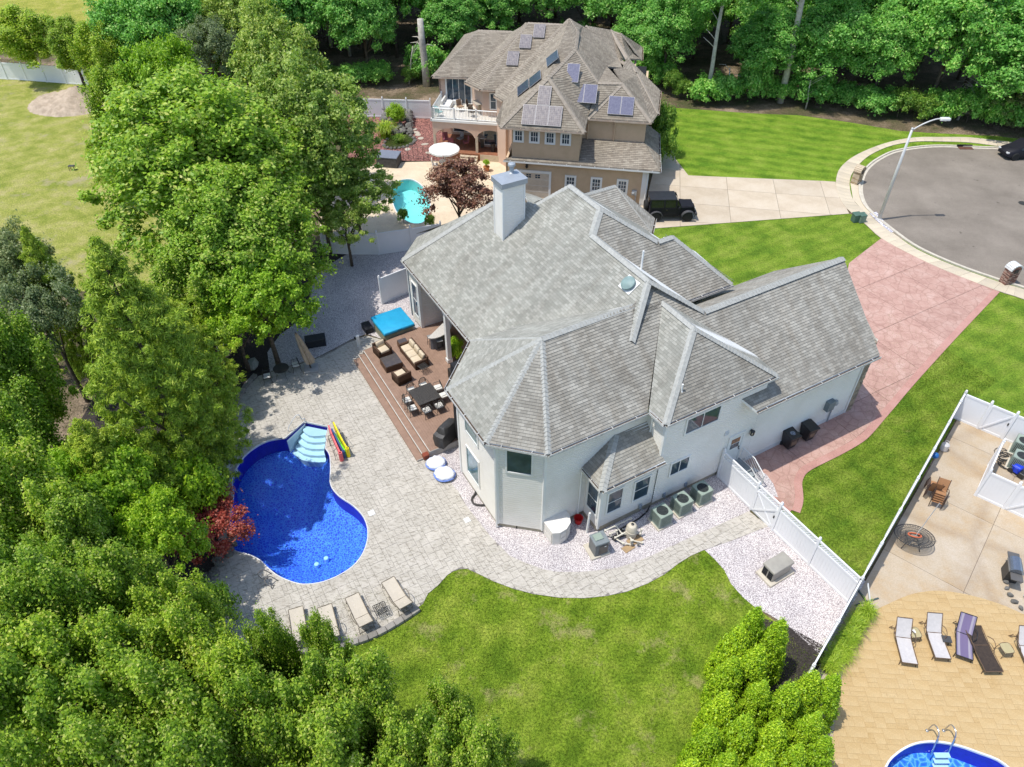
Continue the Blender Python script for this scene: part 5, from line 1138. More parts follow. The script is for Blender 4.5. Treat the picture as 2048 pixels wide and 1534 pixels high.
for sx in (-1, 1):
    for sy in (-1, 1): a = MB(); a.tube([(sx * .58, sy * .6, .7), (sx * .52, sy * .54, .35), (sx * .6, sy * .62, 0)], .025, 6); a.build('leg', M_iron, tw)
a = MB(); fretwork(a, 1.38, 1.42, Matrix.Translation((0, -.71, .716)), 9, 9, .008); a.build('scrollwork', M_iron, tw)
chair0 = iron_chair(True)
CH = [(-.42, .98, 0, 0, 'left of the two metal chairs at the sofa end of the dining table'), (.38, 1.0, 0, 0, 'right of the two metal chairs at the sofa end of the dining table'),
      (1.02, .4, -90, 1, 'upper of the two metal chairs on the house side of the dining table'), (1.02, -.35, -90, 1, 'lower of the two metal chairs on the house side of the dining table'),
      (-1.0, .3, 90, 0, 'upper cushioned metal chair on the pool side of the dining table'), (-1.0, -.45, 90, 0, 'lower cushioned metal chair on the pool side of the dining table'),
      (-.35, -1.02, 180, 0, 'left metal chair at the grill end of the dining table'), (.42, -1.02, 180, 0, 'right metal chair at the grill end of the dining table')]
for i, (x, y, a_, k, lab) in enumerate(CH):
    p = tb + (HU * x + HV * y); src = chair0; rz = TH + math.radians(a_) + random.uniform(-.1, .1)
    if i == 0: src.location = (p.x, p.y, ZD); src.rotation_euler.z = rz; src['label'] = lab; src['group'] = 'chairs round the dining table'
    else: dup(chair0, (p.x, p.y, ZD), rz, lab, 'chairs round the dining table')
def iron_table(label, p, s, h, rz=0, z=ZD, round_=False, cat='side table', name='side_table'):
    t = thing(name, label, cat, (p.x, p.y, z), rz); a = MB()
    if round_: a.lathe((0, 0, h - .02), [(s / 2, 0), (s / 2, .02)], 22)
    else: fretwork(a, s, s, Matrix.Translation((0, -s / 2, h)), 7, 7, .012)
    a.build('table_top', M_iron, t)
    for sx in (-1, 1):
        for sy in (-1, 1): a = MB(); a.tube([(sx * s * .35, sy * s * .35, h), (sx * s * .25, sy * s * .25, h / 2), (sx * s * .38, sy * s * .38, 0)], .013, 5); a.build('leg', M_iron, t)
    return t
iron_table('small square cast metal table at the end of the sofa', dpos(835, 618, ZD + .45), .5, .48, TH + .2)
# grill under a cover, hose reel, bar with stools, planter, pot
M_cover = mat('black_vinyl_cover', (.045, .043, .042), .5, (.03, .029, .028), 3, spec=.5, bump=.5, bscale=5)
p = dpos(1030, 1165, ZD + .3); t = thing('grill', 'large barbecue grill under a black vinyl cover at the deck corner', 'grill', (p.x, p.y, ZD), TH + .45)
a = MB(); L = []; prof = [(-.85, .35, 0), (-.87, .37, .55), (-.8, .34, .78), (-.45, .3, .85), (-.42, .25, 1.12), (0, .22, 1.2)]
ring = []
for zz, sx, sy in ((0, .86, .36), (.5, .88, .38), (.78, .84, .35), (.84, .62, .33), (1.08, .52, .24), (1.16, .42, .12)):
    for k in range(24):
        an = 2 * PI * k / 24; q = max(abs(math.cos(an)), abs(math.sin(an))); wob = 1 + .025 * math.sin(k * 2.6 + zz * 5); ring.append((math.cos(an) / q ** .75 * sx * wob, math.sin(an) / q ** .75 * sy * wob, zz))
fs = [(k * 24 + i, k * 24 + (i + 1) % 24, (k + 1) * 24 + (i + 1) % 24, (k + 1) * 24 + i) for k in range(5) for i in range(24)] + [tuple(range(120, 144))]
a.add(ring, fs); smooth_by(a.build('cover', M_cover, t), 35); a = MB(); a.tube([(-.5, -.39, .7), (-.3, -.4, .1)], .012, 4); a.tube([(.5, -.39, .75), (.55, -.4, .1)], .012, 4); a.build('tie_strap', M_black, t)
a = MB(); a.rbox((0, 0, .15), (.34, .3, .3), .04); rr = tag(a.build('toolbox', mat('red_brown_plastic', (.25, .06, .03), .5)), 'small red-brown box at the lower deck corner', 'box'); rr.location = at(852, 915, .1); rr.rotation_euler.z = TH
bp = dpos(985, 318, ZD + 1.05); bt = thing('bar_counter', 'curved outdoor bar with pale stone counter under the porch roof', 'bar', (bp.x, bp.y, ZD), TH + .55)
a = MB(); arc_ = [Vector((math.cos(q) * 1.15, math.sin(q) * .75, 0)) for q in [PI + PI * k / 10 for k in range(11)]]; a.prism([(p_.x * .82, p_.y * .75 + .3, 0) for p_ in arc_], 0, 1.0); a.build('base', mat('grey_bar_base', (.16, .16, .17), .8), bt)
a = MB(); a.prism([(p_.x, p_.y + .3, 0) for p_ in arc_], 1.0, 1.06, True); a.build('counter_top', mat('pale_granite', (.6, .57, .52), .35, (.45, .43, .4), 15), bt)
def stool():
    t = thing('bar_stool', 'x', 'stool'); a = MB(); a.rbox((0, 0, .72), (.38, .34, .05), .05); a.build('seat', mat('grey_stool_seat', (.27, .27, .27), .6), t)
    for sx in (-1, 1):
        for sy in (-1, 1): a = MB(); a.tube([(sx * .15, sy * .13, .72), (sx * .2, sy * .18, 0)], .014, 5); a.build('leg', M_black, t)
    a = MB(); a.tube([(-.18, -.16, .25), (.18, -.16, .25), (.18, .16, .25), (-.18, .16, .25)], .011, 5, closed=True); a.build('foot_ring', M_black, t); return t
s0 = stool(); SL = [(893, 372, 'first bar stool, nearest the hot tub'), (965, 402, 'middle bar stool of the three'), (1043, 418, 'third bar stool, beside the porch column and plant')]
for i, (x, y, lab) in enumerate(SL):
    p = dpos(x, y, ZD + .74)
    if i == 0: s0.location = (p.x, p.y, ZD); s0.rotation_euler.z = TH; s0['label'] = lab; s0['group'] = 'stools at the outdoor bar'
    else: dup(s0, (p.x, p.y, ZD), TH - .2 * i, lab, 'stools at the outdoor bar')
a = MB(); a.rbox((0, 0, .35), (.62, .55, .7), .03); o = tag(a.build('planter_box', mat('dark_wicker_box', (.04, .035, .03), .7)), 'dark wicker storage box tucked under the tower eave on the deck', 'box'); q = dpos(1085, 680, ZD + .3); o.location = (q.x, q.y, ZD); o.rotation_euler.z = TH
q = at(717, 686, .3); t = thing('speaker_post', 'white cylinder lamp standing at the top corner of the deck steps', 'lamp', (q.x, q.y, .0)); a = MB(); a.rbox((0, 0, .45), (.2, .2, .9), .03); a.build('body', M_trim, t); a = MB(); a.lathe((-.13, -.02, .72), [(.1, -.05), (.1, .05)], 12); a.build('lens', M_black, t)
# hot tub
q = at(785, 641, .9); t = thing('hot_tub', 'square hot tub with bright turquoise cover beside the deck', 'hot tub', (q.x, q.y, 0), TH + .04)
M_tub = mat('green_tan_tub_skirt', (.30, .30, .20), .6, (.2, .22, .16), 3); M_tcov = mat('turquoise_vinyl_cover', (.02, .37, .62), .45, (.015, .31, .55), 2, spec=.5)
a = MB(); a.rbox((0, 0, .40), (2.05, 2.05, .8), .25, n=5); a.build('tub_shell', M_tub, t, smooth=False)
a = MB(); a.rbox((0, 0, .86), (2.16, 2.16, .17), .3, n=6); smooth_by(a.build('cover', M_tcov, t), 50); a = MB(); a.rbox((0, 0, .775), (2.17, 2.17, .07), .3, n=6); a.build('cover_piping', mat('dark_teal_edge', (.03, .2, .2), .6), t)
a = MB(); a.box((0, -1.085, .86), (.3, .012, .05)); a.build('cover_strap', M_black, t)
q = at(735, 655, .2); a = MB(); a.rbox((0, 0, .2), (.55, .9, .4), .04); o = tag(a.build('tub_steps', mat('black_plastic', (.02, .02, .025), .5)), 'black plastic steps in the shade on the left side of the hot tub', 'steps'); o.location = (q.x, q.y, 0); o.rotation_euler.z = TH
# storage chest, folded umbrella, bistro set
q = at(631, 682, .3); t = thing('storage_chest', 'dark storage chest on the gravel behind the folded umbrella', 'chest', (q.x, q.y, 0), .28)
a = MB(); a.rbox((0, 0, .27), (1.25, .62, .54), .03); a.build('body', mat('charcoal_resin', (.03, .032, .04), .5, (.022, .024, .03), 4), t); a = MB(); a.rbox((0, 0, .57), (1.31, .68, .08), .03); a.build('lid', mat('charcoal_lid', (.04, .042, .05), .45), t)
q = at(623, 740); t = thing('folded_umbrella', 'closed beige cantilever umbrella on a square concrete base', 'umbrella', (q.x, q.y, .04), .2)
a = MB(); a.rbox((0, 0, .07), (.85, .8, .14), .03); a.build('base', mat('grey_concrete_base', (.38, .37, .36), .85), t)
top = at(601, 660, 2.65) - Vector((q.x, q.y, .04)); top = Vector((-.45, .35, 2.7)); a = MB(); a.tube([(.0, 0, .1), (-.12, .1, .9), top], .045, 8); a.build('pole', mat('bronze_pole', (.06, .05, .04), .4), t)
M_umb = mat('beige_canvas', (.50, .40, .29), .9, (.4, .32, .23), 3, bump=.3); a = MB(); vs = []; n_ = 14
for k in range(7):
    f_ = k / 6; c_ = Vector((.04, .0, .55)).lerp(top + Vector((0, 0, -.05)), f_); r_ = (.34, .31, .27, .24, .2, .15, .07)[k]
    for i in range(n_): an = 2 * PI * i / n_; rr_ = r_ * (1 if i % 2 else .5); vs.append(c_ + Vector((math.cos(an) * rr_, math.sin(an) * rr_, (.1 if i % 2 else 0) * (k == 0))))
a.add(vs, [(k * n_ + i, k * n_ + (i + 1) % n_, (k + 1) * n_ + (i + 1) % n_, (k + 1) * n_ + i) for k in range(6) for i in range(n_)]); a.build('canopy', M_umb, t)
iron_table('dark round bistro table in the shade near the folded umbrella', at(562, 737, .7), .95, .7, 0, .04, True, 'table', 'bistro_table')
for x, y, rz, lab in ((534, 754, 1.9, 'white-seated bistro chair on the left of the round table'), (592, 731, -1.2, 'white-seated bistro chair on the right of the round table')):
    p = at(x, y, .4); dup(chair0, (p.x, p.y, .04), rz, lab, 'bistro chairs')
# pool noodles leaning in a rack, float bags
q = at(685, 895); t = thing('noodle_rack', 'wire rack holding rolled pink, navy, green, blue and yellow foam pool floats', 'pool floats', (q.x, q.y, .045), .0)
def noodle(c0_, pts, r, col, nm): a = MB(); a.tube(cat_curve([Vector(p_) for p_ in pts], 4), r, 12); a.build('foam_float', mat(nm, col, .6), t, smooth=False)
def sheetroll(x0, y0, x1, y1, h0, h1, r, col, nm):
    b0, b1 = at(x0, y0) - q, at(x1, y1) - q; b0.z = b1.z = 0
    a = MB(); up = [b0 + Vector((0, 0, h0)), b0.lerp(b1, .35) + Vector((0, 0, h0 * .78)), b0.lerp(b1, .7) + Vector((0, 0, h1 * .95)), b1 + Vector((0, 0, h1))]; lo = [u_ - Vector((0, 0, .62 - .1 * k)) for k, u_ in enumerate(up)]
    cu, cl = cat_curve(up, 4), cat_curve(lo, 4); n2 = len(cu); off = Vector((.035, .02, 0)); vs = []
    for u_, l_ in zip(cu, cl): vs += [u_ - off, u_ + off, l_ + off, l_ - off]
    a.add(vs, [(k * 4 + e, k * 4 + 4 + e, k * 4 + 4 + (e + 1) % 4, k * 4 + (e + 1) % 4) for k in range(n2 - 1) for e in range(4)] + [(3, 2, 1, 0), ((n2 - 1) * 4, (n2 - 1) * 4 + 1, (n2 - 1) * 4 + 2, (n2 - 1) * 4 + 3)])
    a.lathe(b1 + Vector((0, 0, 0)), [(r, 0.02), (r, h1)], 16); a.lathe(b1 + Vector((0, 0, h1)), [(r, 0), (r * .9, .02), (r * .5, .02), (r * .5, -.03)], 16); a.build('foam_float', mat(nm, col, .55, tuple(c * .85 for c in col), 3), t)
sheetroll(662, 873, 684, 922, .85, .62, .11, (.85, .16, .17), 'coral_foam'); sheetroll(668, 878, 690, 916, .8, .5, .08, (.05, .09, .25), 'navy_foam'); sheetroll(673, 882, 693, 913, .6, .42, .07, (.22, .75, .05), 'lime_foam'); sheetroll(672, 868, 698, 914, .92, .66, .10, (.88, .72, .02), 'yellow_foam')
a = MB()
for x0, y0 in ((661, 893), (672, 922), (683, 878), (697, 895)): b = at(x0, y0) - q; a.tube([(b.x, b.y, 0), (b.x, b.y, .8)], .014, 5)
b0, b1, b2, b3 = [at(*p_) - q for p_ in ((661, 893), (672, 922), (697, 895), (683, 878))]
for z_ in (.3, .75): a.tube([(b.x, b.y, z_) for b in (b0, b1, b2, b3)], .012, 5, closed=True)
a.build('rack', M_iron, t)
M_bag = mat('white_bag_cover', (.78, .80, .84), .6, (.66, .70, .8), 3, bump=.8, bscale=4); M_bagb = mat('blue_bag_piping', (.12, .2, .55), .6, (.2, .3, .65), 4)
for i, (x, y, s_, rz, lab) in enumerate(((872, 926, 1.0, .3, 'white and blue round float bag nearer the deck corner'), (889, 948, 1.05, -.2, 'white and blue round float bag nearer the house wall'))):
    p = at(x, y, .2); t = thing('float_bag', lab, 'float bag', (p.x, p.y, .04), rz, 'white float bags'); a = MB(); vs = []; n_ = 20
    for k, (r_, z_) in enumerate(((.36, 0), (.5, .12), (.52, .24), (.44, .34), (.28, .36), (.08, .34))):
        for j in range(n_): w_ = 1 + .05 * math.sin(j * 3.1 + k * 1.7 + i) + .03 * math.sin(j * 5 + i); vs.append((math.cos(2 * PI * j / n_) * r_ * s_ * w_, math.sin(2 * PI * j / n_) * r_ * .85 * s_ * w_, z_ + .03 * math.sin(j * 2.3 + k)))
    a.add(vs, [(k * n_ + j, k * n_ + (j + 1) % n_, (k + 1) * n_ + (j + 1) % n_, (k + 1) * n_ + j) for k in range(5) for j in range(n_)] + [tuple(range(100, 120))]); a.build('cover', M_bag, t, smooth=True)
    a = MB(); a.tube([(math.cos(2 * PI * j / 24) * .53 * s_, math.sin(2 * PI * j / 24) * .46 * s_, .14 + .02 * math.sin(j)) for j in range(24)], .045, 6, closed=True); a.build('piping', M_bagb, t)

# ------------------------------------------------------------ sun loungers
M_sling = mat('cream_sling_fabric', (.56, .50, .41), .85, (.5, .45, .37), 5); M_lframe = mat('taupe_metal_frame', (.20, .165, .13), .45, (.14, .12, .09), 5)
def lounger(label, foot, head, back=.55, m=M_sling, mf=M_lframe, group=None, wd=.62, arms=True, h=.33, z=.045, seatm=None):
    """foot and head: ground points; the back section is raised towards the head"""
    d = head - foot; d.z = 0; L = 1.95; c = (foot + head) / 2; rz = math.atan2(d.y, d.x) - PI / 2; t = thing('sun_lounger', label, 'sun lounger', (c.x, c.y, z), rz, group)
    yb = L * .12; A = Vector((0, -L / 2, h)); Bp = Vector((0, yb, h - .02)); ang = back; Lb = L / 2 - yb + .12; Cp = Bp + Vector((0, math.cos(ang) * Lb, math.sin(ang) * Lb))
    def panel_(p, q, nm):
        a = MB(); n_ = 6; vs = []
        for k in range(n_ + 1):
            f_ = k / n_; w_ = p.lerp(q, f_); sag = -.03 * math.sin(PI * f_)
            for x in (-wd / 2, 0, wd / 2): vs.append((x, w_.y, w_.z + sag + (-.015 if x == 0 else 0)))
        vs += [(x, y, z_ - .012) for x, y, z_ in vs]; N = 3 * (n_ + 1); fs = []
        for k in range(n_):
            for j in (0, 1): i = k * 3 + j; fs += [(i, i + 1, i + 4, i + 3), (N + i + 3, N + i + 4, N + i + 1, N + i)]
        a.add(vs, fs); a.build(nm, m, t)
    panel_(A, Bp, 'seat'); panel_(Bp, Cp, 'backrest'); a = MB()
    for s in (-1, 1): x = s * (wd / 2 + .015); a.tube([(x, A.y, h - .06), (x, A.y + .02, h), (x, Bp.y, h - .01)], .018, 6); a.tube([(x, Bp.y, h - .01), (x, Cp.y, Cp.z)], .018, 6)
    a.tube([(-wd / 2, A.y, h), (wd / 2, A.y, h)], .018, 6); a.tube([(-wd / 2, Cp.y, Cp.z), (wd / 2, Cp.y, Cp.z)], .018, 6); a.tube([(-wd / 2, Bp.y, h - .03), (wd / 2, Bp.y, h - .03)], .018, 6); a.build('frame', mf, t)
    for s in (-1, 1):
        for y, dy in ((A.y + .15, -.08), (L / 2 - .25, .12)): a = MB(); a.tube([(s * (wd / 2 + .015), y, h), (s * (wd / 2 + .03), y + dy, 0)], .017, 6); a.build('leg', mf, t)
        if arms: a = MB(); a.tube(cat_curve([Vector((s * (wd / 2 + .02), Bp.y - .3, h)), Vector((s * (wd / 2 + .1), Bp.y - .2, h + .2)), Vector((s * (wd / 2 + .12), Bp.y + .1, h + .24)), Vector((s * (wd / 2 + .03), Bp.y + .35, h + .1))], 3), .016, 6); a.build('arm', mf, t)
    a = MB(); x = wd / 2 - .02; a.tube([(-x, L / 2 - .15, .05), (x, L / 2 - .15, .05)], .014, 5); a.tube([(-x, Bp.y + .3, h - .05), (-x, Cp.y * .75 + Bp.y * .25, Cp.z * .72)], .014, 5); a.tube([(x, Bp.y + .3, h - .05), (x, Cp.y * .75 + Bp.y * .25, Cp.z * .72)], .014, 5); a.build('prop', mf, t)
    return t
g4 = 'cream sun loungers along the patio wall'
lounger('rightmost cream sun lounger on the patio, beside the scrollwork table', at(775.6, 1160, .33), at(815, 1226, .2), group=g4)
lounger('second cream sun lounger from the right, left of the scrollwork table', at(704, 1192, .33), at(736, 1262, .2), group=g4)
lounger('third cream sun lounger from the right, its foot half hidden by leaves', at(650, 1216, .33), at(668, 1286, .2), group=g4)
lounger('leftmost cream sun lounger, mostly hidden by the foreground tree', at(592, 1220, .33), at(604, 1292, .2), group=g4)
iron_table('square scrollwork metal table between the two right cream loungers', at(761, 1218, .42), .55, .42, .5, .045)
M_slg = mat('silver_sling_fabric', (.55, .52, .50), .8, (.48, .455, .44), 6); M_brf = mat('brown_metal_frame', (.16, .10, .06), .45, (.11, .07, .045), 4)
lounger('silver-grey sun lounger nearest the arborvitae on the yellow terrace', at(1818, 1322, .33), at(1799, 1250, .33), .85, M_slg, M_brf, 'grey sun loungers on the yellow terrace')
lounger('silver-grey sun lounger, second from the left on the yellow terrace', at(1884, 1312, .33), at(1858, 1240, .33), .85, M_slg, M_brf, 'grey sun loungers on the yellow terrace')
lounger('silver-grey sun lounger cut off by the right edge of the frame', at(2072, 1338, .33), at(2040, 1268, .33), .85, M_slg, M_brf, 'grey sun loungers on the yellow terrace')
M_purple = NT('purple_striped_sling').set(.8, .3); v = M_purple.coord(); sx_ = M_purple.n('SeparateXYZ'); M_purple.l(v, sx_.inputs[0]); ab = M_purple.n('Math', operation='ABSOLUTE'); M_purple.l(sx_.outputs[0], ab.inputs[0]); M_purple.col(M_purple.ramp(ab.outputs[0], [(.15, (.16, .125, .22)), (.17, (.31, .28, .33)), (.24, (.31, .28, .33)), (.25, (.21, .18, .27))])); M_purple = M_purple.m
lounger('purple striped folding lounger with curved seat on the yellow terrace', at(1928, 1310, .3), at(1928, 1245, .35), .7, M_purple, M_black)
lounger('long dark brown wicker lounger lying flat on the yellow terrace', at(1986, 1345, .25), at(1944, 1262, .25), .12, mat('dark_brown_wicker', (.06, .042, .03), .7, (.035, .025, .02), 12), M_brf, wd=.72)
M_tglass = mat('frosted_table_glass', (.45, .38, .2), .2, (.4, .34, .18), 5, spec=.6)
def gtable(label, px, rz=.1):
    p = at(*px, .42); t = thing('side_table', label, 'side table', (p.x, p.y, .045), rz); a = MB(); a.rbox((0, 0, .42), (.46, .46, .014), .08, n=4); a.build('table_top', M_tglass, t)
    a = MB(); a.tube([(math.cos(q_) * .25 / max(abs(math.cos(q_)), abs(math.sin(q_))) ** .6, math.sin(q_) * .25 / max(abs(math.cos(q_)), abs(math.sin(q_))) ** .6, .42) for q_ in [2 * PI * k / 20 for k in range(20)]], .014, 5, closed=True); a.build('rim', M_brf, t)
    for sx in (-1, 1):
        for sy in (-1, 1): a = MB(); a.tube([(sx * .2, sy * .2, .42), (sx * .24, sy * .24, 0)], .013, 5); a.build('leg', M_brf, t)
    return t
gt = gtable('small glass side table with a white card between the two silver loungers', (1829, 1266)); a = MB(); a.box((-.02, .05, .435), (.11, .15, .012)); o = tag(a.build('card', M_trim), 'small white card lying on the glass side table', 'card'); o.location = gt.location; 
gtable('small glass side table between the brown wicker lounger and the frame edge', (2013, 1297))
p = at(1893, 1279, .35); t = thing('side_table', 'small black folding tray table beside the purple lounger', 'side table', (p.x, p.y, .045), -.15); a = MB(); a.rbox((0, 0, .35), (.38, .32, .03), .04); a.build('tray', mat('dark_grey_plastic', (.07, .07, .07), .5), t)
for sx in (-1, 1): a = MB(); a.tube([(sx * .16, -.13, .34), (sx * .16, .13, 0)], .013, 5); a.tube([(sx * .14, .13, .34), (sx * .14, -.13, 0)], .013, 5); a.build('leg', M_black, t)
# ------------------------------------------------------------ equipment beside the house
M_acg = mat('sage_green_enamel', (.30, .36, .30), .5, (.25, .31, .26), 3); M_acd = mat('dark_coil', (.05, .06, .06), .8)
def ac_unit():
    t = thing('air_conditioner', 'x', 'air conditioner'); s = .78; h = .82
    a = MB(); a.rbox((0, 0, .04), (s + .16, s + .16, .08), .02); a.build('pad', M_kerb, t)
    a = MB(); a.box((0, 0, .08 + h / 2), (s - .08, s - .08, h - .04)); a.build('coil', M_acd, t)
    a = MB(); a.rbox((0, 0, .1), (s, s, .07), .03)
    n = 24; zt = .08 + h; R = .3; vs = []
    for k in range(n):
        an = 2 * PI * (k + .5) / n; q = max(abs(math.cos(an)), abs(math.sin(an))); vs += [(math.cos(an) * R, math.sin(an) * R, zt), (math.cos(an) / q * s / 2, math.sin(an) / q * s / 2, zt), (math.cos(an) / q * s / 2, math.sin(an) / q * s / 2, zt - .07), (math.cos(an) * R, math.sin(an) * R, zt - .1)]
    fs = []
    for k in range(n):
        i, j = k * 4, (k + 1) % n * 4; fs += [(i, i + 1, j + 1, j), (i + 1, i + 2, j + 2, j + 1), (i, j, j + 3, i + 3)]
    a.add(vs, fs); 
    for sx in (-1, 1):
        for sy in (-1, 1): a.box((sx * (s / 2 - .03), sy * (s / 2 - .03), .08 + h / 2), (.06, .06, h - .02))
    a.build('casing', M_acg, t)
    for side in range(4):
        M = Matrix.Rotation(side * PI / 2, 3, 'Z')
        for k in range(9): a = MB(); a.box(M @ Vector((-s / 2 + .09 + k * (s - .18) / 8, -s / 2 + .015, .08 + h / 2)), (.035, .03, h - .12), rz=side * PI / 2); a.build('louvre', M_acg, t)
    a = MB()
    for r_ in (.08, .14, .2, .26): a.tube([(math.cos(2 * PI * k / 20) * r_, math.sin(2 * PI * k / 20) * r_, zt + .012) for k in range(20)], .005, 4, closed=True)
    for k in range(6): a.tube([(math.cos(k * PI / 3) * .05, math.sin(k * PI / 3) * .05, zt + .012), (math.cos(k * PI / 3) * R, math.sin(k * PI / 3) * R, zt + .01)], .006, 4)
    a.build('fan_guard', M_black, t); f = MB()
    for k in range(4): an = k * PI / 2 + .3; f.add([(math.cos(an + o) * r_, math.sin(an + o) * r_, zt - .1 + dz) for r_, o, dz in ((.05, 0, 0), (.28, -.3, -.02), (.28, .35, .05), (.05, .5, .03))], [(0, 1, 2, 3)])
    f.lathe((0, 0, zt - .12), [(.07, 0), (.07, .06)], 10); f.build('fan', mat('copper_fan', (.18, .13, .08), .5), t); a = MB(); a.lathe((0, 0, zt - .2), [(R - .005, 0), (R - .005, .005)], 20); a.build('fan_well', M_darkin, t)
    return t
ac0 = ac_unit(); ACP = [(1324.9, 1021, 'air conditioner nearest the pool pump and filter'), (1365.6, 997, 'middle air conditioner of the three along the house wall'), (1405.5, 975.5, 'air conditioner nearest the fence and side steps')]
for i, (x, y, lab) in enumerate(ACP):
    p = at(x, y, .9)
    if i == 0: ac0.location = (p.x, p.y, .014); ac0.rotation_euler.z = TH; ac0['label'] = lab; ac0['group'] = 'air conditioners along the white house'
    else: dup(ac0, (p.x, p.y, .014), TH, lab, 'air conditioners along the white house')
for x, y, lab in ((2050, 882, 'upper air conditioner inside the vinyl pen at the right edge'), (2046, 912, 'lower air conditioner inside the vinyl pen at the right edge')):
    p = at(x, y, .9); dup(ac0, (p.x, p.y, .03), TH + .36, lab, 'air conditioners in the vinyl pen')
for k, u_ in enumerate((6.9, 8.1, 9.3)):
    pass
t = thing('pipe_run', 'dark insulated refrigerant pipe lying on the gravel by the air conditioners', 'pipe', tuple(W(3.2, -1.6)), TH); a = MB(); a.tube([(.1, -.2, .05), (1.6, -.1, .05), (2.2, .05, .1), (2.4, .15, .3)], .04, 6); a.build('pipe', M_black, t)
for u_ in (5.0, 6.5, 7.9): a = MB(); a.box((u_ - 3.2, .2, .55), (.16, .08, .26)); a.tube([(u_ - 3.2, .16, .42), (u_ - 3.0, -.05, .15)], .02, 5); a.build('disconnect_box', mat('blue_grey_box', (.3, .35, .4), .5), t)
q = at(1559, 1123, .95); t = thing('generator', 'grey standby generator on a concrete pad in the gravel by the lattice fence', 'generator', (q.x, q.y, .014), TH + PI * 0 + .02)
M_gen = mat('warm_grey_enamel', (.36, .34, .29), .5, (.31, .29, .25), 3)
a = MB(); a.rbox((0, 0, .06), (1.55, .98, .12), .03); a.build('pad', M_kerb, t); a = MB(); a.rbox((0, 0, .46), (1.2, .66, .68), .04); a.build('body', M_gen, t)
a = MB(); a.rbox((0, 0, .82), (1.3, .74, .12), .06); smooth_by(a.build('lid', M_gen, t), 40)
for s_ in (0, 1):
    for k in range(9):
        for j in range(2): a = MB(); a.box((-.605 + 0, -.16 + j * .32, .2 + k * .055), (.02, .26, .028)) if s_ == 0 else a.box((-.35 + j * .3, -.335, .2 + k * .055), (.0, .0, .0)); (a.build('louvre', M_darkin, t) if s_ == 0 else None)
# corner cabinet
q = at(1118, 1045, .9); t = thing('storage_cabinet', 'white resin corner storage cabinet with curved double doors against the tower wall', 'cabinet', (q.x, q.y, .014), TH)
P_ = [(-.62, .5)] + [(-.62 + 1.24 * math.sin(k * PI / 16) * 1.0, .5 - 1.05 * math.sin(PI / 2 - (PI / 2 - k * PI / 16)) * 0 - 1.05 * (1 - math.cos(k * PI / 16)) * 0) for k in range(0)] 
P_ = [(-.62, .48), (-.62, -.42), (-.3, -.56), (.1, -.52), (.45, -.3), (.64, .1), (.64, .48)]
M_res = mat('white_resin', (.74, .71, .66), .55, (.68, .65, .6), 2)
a = MB(); a.prism(P_, 0, .86); a.build('body', M_res, t); a = MB(); a.prism([(x * 1.05, y * 1.05) for x, y in P_], .86, .96, True); a.build('lid', M_res, t)
for (x0, y0), (x1, y1) in (((-.29, -.57), (.11, -.53)), ((.12, -.53), (.46, -.31)), ((-.635, .3), (-.635, -.38))):
    F = onwall((x0, y0), (x1, y1)); a = MB(); L_ = math.hypot(x1 - x0, y1 - y0); wbox(a, F, .02, L_ - .02, .06, .4, .0, .015); wbox(a, F, .02, L_ - .02, .44, .8, .0, .015); a.build('door_panel', M_res, t)
q = at(1157, 1038, .3); t = thing('bucket', 'red plastic bin in the shade between cabinet and bay wall', 'bucket', (q.x, q.y, .02)); a = MB(); a.lathe((0, 0, 0), [(.16, 0), (.22, .38), (.24, .38), (.22, .36), (.14, .04)], 14); a.build('bin', mat('red_plastic', (.55, .02, .02), .45), t)
# pool heater, filter, pump and pipework
q = at(1196, 1078, .9); t = thing('pool_heater', 'dark grey pool heater cabinet with louvred top on the gravel', 'pool heater', (q.x, q.y, .014), TH - .12); M_hg = mat('heater_grey', (.17, .18, .18), .5, (.13, .135, .14), 3)
a = MB(); a.rbox((0, 0, .06), (1.0, .95, .1), .03); a.build('pad', M_kerb, t); a = MB(); a.rbox((.05, -.05, .52), (.72, .68, .84), .04); a.build('body', M_hg, t); a = MB(); a.rbox((.05, -.05, .97), (.76, .72, .08), .05); a.build('top', mat('heater_top', (.22, .25, .26), .5), t)
a = MB(); a.rbox((.0, .02, 1.04), (.44, .38, .05), .03); a.build('exhaust_cover', M_acg, t); a = MB(); a.box((.12, -.4, .5), (.44, .02, .6)); a.build('front_panel', mat('brown_grey_panel', (.15, .13, .11), .5), t); a = MB(); a.box((.2, -.415, .72), (.1, .01, .06)); a.build('display', M_trim, t)
q = at(1265, 1049, .95); t = thing('pool_filter', 'cream cylindrical pool filter tank with black valve on top', 'filter tank', (q.x, q.y, .014)); M_cream = mat('cream_plastic', (.60, .54, .43), .55, (.5, .45, .36), 5)
a = MB(); a.lathe((0, 0, 0), [(.24, 0), (.27, .1), (.27, .45), (.29, .46), (.29, .52), (.27, .53), (.27, .75), (.2, .88), (.08, .93)], 22); smooth_by(a.build('tank', M_cream, t), 30); a = MB(); a.lathe((0, 0, .9), [(.06, 0), (.07, .08), (.03, .1)], 10); a.build('valve', M_black, t)
q = at(1238, 1068, .3); t = thing('pool_pipework', 'tangle of white PVC pipes, valves and black pump between heater and filter', 'pipework', (q.x, q.y, .014), TH); M_pvc = mat('white_pvc', (.70, .66, .56), .4, (.58, .54, .44), 5)
random.seed(21)
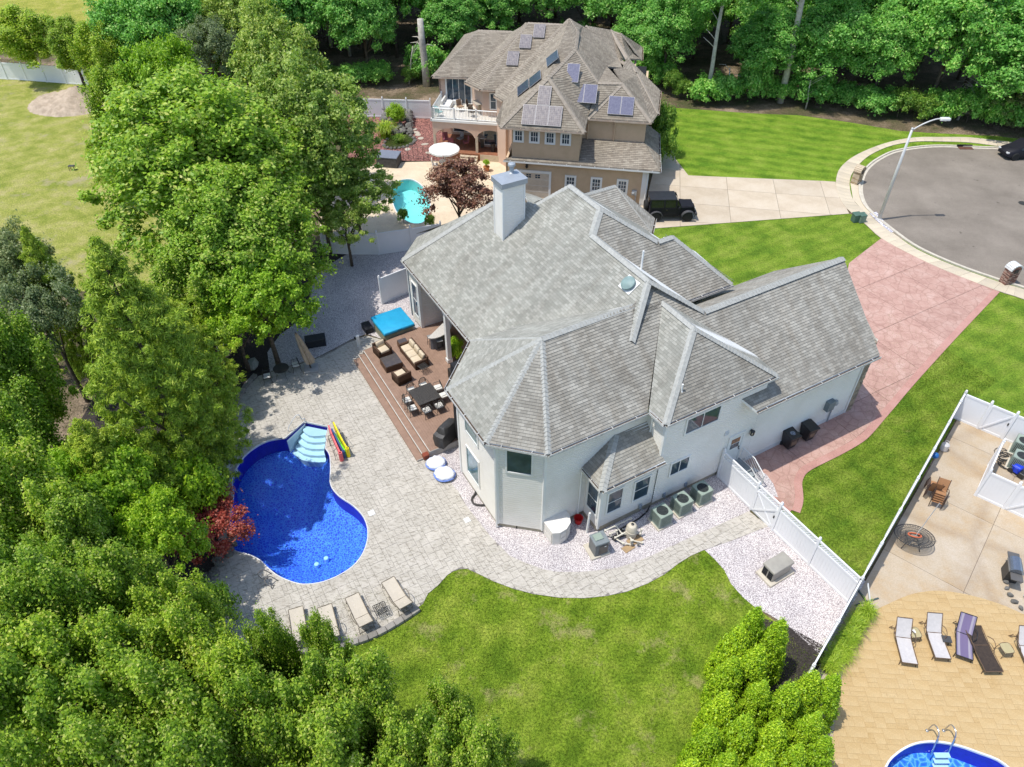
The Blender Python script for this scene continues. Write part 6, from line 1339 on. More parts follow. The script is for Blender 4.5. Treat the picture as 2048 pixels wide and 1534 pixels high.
for pts in ([(-.6, .35, .55), (.9, .3, .6)], [(-.5, .1, .5), (-.1, .1, .5), (-.1, -.1, .2)], [(0, .3, .6), (.1, -.1, .35), (.6, -.35, .3)], [(-.3, -.1, .3), (.5, -.15, .45), (.9, -.5, .3)], [(-.4, .2, .25), (-.1, -.5, .2), (.2, -.7, .15)], [(.3, .1, .3), (.4, -.6, .2), (.75, -.9, .15)], [(1.0, -.45, .05), (1.0, -.45, .5)], [(.2, -.7, .05), (.2, -.7, .45)], [(.7, -.2, .1), (.7, -.2, .7)]):
    a = MB(); a.tube([Vector(p_) for p_ in pts], .038, 7)
    for p_ in pts: a.lathe(Vector(p_) - Vector((0, 0, .05)), [(.055, 0), (.055, .1)], 8)
    a.build('pipe', M_pvc, t)
a = MB(); a.tube([(-.35, -.05, .2), (.1, .0, .2)], .13, 12); a.lathe((.2, 0, .08), [(.12, 0), (.13, .25), (.1, .3)], 12); a.build('pump', M_black, t); a = MB(); a.box((.6, -.55, .03), (.8, .4, .03)); a.box((.05, -.75, .03), (.6, .35, .03), rz=.1); a.build('board', mat('plywood_scrap', (.42, .29, .16), .8), t)
for x_, y_ in ((.95, -.45), (.25, -.75), (.5, -.9)): a = MB(); a.lathe((x_, y_, .1), [(.05, 0), (.07, .1), (.05, .22)], 8); a.build('valve', mat('grey_valve', (.25, .24, .22), .5), t)
q = W(2.05, -1.1); t = thing('drain_pipe', 'loose white downspout leaning upright beside the bay', 'pipe', (q.x, q.y, .014), TH); a = MB(); a.box((0, 0, .75), (.09, .08, 1.5), ry=.04); a.build('pipe', M_trim, t)
q = at(960, 1000, .1); t = thing('coiled_hose', 'black corrugated drain hose curving from the tower wall on the gravel', 'hose', (q.x, q.y, .03)); a = MB(); a.tube(cat_curve([Vector(v_) for v_ in ((-.15, .75, .5), (-.25, .45, .1), (-.42, .1, .05), (-.3, -.22, .05), (.05, -.32, .05), (.35, -.28, .08))], 5), .055, 8); a.build('hose', mat('grey_black_hose', (.06, .055, .05), .6), t)
# wheeled bins: black body, lid with white patch, wheels
def bin_(label, px, patch, h=1.05):
    p = at(*px, h); t = thing('wheeled_bin', label, 'bin', (p.x, p.y, .05), TH - .08, 'wheeled bins by the garage wall'); M_b = mat('black_bin_plastic', (.022, .021, .022), .35, (.014, .014, .015), 3, spec=.6)
    a = MB(); vs = [(sx * w_ / 2, sy * d_ / 2 + .0, z) for z, w_, d_ in ((.08, .48, .5), (h - .08, .64, .72)) for sx, sy in ((-1, -1), (1, -1), (1, 1), (-1, 1))]
    a.add(vs, [(3, 2, 1, 0), (4, 5, 6, 7), (0, 1, 5, 4), (1, 2, 6, 5), (2, 3, 7, 6), (3, 0, 4, 7)]); a.build('body', M_b, t); a = MB(); a.rbox((0, -.02, h - .03), (.70, .80, .09), .06, n=4, rx=.05); a.build('lid', M_b, t)
    if patch: a = MB(); a.lathe((0, -.05, h + .022), [(.15, 0), (.15, .004)], 18); a.build('label_disc', mat('worn_white_print', (.33, .37, .43), .5, (.05, .06, .09), 12), t)
    for s in (-1, 1): a = MB(); a.lathe((s * .27, .28, .12), [(.12, -.03), (.12, .03)], 14, M=Matrix.Rotation(PI / 2, 3, 'Y')); a.build('wheel', M_black, t)
    a = MB(); a.tube([(-.28, .42, h - .05), (.28, .42, h - .05)], .02, 6); a.build('handle', M_b, t); a = MB(); a.box((0, -.33, .55), (.36, .01, .3)); a.build('faded_print', mat('faded_tan_print', (.22, .15, .11), .6), t)
bin_('black wheeled bin with white print on its lid, nearer the door', (1584, 867), True); bin_('black wheeled bin with plain lid, nearer the stone pier', (1621, 851), False)

# ------------------------------------------------------------ vehicles
M_blackp = mat('black_car_paint', (.014, .014, .02), .5, (.018, .018, .022), 3, spec=.15); M_tyre = mat('tyre_rubber', (.022, .022, .022), .9, (.03, .03, .028), 9); M_rim = mat('dark_alloy', (.13, .12, .10), .4, metal=.7)
M_carg = glass_mat('car_glass', (.018, .02, .022), .06, .6); M_flare = mat('grey_plastic_flare', (.075, .075, .08), .6)
def loft(mb, secs, cap=True):
    """secs: list of closed rings (same count) along the body"""
    n = len(secs[0]); vs = [v_ for s_ in secs for v_ in s_]; fs = [(k * n + i, k * n + (i + 1) % n, (k + 1) * n + (i + 1) % n, (k + 1) * n + i) for k in range(len(secs) - 1) for i in range(n)]
    if cap: fs += [tuple(range(n))[::-1], tuple(range((len(secs) - 1) * n, len(secs) * n))]
    mb.add(vs, fs)
def wheel(t, x, y, r=.4, w_=.26):
    a = MB(); M = Matrix.Rotation(PI / 2, 3, 'X'); a.lathe((x, y, r), [(r * .6, -w_ / 2), (r * .93, -w_ / 2), (r, -w_ / 2 + .04), (r, w_ / 2 - .04), (r * .93, w_ / 2), (r * .6, w_ / 2)], 22, M=M); o = a.build('wheel', M_tyre, t)
    a = MB(); a.lathe((x, y, r), [(r * .6, -w_ / 2 + .02), (r * .6, w_ / 2 - .02)], 16, M=M)
    for k in range(5):
        q_ = k * 2 * PI / 5; a.box((x + math.cos(q_) * r * .32, y, r + math.sin(q_) * r * .32), (r * .5, w_ - .02, .06), ry=-q_)
    a.build('rim', M_rim, o)
q = at(1340, 443); t = thing('off_road_vehicle', 'black two-door off-road vehicle parked nose right on the pale concrete driveway', 'car', (q.x, q.y + .75, .05), math.radians(1)); t.scale = (1.02, 1.02, 1.02)
def rect(x, w0, w1, z0, z1): return [(x, -w0, z0), (x, w0, z0), (x, w1, z1), (x, -w1, z1)]
a = MB(); loft(a, [rect(-1.75, .74, .76, .5, 1.12), rect(-1.7, .78, .8, .45, 1.15), rect(.55, .78, .78, .45, 1.15), rect(.62, .72, .74, .5, 1.16), rect(1.75, .6, .62, .6, 1.08), rect(1.82, .58, .58, .65, 1.0)]); body = a.build('body', M_blackp, t)
a = MB(); a.rbox((1.15, 0, 1.13), (1.15, 1.22, .1), .1); a.build('bonnet', M_blackp, t)
a = MB(); loft(a, [rect(-1.72, .76, .66, 1.14, 1.76), rect(.35, .76, .66, 1.14, 1.76), rect(.68, .76, .66, 1.14, 1.3)]); a.build('cabin_glass', M_carg, t)
a = MB(); a.rbox((-.72, 0, 1.79), (2.08, 1.4, .09), .08); a.build('roof_top', mat('black_hardtop', (.03, .032, .037), .5, (.02, .021, .025), 4), t)
for s in (-1, 1):
    for x_ in (-1.7, -.62, .3): a = MB(); a.box((x_, s * .725, 1.45), (.09, .05, .62), rx=s * .16); a.build('pillar', M_blackp, t)
    a = MB(); a.box((.56, s * .70, 1.46), (.07, .06, .62), ry=-.45); a.build('pillar', M_blackp, t); a = MB(); a.box((-.1, s * .79, .82), (.95, .03, .56)); dr = a.build('door', M_blackp, t)
    a = MB(); a.box((-.42, s * .815, 1.0), (.14, .03, .035)); a.build('handle', M_rim, dr); a = MB(); a.rbox((.5, s * .95, 1.2), (.1, .2, .16), .03); a.build('wing_mirror', M_blackp, t)
    for x_ in (-1.2, 1.3):
        wheel(t, x_, s * .8)
        a = MB(); n_ = 9; vs = []
        for k in range(n_): an = PI * (.02 + .96 * k / (n_ - 1)); vs += [(x_ + math.cos(an) * .53, s * .7, .42 + math.sin(an) * .5), (x_ + math.cos(an) * .53, s * .98, .42 + math.sin(an) * .48), (x_ + math.cos(an) * .47, s * .98, .42 + math.sin(an) * .43)]
        a.add(vs, [(k * 3 + e, k * 3 + 3 + e, k * 3 + 4 + e, k * 3 + 1 + e) for k in range(n_ - 1) for e in (0, 1)]); a.build('wheel_arch', M_flare, t)
    a = MB(); a.lathe((1.84, s * .42, .88), [(.0, -.02), (.12, -.02), (.12, .03)], 14, M=Matrix.Rotation(PI / 2, 3, 'Y')); a.build('headlight', mat('headlight_glass', (.6, .6, .58), .2), t)
a = MB(); a.rbox((1.95, 0, .58), (.16, 1.55, .2), .05); a.build('bumper', M_flare, t); a = MB(); a.rbox((-1.82, 0, .55), (.16, 1.5, .2), .05); a.build('bumper', M_flare, t)
a = MB(); M = Matrix.Rotation(PI / 2, 3, 'Y'); a.lathe((-1.93, 0, 1.0), [(.2, -.12), (.4, -.12), (.41, 0), (.38, .12), (.2, .12)], 20, M=M); a.build('spare_wheel', M_tyre, t)
a = MB()
for k in range(7): a.box((1.84, -.24 + k * .08, .88), (.03, .035, .26))
a.build('grille', M_darkin, t)
q = at(2052, 318); t = thing('dark_car', 'dark car at the right edge parked on the far side of the cul-de-sac', 'car', (q.x, q.y + .6, .03), math.radians(186))
sec = [(-2.2, .5, .72, .3), (-2.15, .75, .8, .3), (-1.3, .85, .98, .25), (-.7, .88, 1.38, .25), (.5, .88, 1.42, .25), (1.2, .87, 1.02, .25), (2.0, .8, .82, .28), (2.25, .6, .62, .35)]
a = MB(); loft(a, [[(x, -w_, z0), (x, w_, z0), (x, w_, min(.85, z1 * .8)), (x, w_ * .78, z1), (x, -w_ * .78, z1), (x, -w_, min(.85, z1 * .8))] for x, w_, z1, z0 in sec]); smooth_by(a.build('body', M_blackp, t), 35)
a = MB(); loft(a, [[(x, -w_, .9), (x, w_, .9), (x, w_ * .84, z1), (x, -w_ * .84, z1)] for x, w_, z1 in ((-1.15, .86, 1.0), (-.6, .88, 1.36), (.45, .88, 1.38), (1.1, .86, 1.0))]); a.build('windows', M_carg, t)
for s in (-1, 1):
    for x_ in (-1.35, 1.4): wheel(t, x_, s * .8, .34, .22)
    a = MB(); a.rbox((2.12, s * .58, .66), (.22, .3, .12), .04); a.build('headlight', mat('headlight_glass', (.6, .6, .58), .2), t)

# ------------------------------------------------------------ street furniture
M_galv = mat('galvanised_steel', (.60, .60, .58), .5, (.5, .5, .49), 2, metal=.15)
b = at(1757, 440); t = thing('street_lamp', 'tall galvanised street lamp leaning over the cul-de-sac kerb', 'street lamp', (b.x, b.y, .06), 0); d = ray(1831, 259); 
# the pole stands upright; its arm reaches over the road
top = Vector((0, 0, 7.45)); hd = at(1885, 238, 8.25) - t.location; hd.z = 8.2
a = MB(); a.tube([(0, 0, 0), top], .14, 12, r2=.085); a.build('pole', M_galv, t, smooth=True); a = MB(); a.tube(cat_curve([top - Vector((0, 0, .1)), top + (hd - top) * .35 + Vector((0, 0, .12)), top + (hd - top) * .75 + Vector((0, 0, .16)), hd], 4), .05, 8); a.build('arm', M_galv, t)
dd = (hd - top); dd.z = 0; dd.normalize(); a = MB(); a.rbox(hd + dd * .2 , (.75, .34, .18), .09, rz=math.atan2(dd.y, dd.x), n=4); smooth_by(a.build('lamp_head', mat('lamp_housing', (.68, .68, .66), .45), t), 50); a = MB(); a.lathe(hd + dd * .25 - Vector((0, 0, .16)), [(.06, 0), (.13, .05), (.14, .1)], 12); a.build('lens', mat('lamp_lens', (.75, .75, .7), .2), t)
a = MB(); a.lathe((0, 0, 0), [(.2, 0), (.2, .08), (.14, .12)], 14); a.build('base_plate', M_galv, t); a = MB(); a.lathe(top + Vector((0, 0, .0)), [(.1, 0), (.1, .06), (.03, .1)], 12); a.build('pole_cap', M_galv, t)
M_brk = [mat('brick_red', (.30, .15, .11), .9, (.2, .1, .075), 6), mat('brick_pale', (.42, .30, .24), .9, (.3, .2, .16), 6), mat('brick_dark', (.14, .075, .06), .9)]
def mailbox(label, px, rz, mats, wd=.78, dp=.6, h=1.15):
    p = at(*px); t = thing('brick_mailbox', label, 'mailbox', (p.x, p.y, .06), rz); rn = random.Random(4); bh = .08; z = .0
    a = MB(); a.box((0, 0, h / 2), (wd - .03, dp - .03, h)); a.build('core', mat('mortar', (.45, .42, .38), .95), t); row = 0
    while z < h:
        for side, (L_, o_) in enumerate(((wd, dp / 2), (dp, wd / 2), (wd, dp / 2), (dp, wd / 2))):
            n_ = max(2, int(L_ / .22)); 
            for k in range(n_):
                x = -L_ / 2 + L_ * (k + .5) / n_ + (.05 if row % 2 else -.05) * (0 < k < n_ - 1); M = Matrix.Rotation(side * PI / 2, 3, 'Z'); a = MB(); a.box(M @ Vector((x, -o_ + .015, z + bh / 2)), (L_ / n_ - .014, .05, bh - .014), rz=side * PI / 2); a.build('brick', rn.choice(mats), t)
        z += bh; row += 1
    a = MB(); n_ = 12; vs = []
    for y in (-dp / 2, dp / 2): vs += [(math.cos(PI * k / n_) * wd / 2, y, h + math.sin(PI * k / n_) * wd * .45) for k in range(n_ + 1)]
    a.add(vs, [tuple(range(n_ + 1)), tuple(range(n_ + 1, 2 * n_ + 2))[::-1]] + [(k, k + n_ + 1, k + n_ + 2, k + 1) for k in range(n_)]); a.build('arched_top', mats[0], t)
    for k in range(9):
        an = PI * (k + .5) / 9; a = MB(); a.box((math.cos(an) * (wd / 2 + .04), 0, h + math.sin(an) * (wd * .45 + .04)), (.09, dp + .06, .13), ry=-an); a.build('arch_brick', mats[-1] if len(mats) < 3 else M_coping, t)
    a = MB(); a.box((0, -dp / 2 - .02, h - .05), (.3, .05, .3)); a.build('mail_door', M_black, t)
mailbox('red brick mailbox pillar with white arched top beside the pink driveway', (2012, 566), .25, M_brk)
M_tan = [mat('tan_brick', (.46, .34, .2), .9, (.36, .26, .15), 6), mat('cream_brick', (.60, .5, .36), .9, (.5, .4, .28), 6)]
mailbox('tan brick mailbox pillar with pale arched top between sidewalk and kerb', (1711, 366), .75, M_tan, .8, .6, 1.1)
M_tg = mat('utility_green', (.10, .17, .13), .5, (.075, .13, .1), 4)
for x, y, s_, lab in ((1710, 443, .6, 'dark green utility box, left of the pair near the lamp'), (1721, 444, .5, 'lighter green utility box, right of the pair near the lamp')):
    p = at(x, y); t = thing('utility_box', lab, 'utility box', (p.x, p.y, .05), .25); a = MB(); a.rbox((0, 0, .3), (s_, .5, .6), .04); a.build('body', M_tg if s_ > .55 else mat('utility_sage', (.2, .27, .22), .5), t); a = MB(); a.rbox((0, .02, .62), (s_ + .05, .55, .08), .03, rx=.12); a.build('lid', M_tg, t)
p = at(1931, 297); t = thing('storm_drain', 'rusty grated storm drain at the far kerb of the cul-de-sac', 'drain', (p.x, p.y, .03), -.03); a = MB(); a.box((0, 0, .0), (1.3, .55, .03)); a.build('frame', mat('rusty_iron', (.17, .08, .05), .85, (.1, .05, .035), 8), t)
for k in range(9): a = MB(); a.box((-.56 + k * .14, 0, .02), (.05, .5, .03)); a.build('bar', mat('rusty_iron', (.17, .08, .05), .85), t)
a = MB(); a.box((0, .33, .1), (1.4, .1, .2)); a.build('kerb_inlet', M_darkin, t)
p = at(2046, 407); t = thing('manhole_cover', 'round iron manhole cover in the asphalt at the right edge', 'manhole cover', (p.x, p.y, .024)); a = MB(); a.lathe((0, 0, 0), [(.36, 0), (.36, .012), (.3, .012), (.3, .008)], 24); a.build('cover', M_iron, t)

# ------------------------------------------------------------ right-hand court
p = at(1890, 893, .3); t = thing('propane_tank', 'white propane cylinder standing against the long fence', 'gas cylinder', (p.x, p.y, .03)); M_wt = mat('white_enamel', (.66, .64, .62), .45)
a = MB(); a.lathe((0, 0, 0), [(.14, 0), (.2, .06), (.2, .42), (.13, .5), (.05, .53)], 18); smooth_by(a.build('cylinder', M_wt, t), 40); a = MB(); a.tube([(math.cos(2 * PI * k / 12) * .11, math.sin(2 * PI * k / 12) * .11, .62) for k in range(9)], .012, 5); a.tube([(.1, 0, .5), (.11, 0, .62)], .012, 5); a.tube([(-.1, 0, .5), (-.11, 0, .62)], .012, 5); a.build('collar', M_wt, t)
p = at(1871, 911, 1.2); a = MB(); a.lathe((0, 0, 0), [(.02, -.17), (.12, -.13), (.18, 0), (.12, .13), (.02, .17)], 16); o = a.build('blue_ball', mat('blue_plastic', (.02, .13, .38), .4), smooth=True); o.location = (p.x, p.y, 1.2); tag(o, 'round blue plastic ornament hanging on the long fence', 'ornament')
# stacks of sling chairs
M_orange = mat('tan_sling', (.40, .21, .10), .8, (.33, .17, .08), 6); M_sframe = mat('dark_bronze', (.07, .045, .035), .45)
def sling_chair():
    t = thing('stacking_chair', 'x', 'chair'); a = MB(); a.add([(-.25, -.25, .42), (.25, -.25, .42), (.25, .2, .38), (-.25, .2, .38), (.25, .42, .92), (-.25, .42, .92)], [(0, 1, 2, 3), (3, 2, 4, 5)]); a.add([(-.25, -.25, .41), (.25, -.25, .41), (.25, .21, .37), (-.25, .21, .37), (.25, .43, .91), (-.25, .43, .91)], [(3, 2, 1, 0), (5, 4, 2, 3)]); a.build('sling', M_orange, t)
    for s in (-1, 1): a = MB(); a.tube(cat_curve([Vector((s * .27, .45, .95)), Vector((s * .27, .22, .5)), Vector((s * .29, .05, .62)), Vector((s * .31, -.25, .64)), Vector((s * .29, -.3, .3)), Vector((s * .27, -.25, 0))], 4), .017, 5); a.tube([(s * .27, .2, .4), (s * .29, .4, 0)], .017, 5); a.build('side_frame', M_sframe, t)
    return t
sc = sling_chair(); n_ = 0
for px, rz, cnt, lab, gr in (((1858, 987), TH + 2.2, 5, 'tan sling chair in the upper stack against the long fence', 'upper stack of sling chairs'), ((1868, 1010), TH - 1.0, 5, 'tan sling chair in the lower tilted stack beside the fence', 'lower stack of sling chairs')):
    p = at(*px)
    for k in range(cnt):
        lab = ('topmost ' if k == cnt - 1 else 'bottom ' if k == 0 else ('second ' if k == 1 else 'fourth ' if k == 3 else 'middle ')) + lab.replace('topmost ', '').replace('bottom ', '').replace('second ', '').replace('middle ', '').replace('fourth ', '')
        loc = (p.x + k * .05 * math.cos(rz + PI / 2), p.y + k * .05 * math.sin(rz + PI / 2), .03 + k * .11)
        if n_ == 0: sc.location = loc; sc.rotation_euler.z = rz; sc['label'] = lab; sc['group'] = gr
        else: dup(sc, loc, rz, lab, gr)
        n_ += 1
p = at(1829, 1072, .72); t = thing('patio_table', 'oval mesh iron table with orange napkin tray and central umbrella pole', 'table', (p.x, p.y, .03), -.25)
M_mesh = mat('iron_mesh', (.12, .105, .09), .5, (.02, .018, .016), 60, lo=.48, hi=.52)
a = MB(); a.tube([(math.cos(2 * PI * k / 30) * .92, math.sin(2 * PI * k / 30) * .68, .7) for k in range(30)], .022, 6, closed=True)
for r_ in (.2, .45, .7, .85): a.tube([(math.cos(2 * PI * k / 26) * .92 * r_, math.sin(2 * PI * k / 26) * .68 * r_, .7) for k in range(26)], .016, 4, closed=True)
for k in range(44): an = 2 * PI * k / 44; a.tube([(math.cos(an) * .15, math.sin(an) * .1, .7), (math.cos(an + .12) * .92, math.sin(an + .12) * .68, .7)], .010, 4)
for k in range(44): an = 2 * PI * k / 44; a.tube([(math.cos(an) * .15, math.sin(an) * .1, .7), (math.cos(an - .12) * .92, math.sin(an - .12) * .68, .7)], .010, 4)
a.build('table_top', M_iron, t); a = MB(); a.tube([(x * .3, y * .12 + .02, .74) for x, y in [(math.cos(2 * PI * k / 18), math.sin(2 * PI * k / 18)) for k in range(18)]], .03, 6, closed=True); a.build('napkin_ring', mat('orange_ring', (.65, .16, .07), .6), t)
for k in range(4): an = PI / 4 + k * PI / 2; a = MB(); a.tube([(math.cos(an) * .5, math.sin(an) * .38, .7), (math.cos(an) * .38, math.sin(an) * .3, .35), (math.cos(an) * .6, math.sin(an) * .48, 0)], .022, 5); a.build('leg', M_iron, t)
a = MB(); a.tube([(0, 0, 0), (.18, -.05, 3.3)], .02, 8); a.build('umbrella_pole', M_galv, t)
p = at(2030, 1134, .8); t = thing('barbecue', 'stainless gas barbecue with black side shelf at the right edge', 'grill', (p.x, p.y, .03), 1.2)
a = MB(); a.rbox((0, 0, .42), (.75, .55, .7), .03); a.build('cabinet', M_black, t); a = MB(); vs = []
for x in (-.4, .4): vs += [(x, math.cos(PI * k / 10) * .3, .8 + math.sin(PI * k / 10) * .28) for k in range(11)]
a.add(vs, [tuple(range(11)), tuple(range(11, 22))[::-1]] + [(k, k + 11, k + 12, k + 1) for k in range(10)]); a.build('hood', mat('grey_steel_hood', (.33, .36, .4), .25, metal=.8), t)
for s in (-1, 1): a = MB(); a.rbox((s * .62, 0, .8), (.42, .5, .05), .03); a.build('side_shelf', mat('dark_grey_shelf', (.12, .115, .11), .4), t)
a = MB(); a.tube([(-.3, -.34, .95), (.3, -.34, .95)], .02, 6); a.build('handle', M_steel, t)
for k in range(5): a = MB(); a.lathe((-.28 + k * .14, -.33, .72), [(.035, -.02), (.035, .03)], 10, M=Matrix.Rotation(PI / 2, 3, 'X')); a.build('knob', M_steel, t)
p = at(2042, 1192); t = thing('stone_ring', 'ring of dark stones round a planting bed at the right edge', 'stone ring', (p.x, p.y, .03))
for k in range(22): an = 2 * PI * k / 22; a = MB(); rock(a, (.4 + math.cos(an) * .95, math.sin(an) * 1.25, .08), random.uniform(.13, .2), k); a.build('stone', M_rock, t)
a = MB(); rock(a, (.2, -.1, .15), .28, 5); a.build('white_stone', M_coping, t)
p = at(1733, 1205); t = thing('umbrella_stand', 'dark cross-shaped umbrella stand with tilted white pole by the fence corner', 'umbrella stand', (p.x, p.y, .03), .3)
for k in range(2): a = MB(); a.box((0, 0, .03), (1.25, .07, .05), rz=k * PI / 2); a.build('foot', mat('dark_green_metal', (.06, .09, .09), .5), t)
a = MB(); a.tube([(-.1, -.4, .1), (.15, .5, .75)], .035, 7); a.build('pole', M_trimg, t)
p = at(2008, 920); t = thing('hose_coil', 'tangled dark hose coils on the ground inside the vinyl pen', 'hose', (p.x, p.y, .035)); a = MB(); pts = []
for k in range(150): an = k * .55; r_ = .34 + .1 * math.sin(k * .37); pts.append((math.cos(an) * r_ + .14 * math.sin(k * .05), math.sin(an) * r_ * .9 + .45 * math.sin(k * .043), .03 + .03 * math.sin(k * .9)))
a.tube([Vector(v_) for v_ in pts], .018, 5); a.build('hose', M_iron, t)
p = at(2030, 945); t = thing('pressure_washer', 'bright blue and black machine standing inside the vinyl pen', 'pressure washer', (p.x, p.y, .03), .6); M_blu = mat('bright_blue_plastic', (.02, .06, .62), .4)
a = MB(); a.rbox((0, 0, .35), (.5, .42, .4), .08); a.build('body', M_blu, t); a = MB(); a.rbox((-.1, -.35, .2), (.4, .3, .3), .05); a.build('base', M_black, t); a = MB(); a.tube([(-.2, .1, .3), (-.55, .2, .75), (-.6, -.1, .75), (-.25, -.15, .3)], .022, 6); a.build('handle', M_blu, t)
for s in (-1, 1): a = MB(); a.lathe((s * .25, .2, .14), [(.14, -.03), (.14, .03)], 14, M=Matrix.Rotation(PI / 2, 3, 'Y')); a.build('wheel', M_black, t)

# ------------------------------------------------------------ tan house yard
p = at(888, 318, 2.2); p = at(891, 338); t = thing('parasol', 'round white parasol over a patio table below the arched porch', 'umbrella', (p.x, p.y, .02)); M_wumb = mat('white_canvas', (.82, .8, .76), .9, (.74, .72, .68), 4)
a = MB(); n_ = 16; vs = [(0, 0, 2.35)] + [(math.cos(2 * PI * k / n_) * 1.35, math.sin(2 * PI * k / n_) * 1.35, 1.88 - .03 * (k % 2)) for k in range(n_)] + [(math.cos(2 * PI * k / n_) * 1.35, math.sin(2 * PI * k / n_) * 1.35, 1.72 - .03 * (k % 2)) for k in range(n_)]
a.add(vs, [(0, k + 1, (k + 1) % n_ + 1) for k in range(n_)] + [(k + 1, k + 1 + n_, (k + 1) % n_ + 1 + n_, (k + 1) % n_ + 1) for k in range(n_)]); a.build('canopy', M_wumb, t); a = MB(); a.tube([(0, 0, 0), (0, 0, 2.4)], .03, 6); a.lathe((0, 0, 0), [(.28, 0), (.25, .08)], 14); a.build('pole', M_trimg, t)
t2 = thing('patio_table', 'white round patio table under the white parasol', 'table', (p.x, p.y, .02)); a = MB(); a.lathe((0, 0, .7), [(.55, 0), (.55, .03)], 20); a.build('table_top', M_trim, t2)
for k in range(4): a = MB(); an = k * PI / 2; a.tube([(math.cos(an) * .4, math.sin(an) * .4, .7), (math.cos(an) * .45, math.sin(an) * .45, 0)], .02, 5); a.build('leg', M_trim, t2)
dmat = mat('grey_outdoor_fabric', (.30, .30, .30), .9, (.22, .22, .23), 5)
def simple_chair(label, loc, rz, m1_=dmat, m2_=M_iron, s=1.0, group=None, cat='chair'):
    t = thing('patio_chair', label, cat, loc, rz, group); a = MB(); a.rbox((0, 0, .43), (.52, .5, .08), .04); a.build('seat', m1_, t); a = MB(); a.rbox((0, .25, .72), (.52, .07, .52), .04, rx=-.15); a.build('backrest', m1_, t)
    for sx in (-1, 1):
        for sy in (-1, 1): a = MB(); a.tube([(sx * .23, sy * .21, .42), (sx * .25, sy * .24, 0)], .016, 5); a.build('leg', m2_, t)
        a = MB(); a.tube([(sx * .27, .22, .62), (sx * .28, -.22, .62), (sx * .27, -.24, .42)], .016, 5); a.build('arm', m2_, t)
    t.scale = (s, s, s); return t
def nW(x, y, z): v_ = NO + NU * x + NV * y; return (v_.x, v_.y, z)
simple_chair('white patio chair in front of the parasol table', (p.x + .1, p.y - .85, .02), PI, M_trim, M_trim); simple_chair('white patio chair left of the parasol table', (p.x - .9, p.y, .02), PI / 2, M_trim, M_trim)
random.seed(5)
for x, y, rz, lab in ((-7.6, 8.2, .4, 'grey cushioned chair at the far left of the covered porch'), (-6.9, 7.6, PI, 'dark grey chair at the front of the covered porch'), (-6.3, 8.6, -.6, 'grey chair behind the porch sofa table'), (-5.6, 7.9, -1.2, 'grey armchair with red cushion under the porch arch')):
    simple_chair(lab, nW(x, y, .6), TN + rz, dmat if 'red' not in lab else mat('red_grey_cushion', (.3, .1, .12), .9))
for x, y, rz, lab in ((-4.6, 8.9, .3, 'tall dark bar chair behind the middle porch column'), (-3.6, 8.4, -.5, 'tall dark bar chair right of the middle porch column')): o = simple_chair(lab, nW(x, y, .6), TN + rz, M_iron); o.scale = (.9, .9, 1.4)
def ltable(name, label, loc, w_, d_, h, mt, ml, rz=0):
    t = thing(name, label, 'table', loc, rz); a = MB(); a.rbox((0, 0, h), (w_, d_, .06), .03); a.build('table_top', mt, t); a = MB(); a.box((0, 0, h / 2), (w_ * .35, d_ * .35, h - .06)); a.build('pedestal', ml, t); return t
ltable('bar_table', 'round dark table with pale glass top behind the porch column', nW(-4.1, 8.0, .6), .9, .9, 1.0, mat('pale_glass_top', (.4, .42, .46), .2), M_iron, TN)
# balcony: corner sofa, table with dark umbrella pole, chairs
t = thing('balcony_sofa', 'white L-shaped outdoor sofa on the left of the balcony', 'sofa', nW(-7.6, 9.2, 3.5), TN); a = MB(); a.rbox((0, .5, .22), (.9, 1.9, .4), .05); a.rbox((.7, 1.25, .22), (1.0, .7, .4), .05); a.build('base', M_trim, t)
for y_ in (-.1, .5, 1.1): a = MB(); a.rbox((-.3, y_, .6), (.2, .55, .4), .07); a.build('cushion', M_wcush, t)
ltable('balcony_table', 'square stone-topped pedestal table on the balcony', nW(-4.3, 8.8, 3.5), 1.3, 1.2, .95, mat('beige_stone_top', (.45, .40, .32), .5), mat('beige_pedestal', (.42, .33, .2), .7), TN + .6)
for x, y, rz, lab in ((-5.4, 9.1, PI / 2, 'brown wicker chair left of the balcony table'), (-4.2, 9.9, 0, 'brown wicker chair behind the balcony table'), (-3.2, 8.6, -PI / 2, 'brown wicker chair right of the balcony table'), (-4.9, 7.8, 2.8, 'dark wicker chair in front of the balcony table')): simple_chair(lab, nW(x, y, 3.5), TN + rz, mat('dark_wicker_seat', (.1, .07, .045), .8))
simple_chair('brown cushioned armchair beside the balcony sofa', nW(-6.2, 8.8, 3.5), TN + .8, mat('tan_cushion', (.36, .24, .15), .9))
simple_chair('small teal folding chair at the front left of the balcony', nW(-7.8, 7.3, 3.5), TN + 2.6, mat('teal_fabric', (.25, .5, .48), .8), M_trim)
t = thing('closed_umbrella', 'dark closed umbrella pole standing behind the balcony table', 'umbrella', nW(-3.7, 10.2, 3.5)); a = MB(); a.tube([(0, 0, 0), (0, 0, 2.1)], .03, 6); a.build('pole', M_black, t); a = MB(); a.lathe((0, 0, 1.5), [(.05, 0), (.12, .15), (.05, .6)], 8); a.build('canopy', M_black, t)
t = thing('tall_planter', 'tall black planter against the porch wall', 'planter', nW(-2.95, 7.2, .6)); a = MB(); a.lathe((0, 0, 0), [(.16, 0), (.22, .8), (.25, .82), (.2, .8)], 14); a.build('pot', M_black, t)
a = MB(); a.lathe((0, 0, 0), [(.2, 0), (.28, .2), (.26, .32)], 14); o = a.build('red_pot', mat('bright_red_glaze', (.55, .02, .02), .35)); o.location = nW(-1.0, 7.0, .6); tag(o, 'bright red pot on the right end of the porch', 'pot')
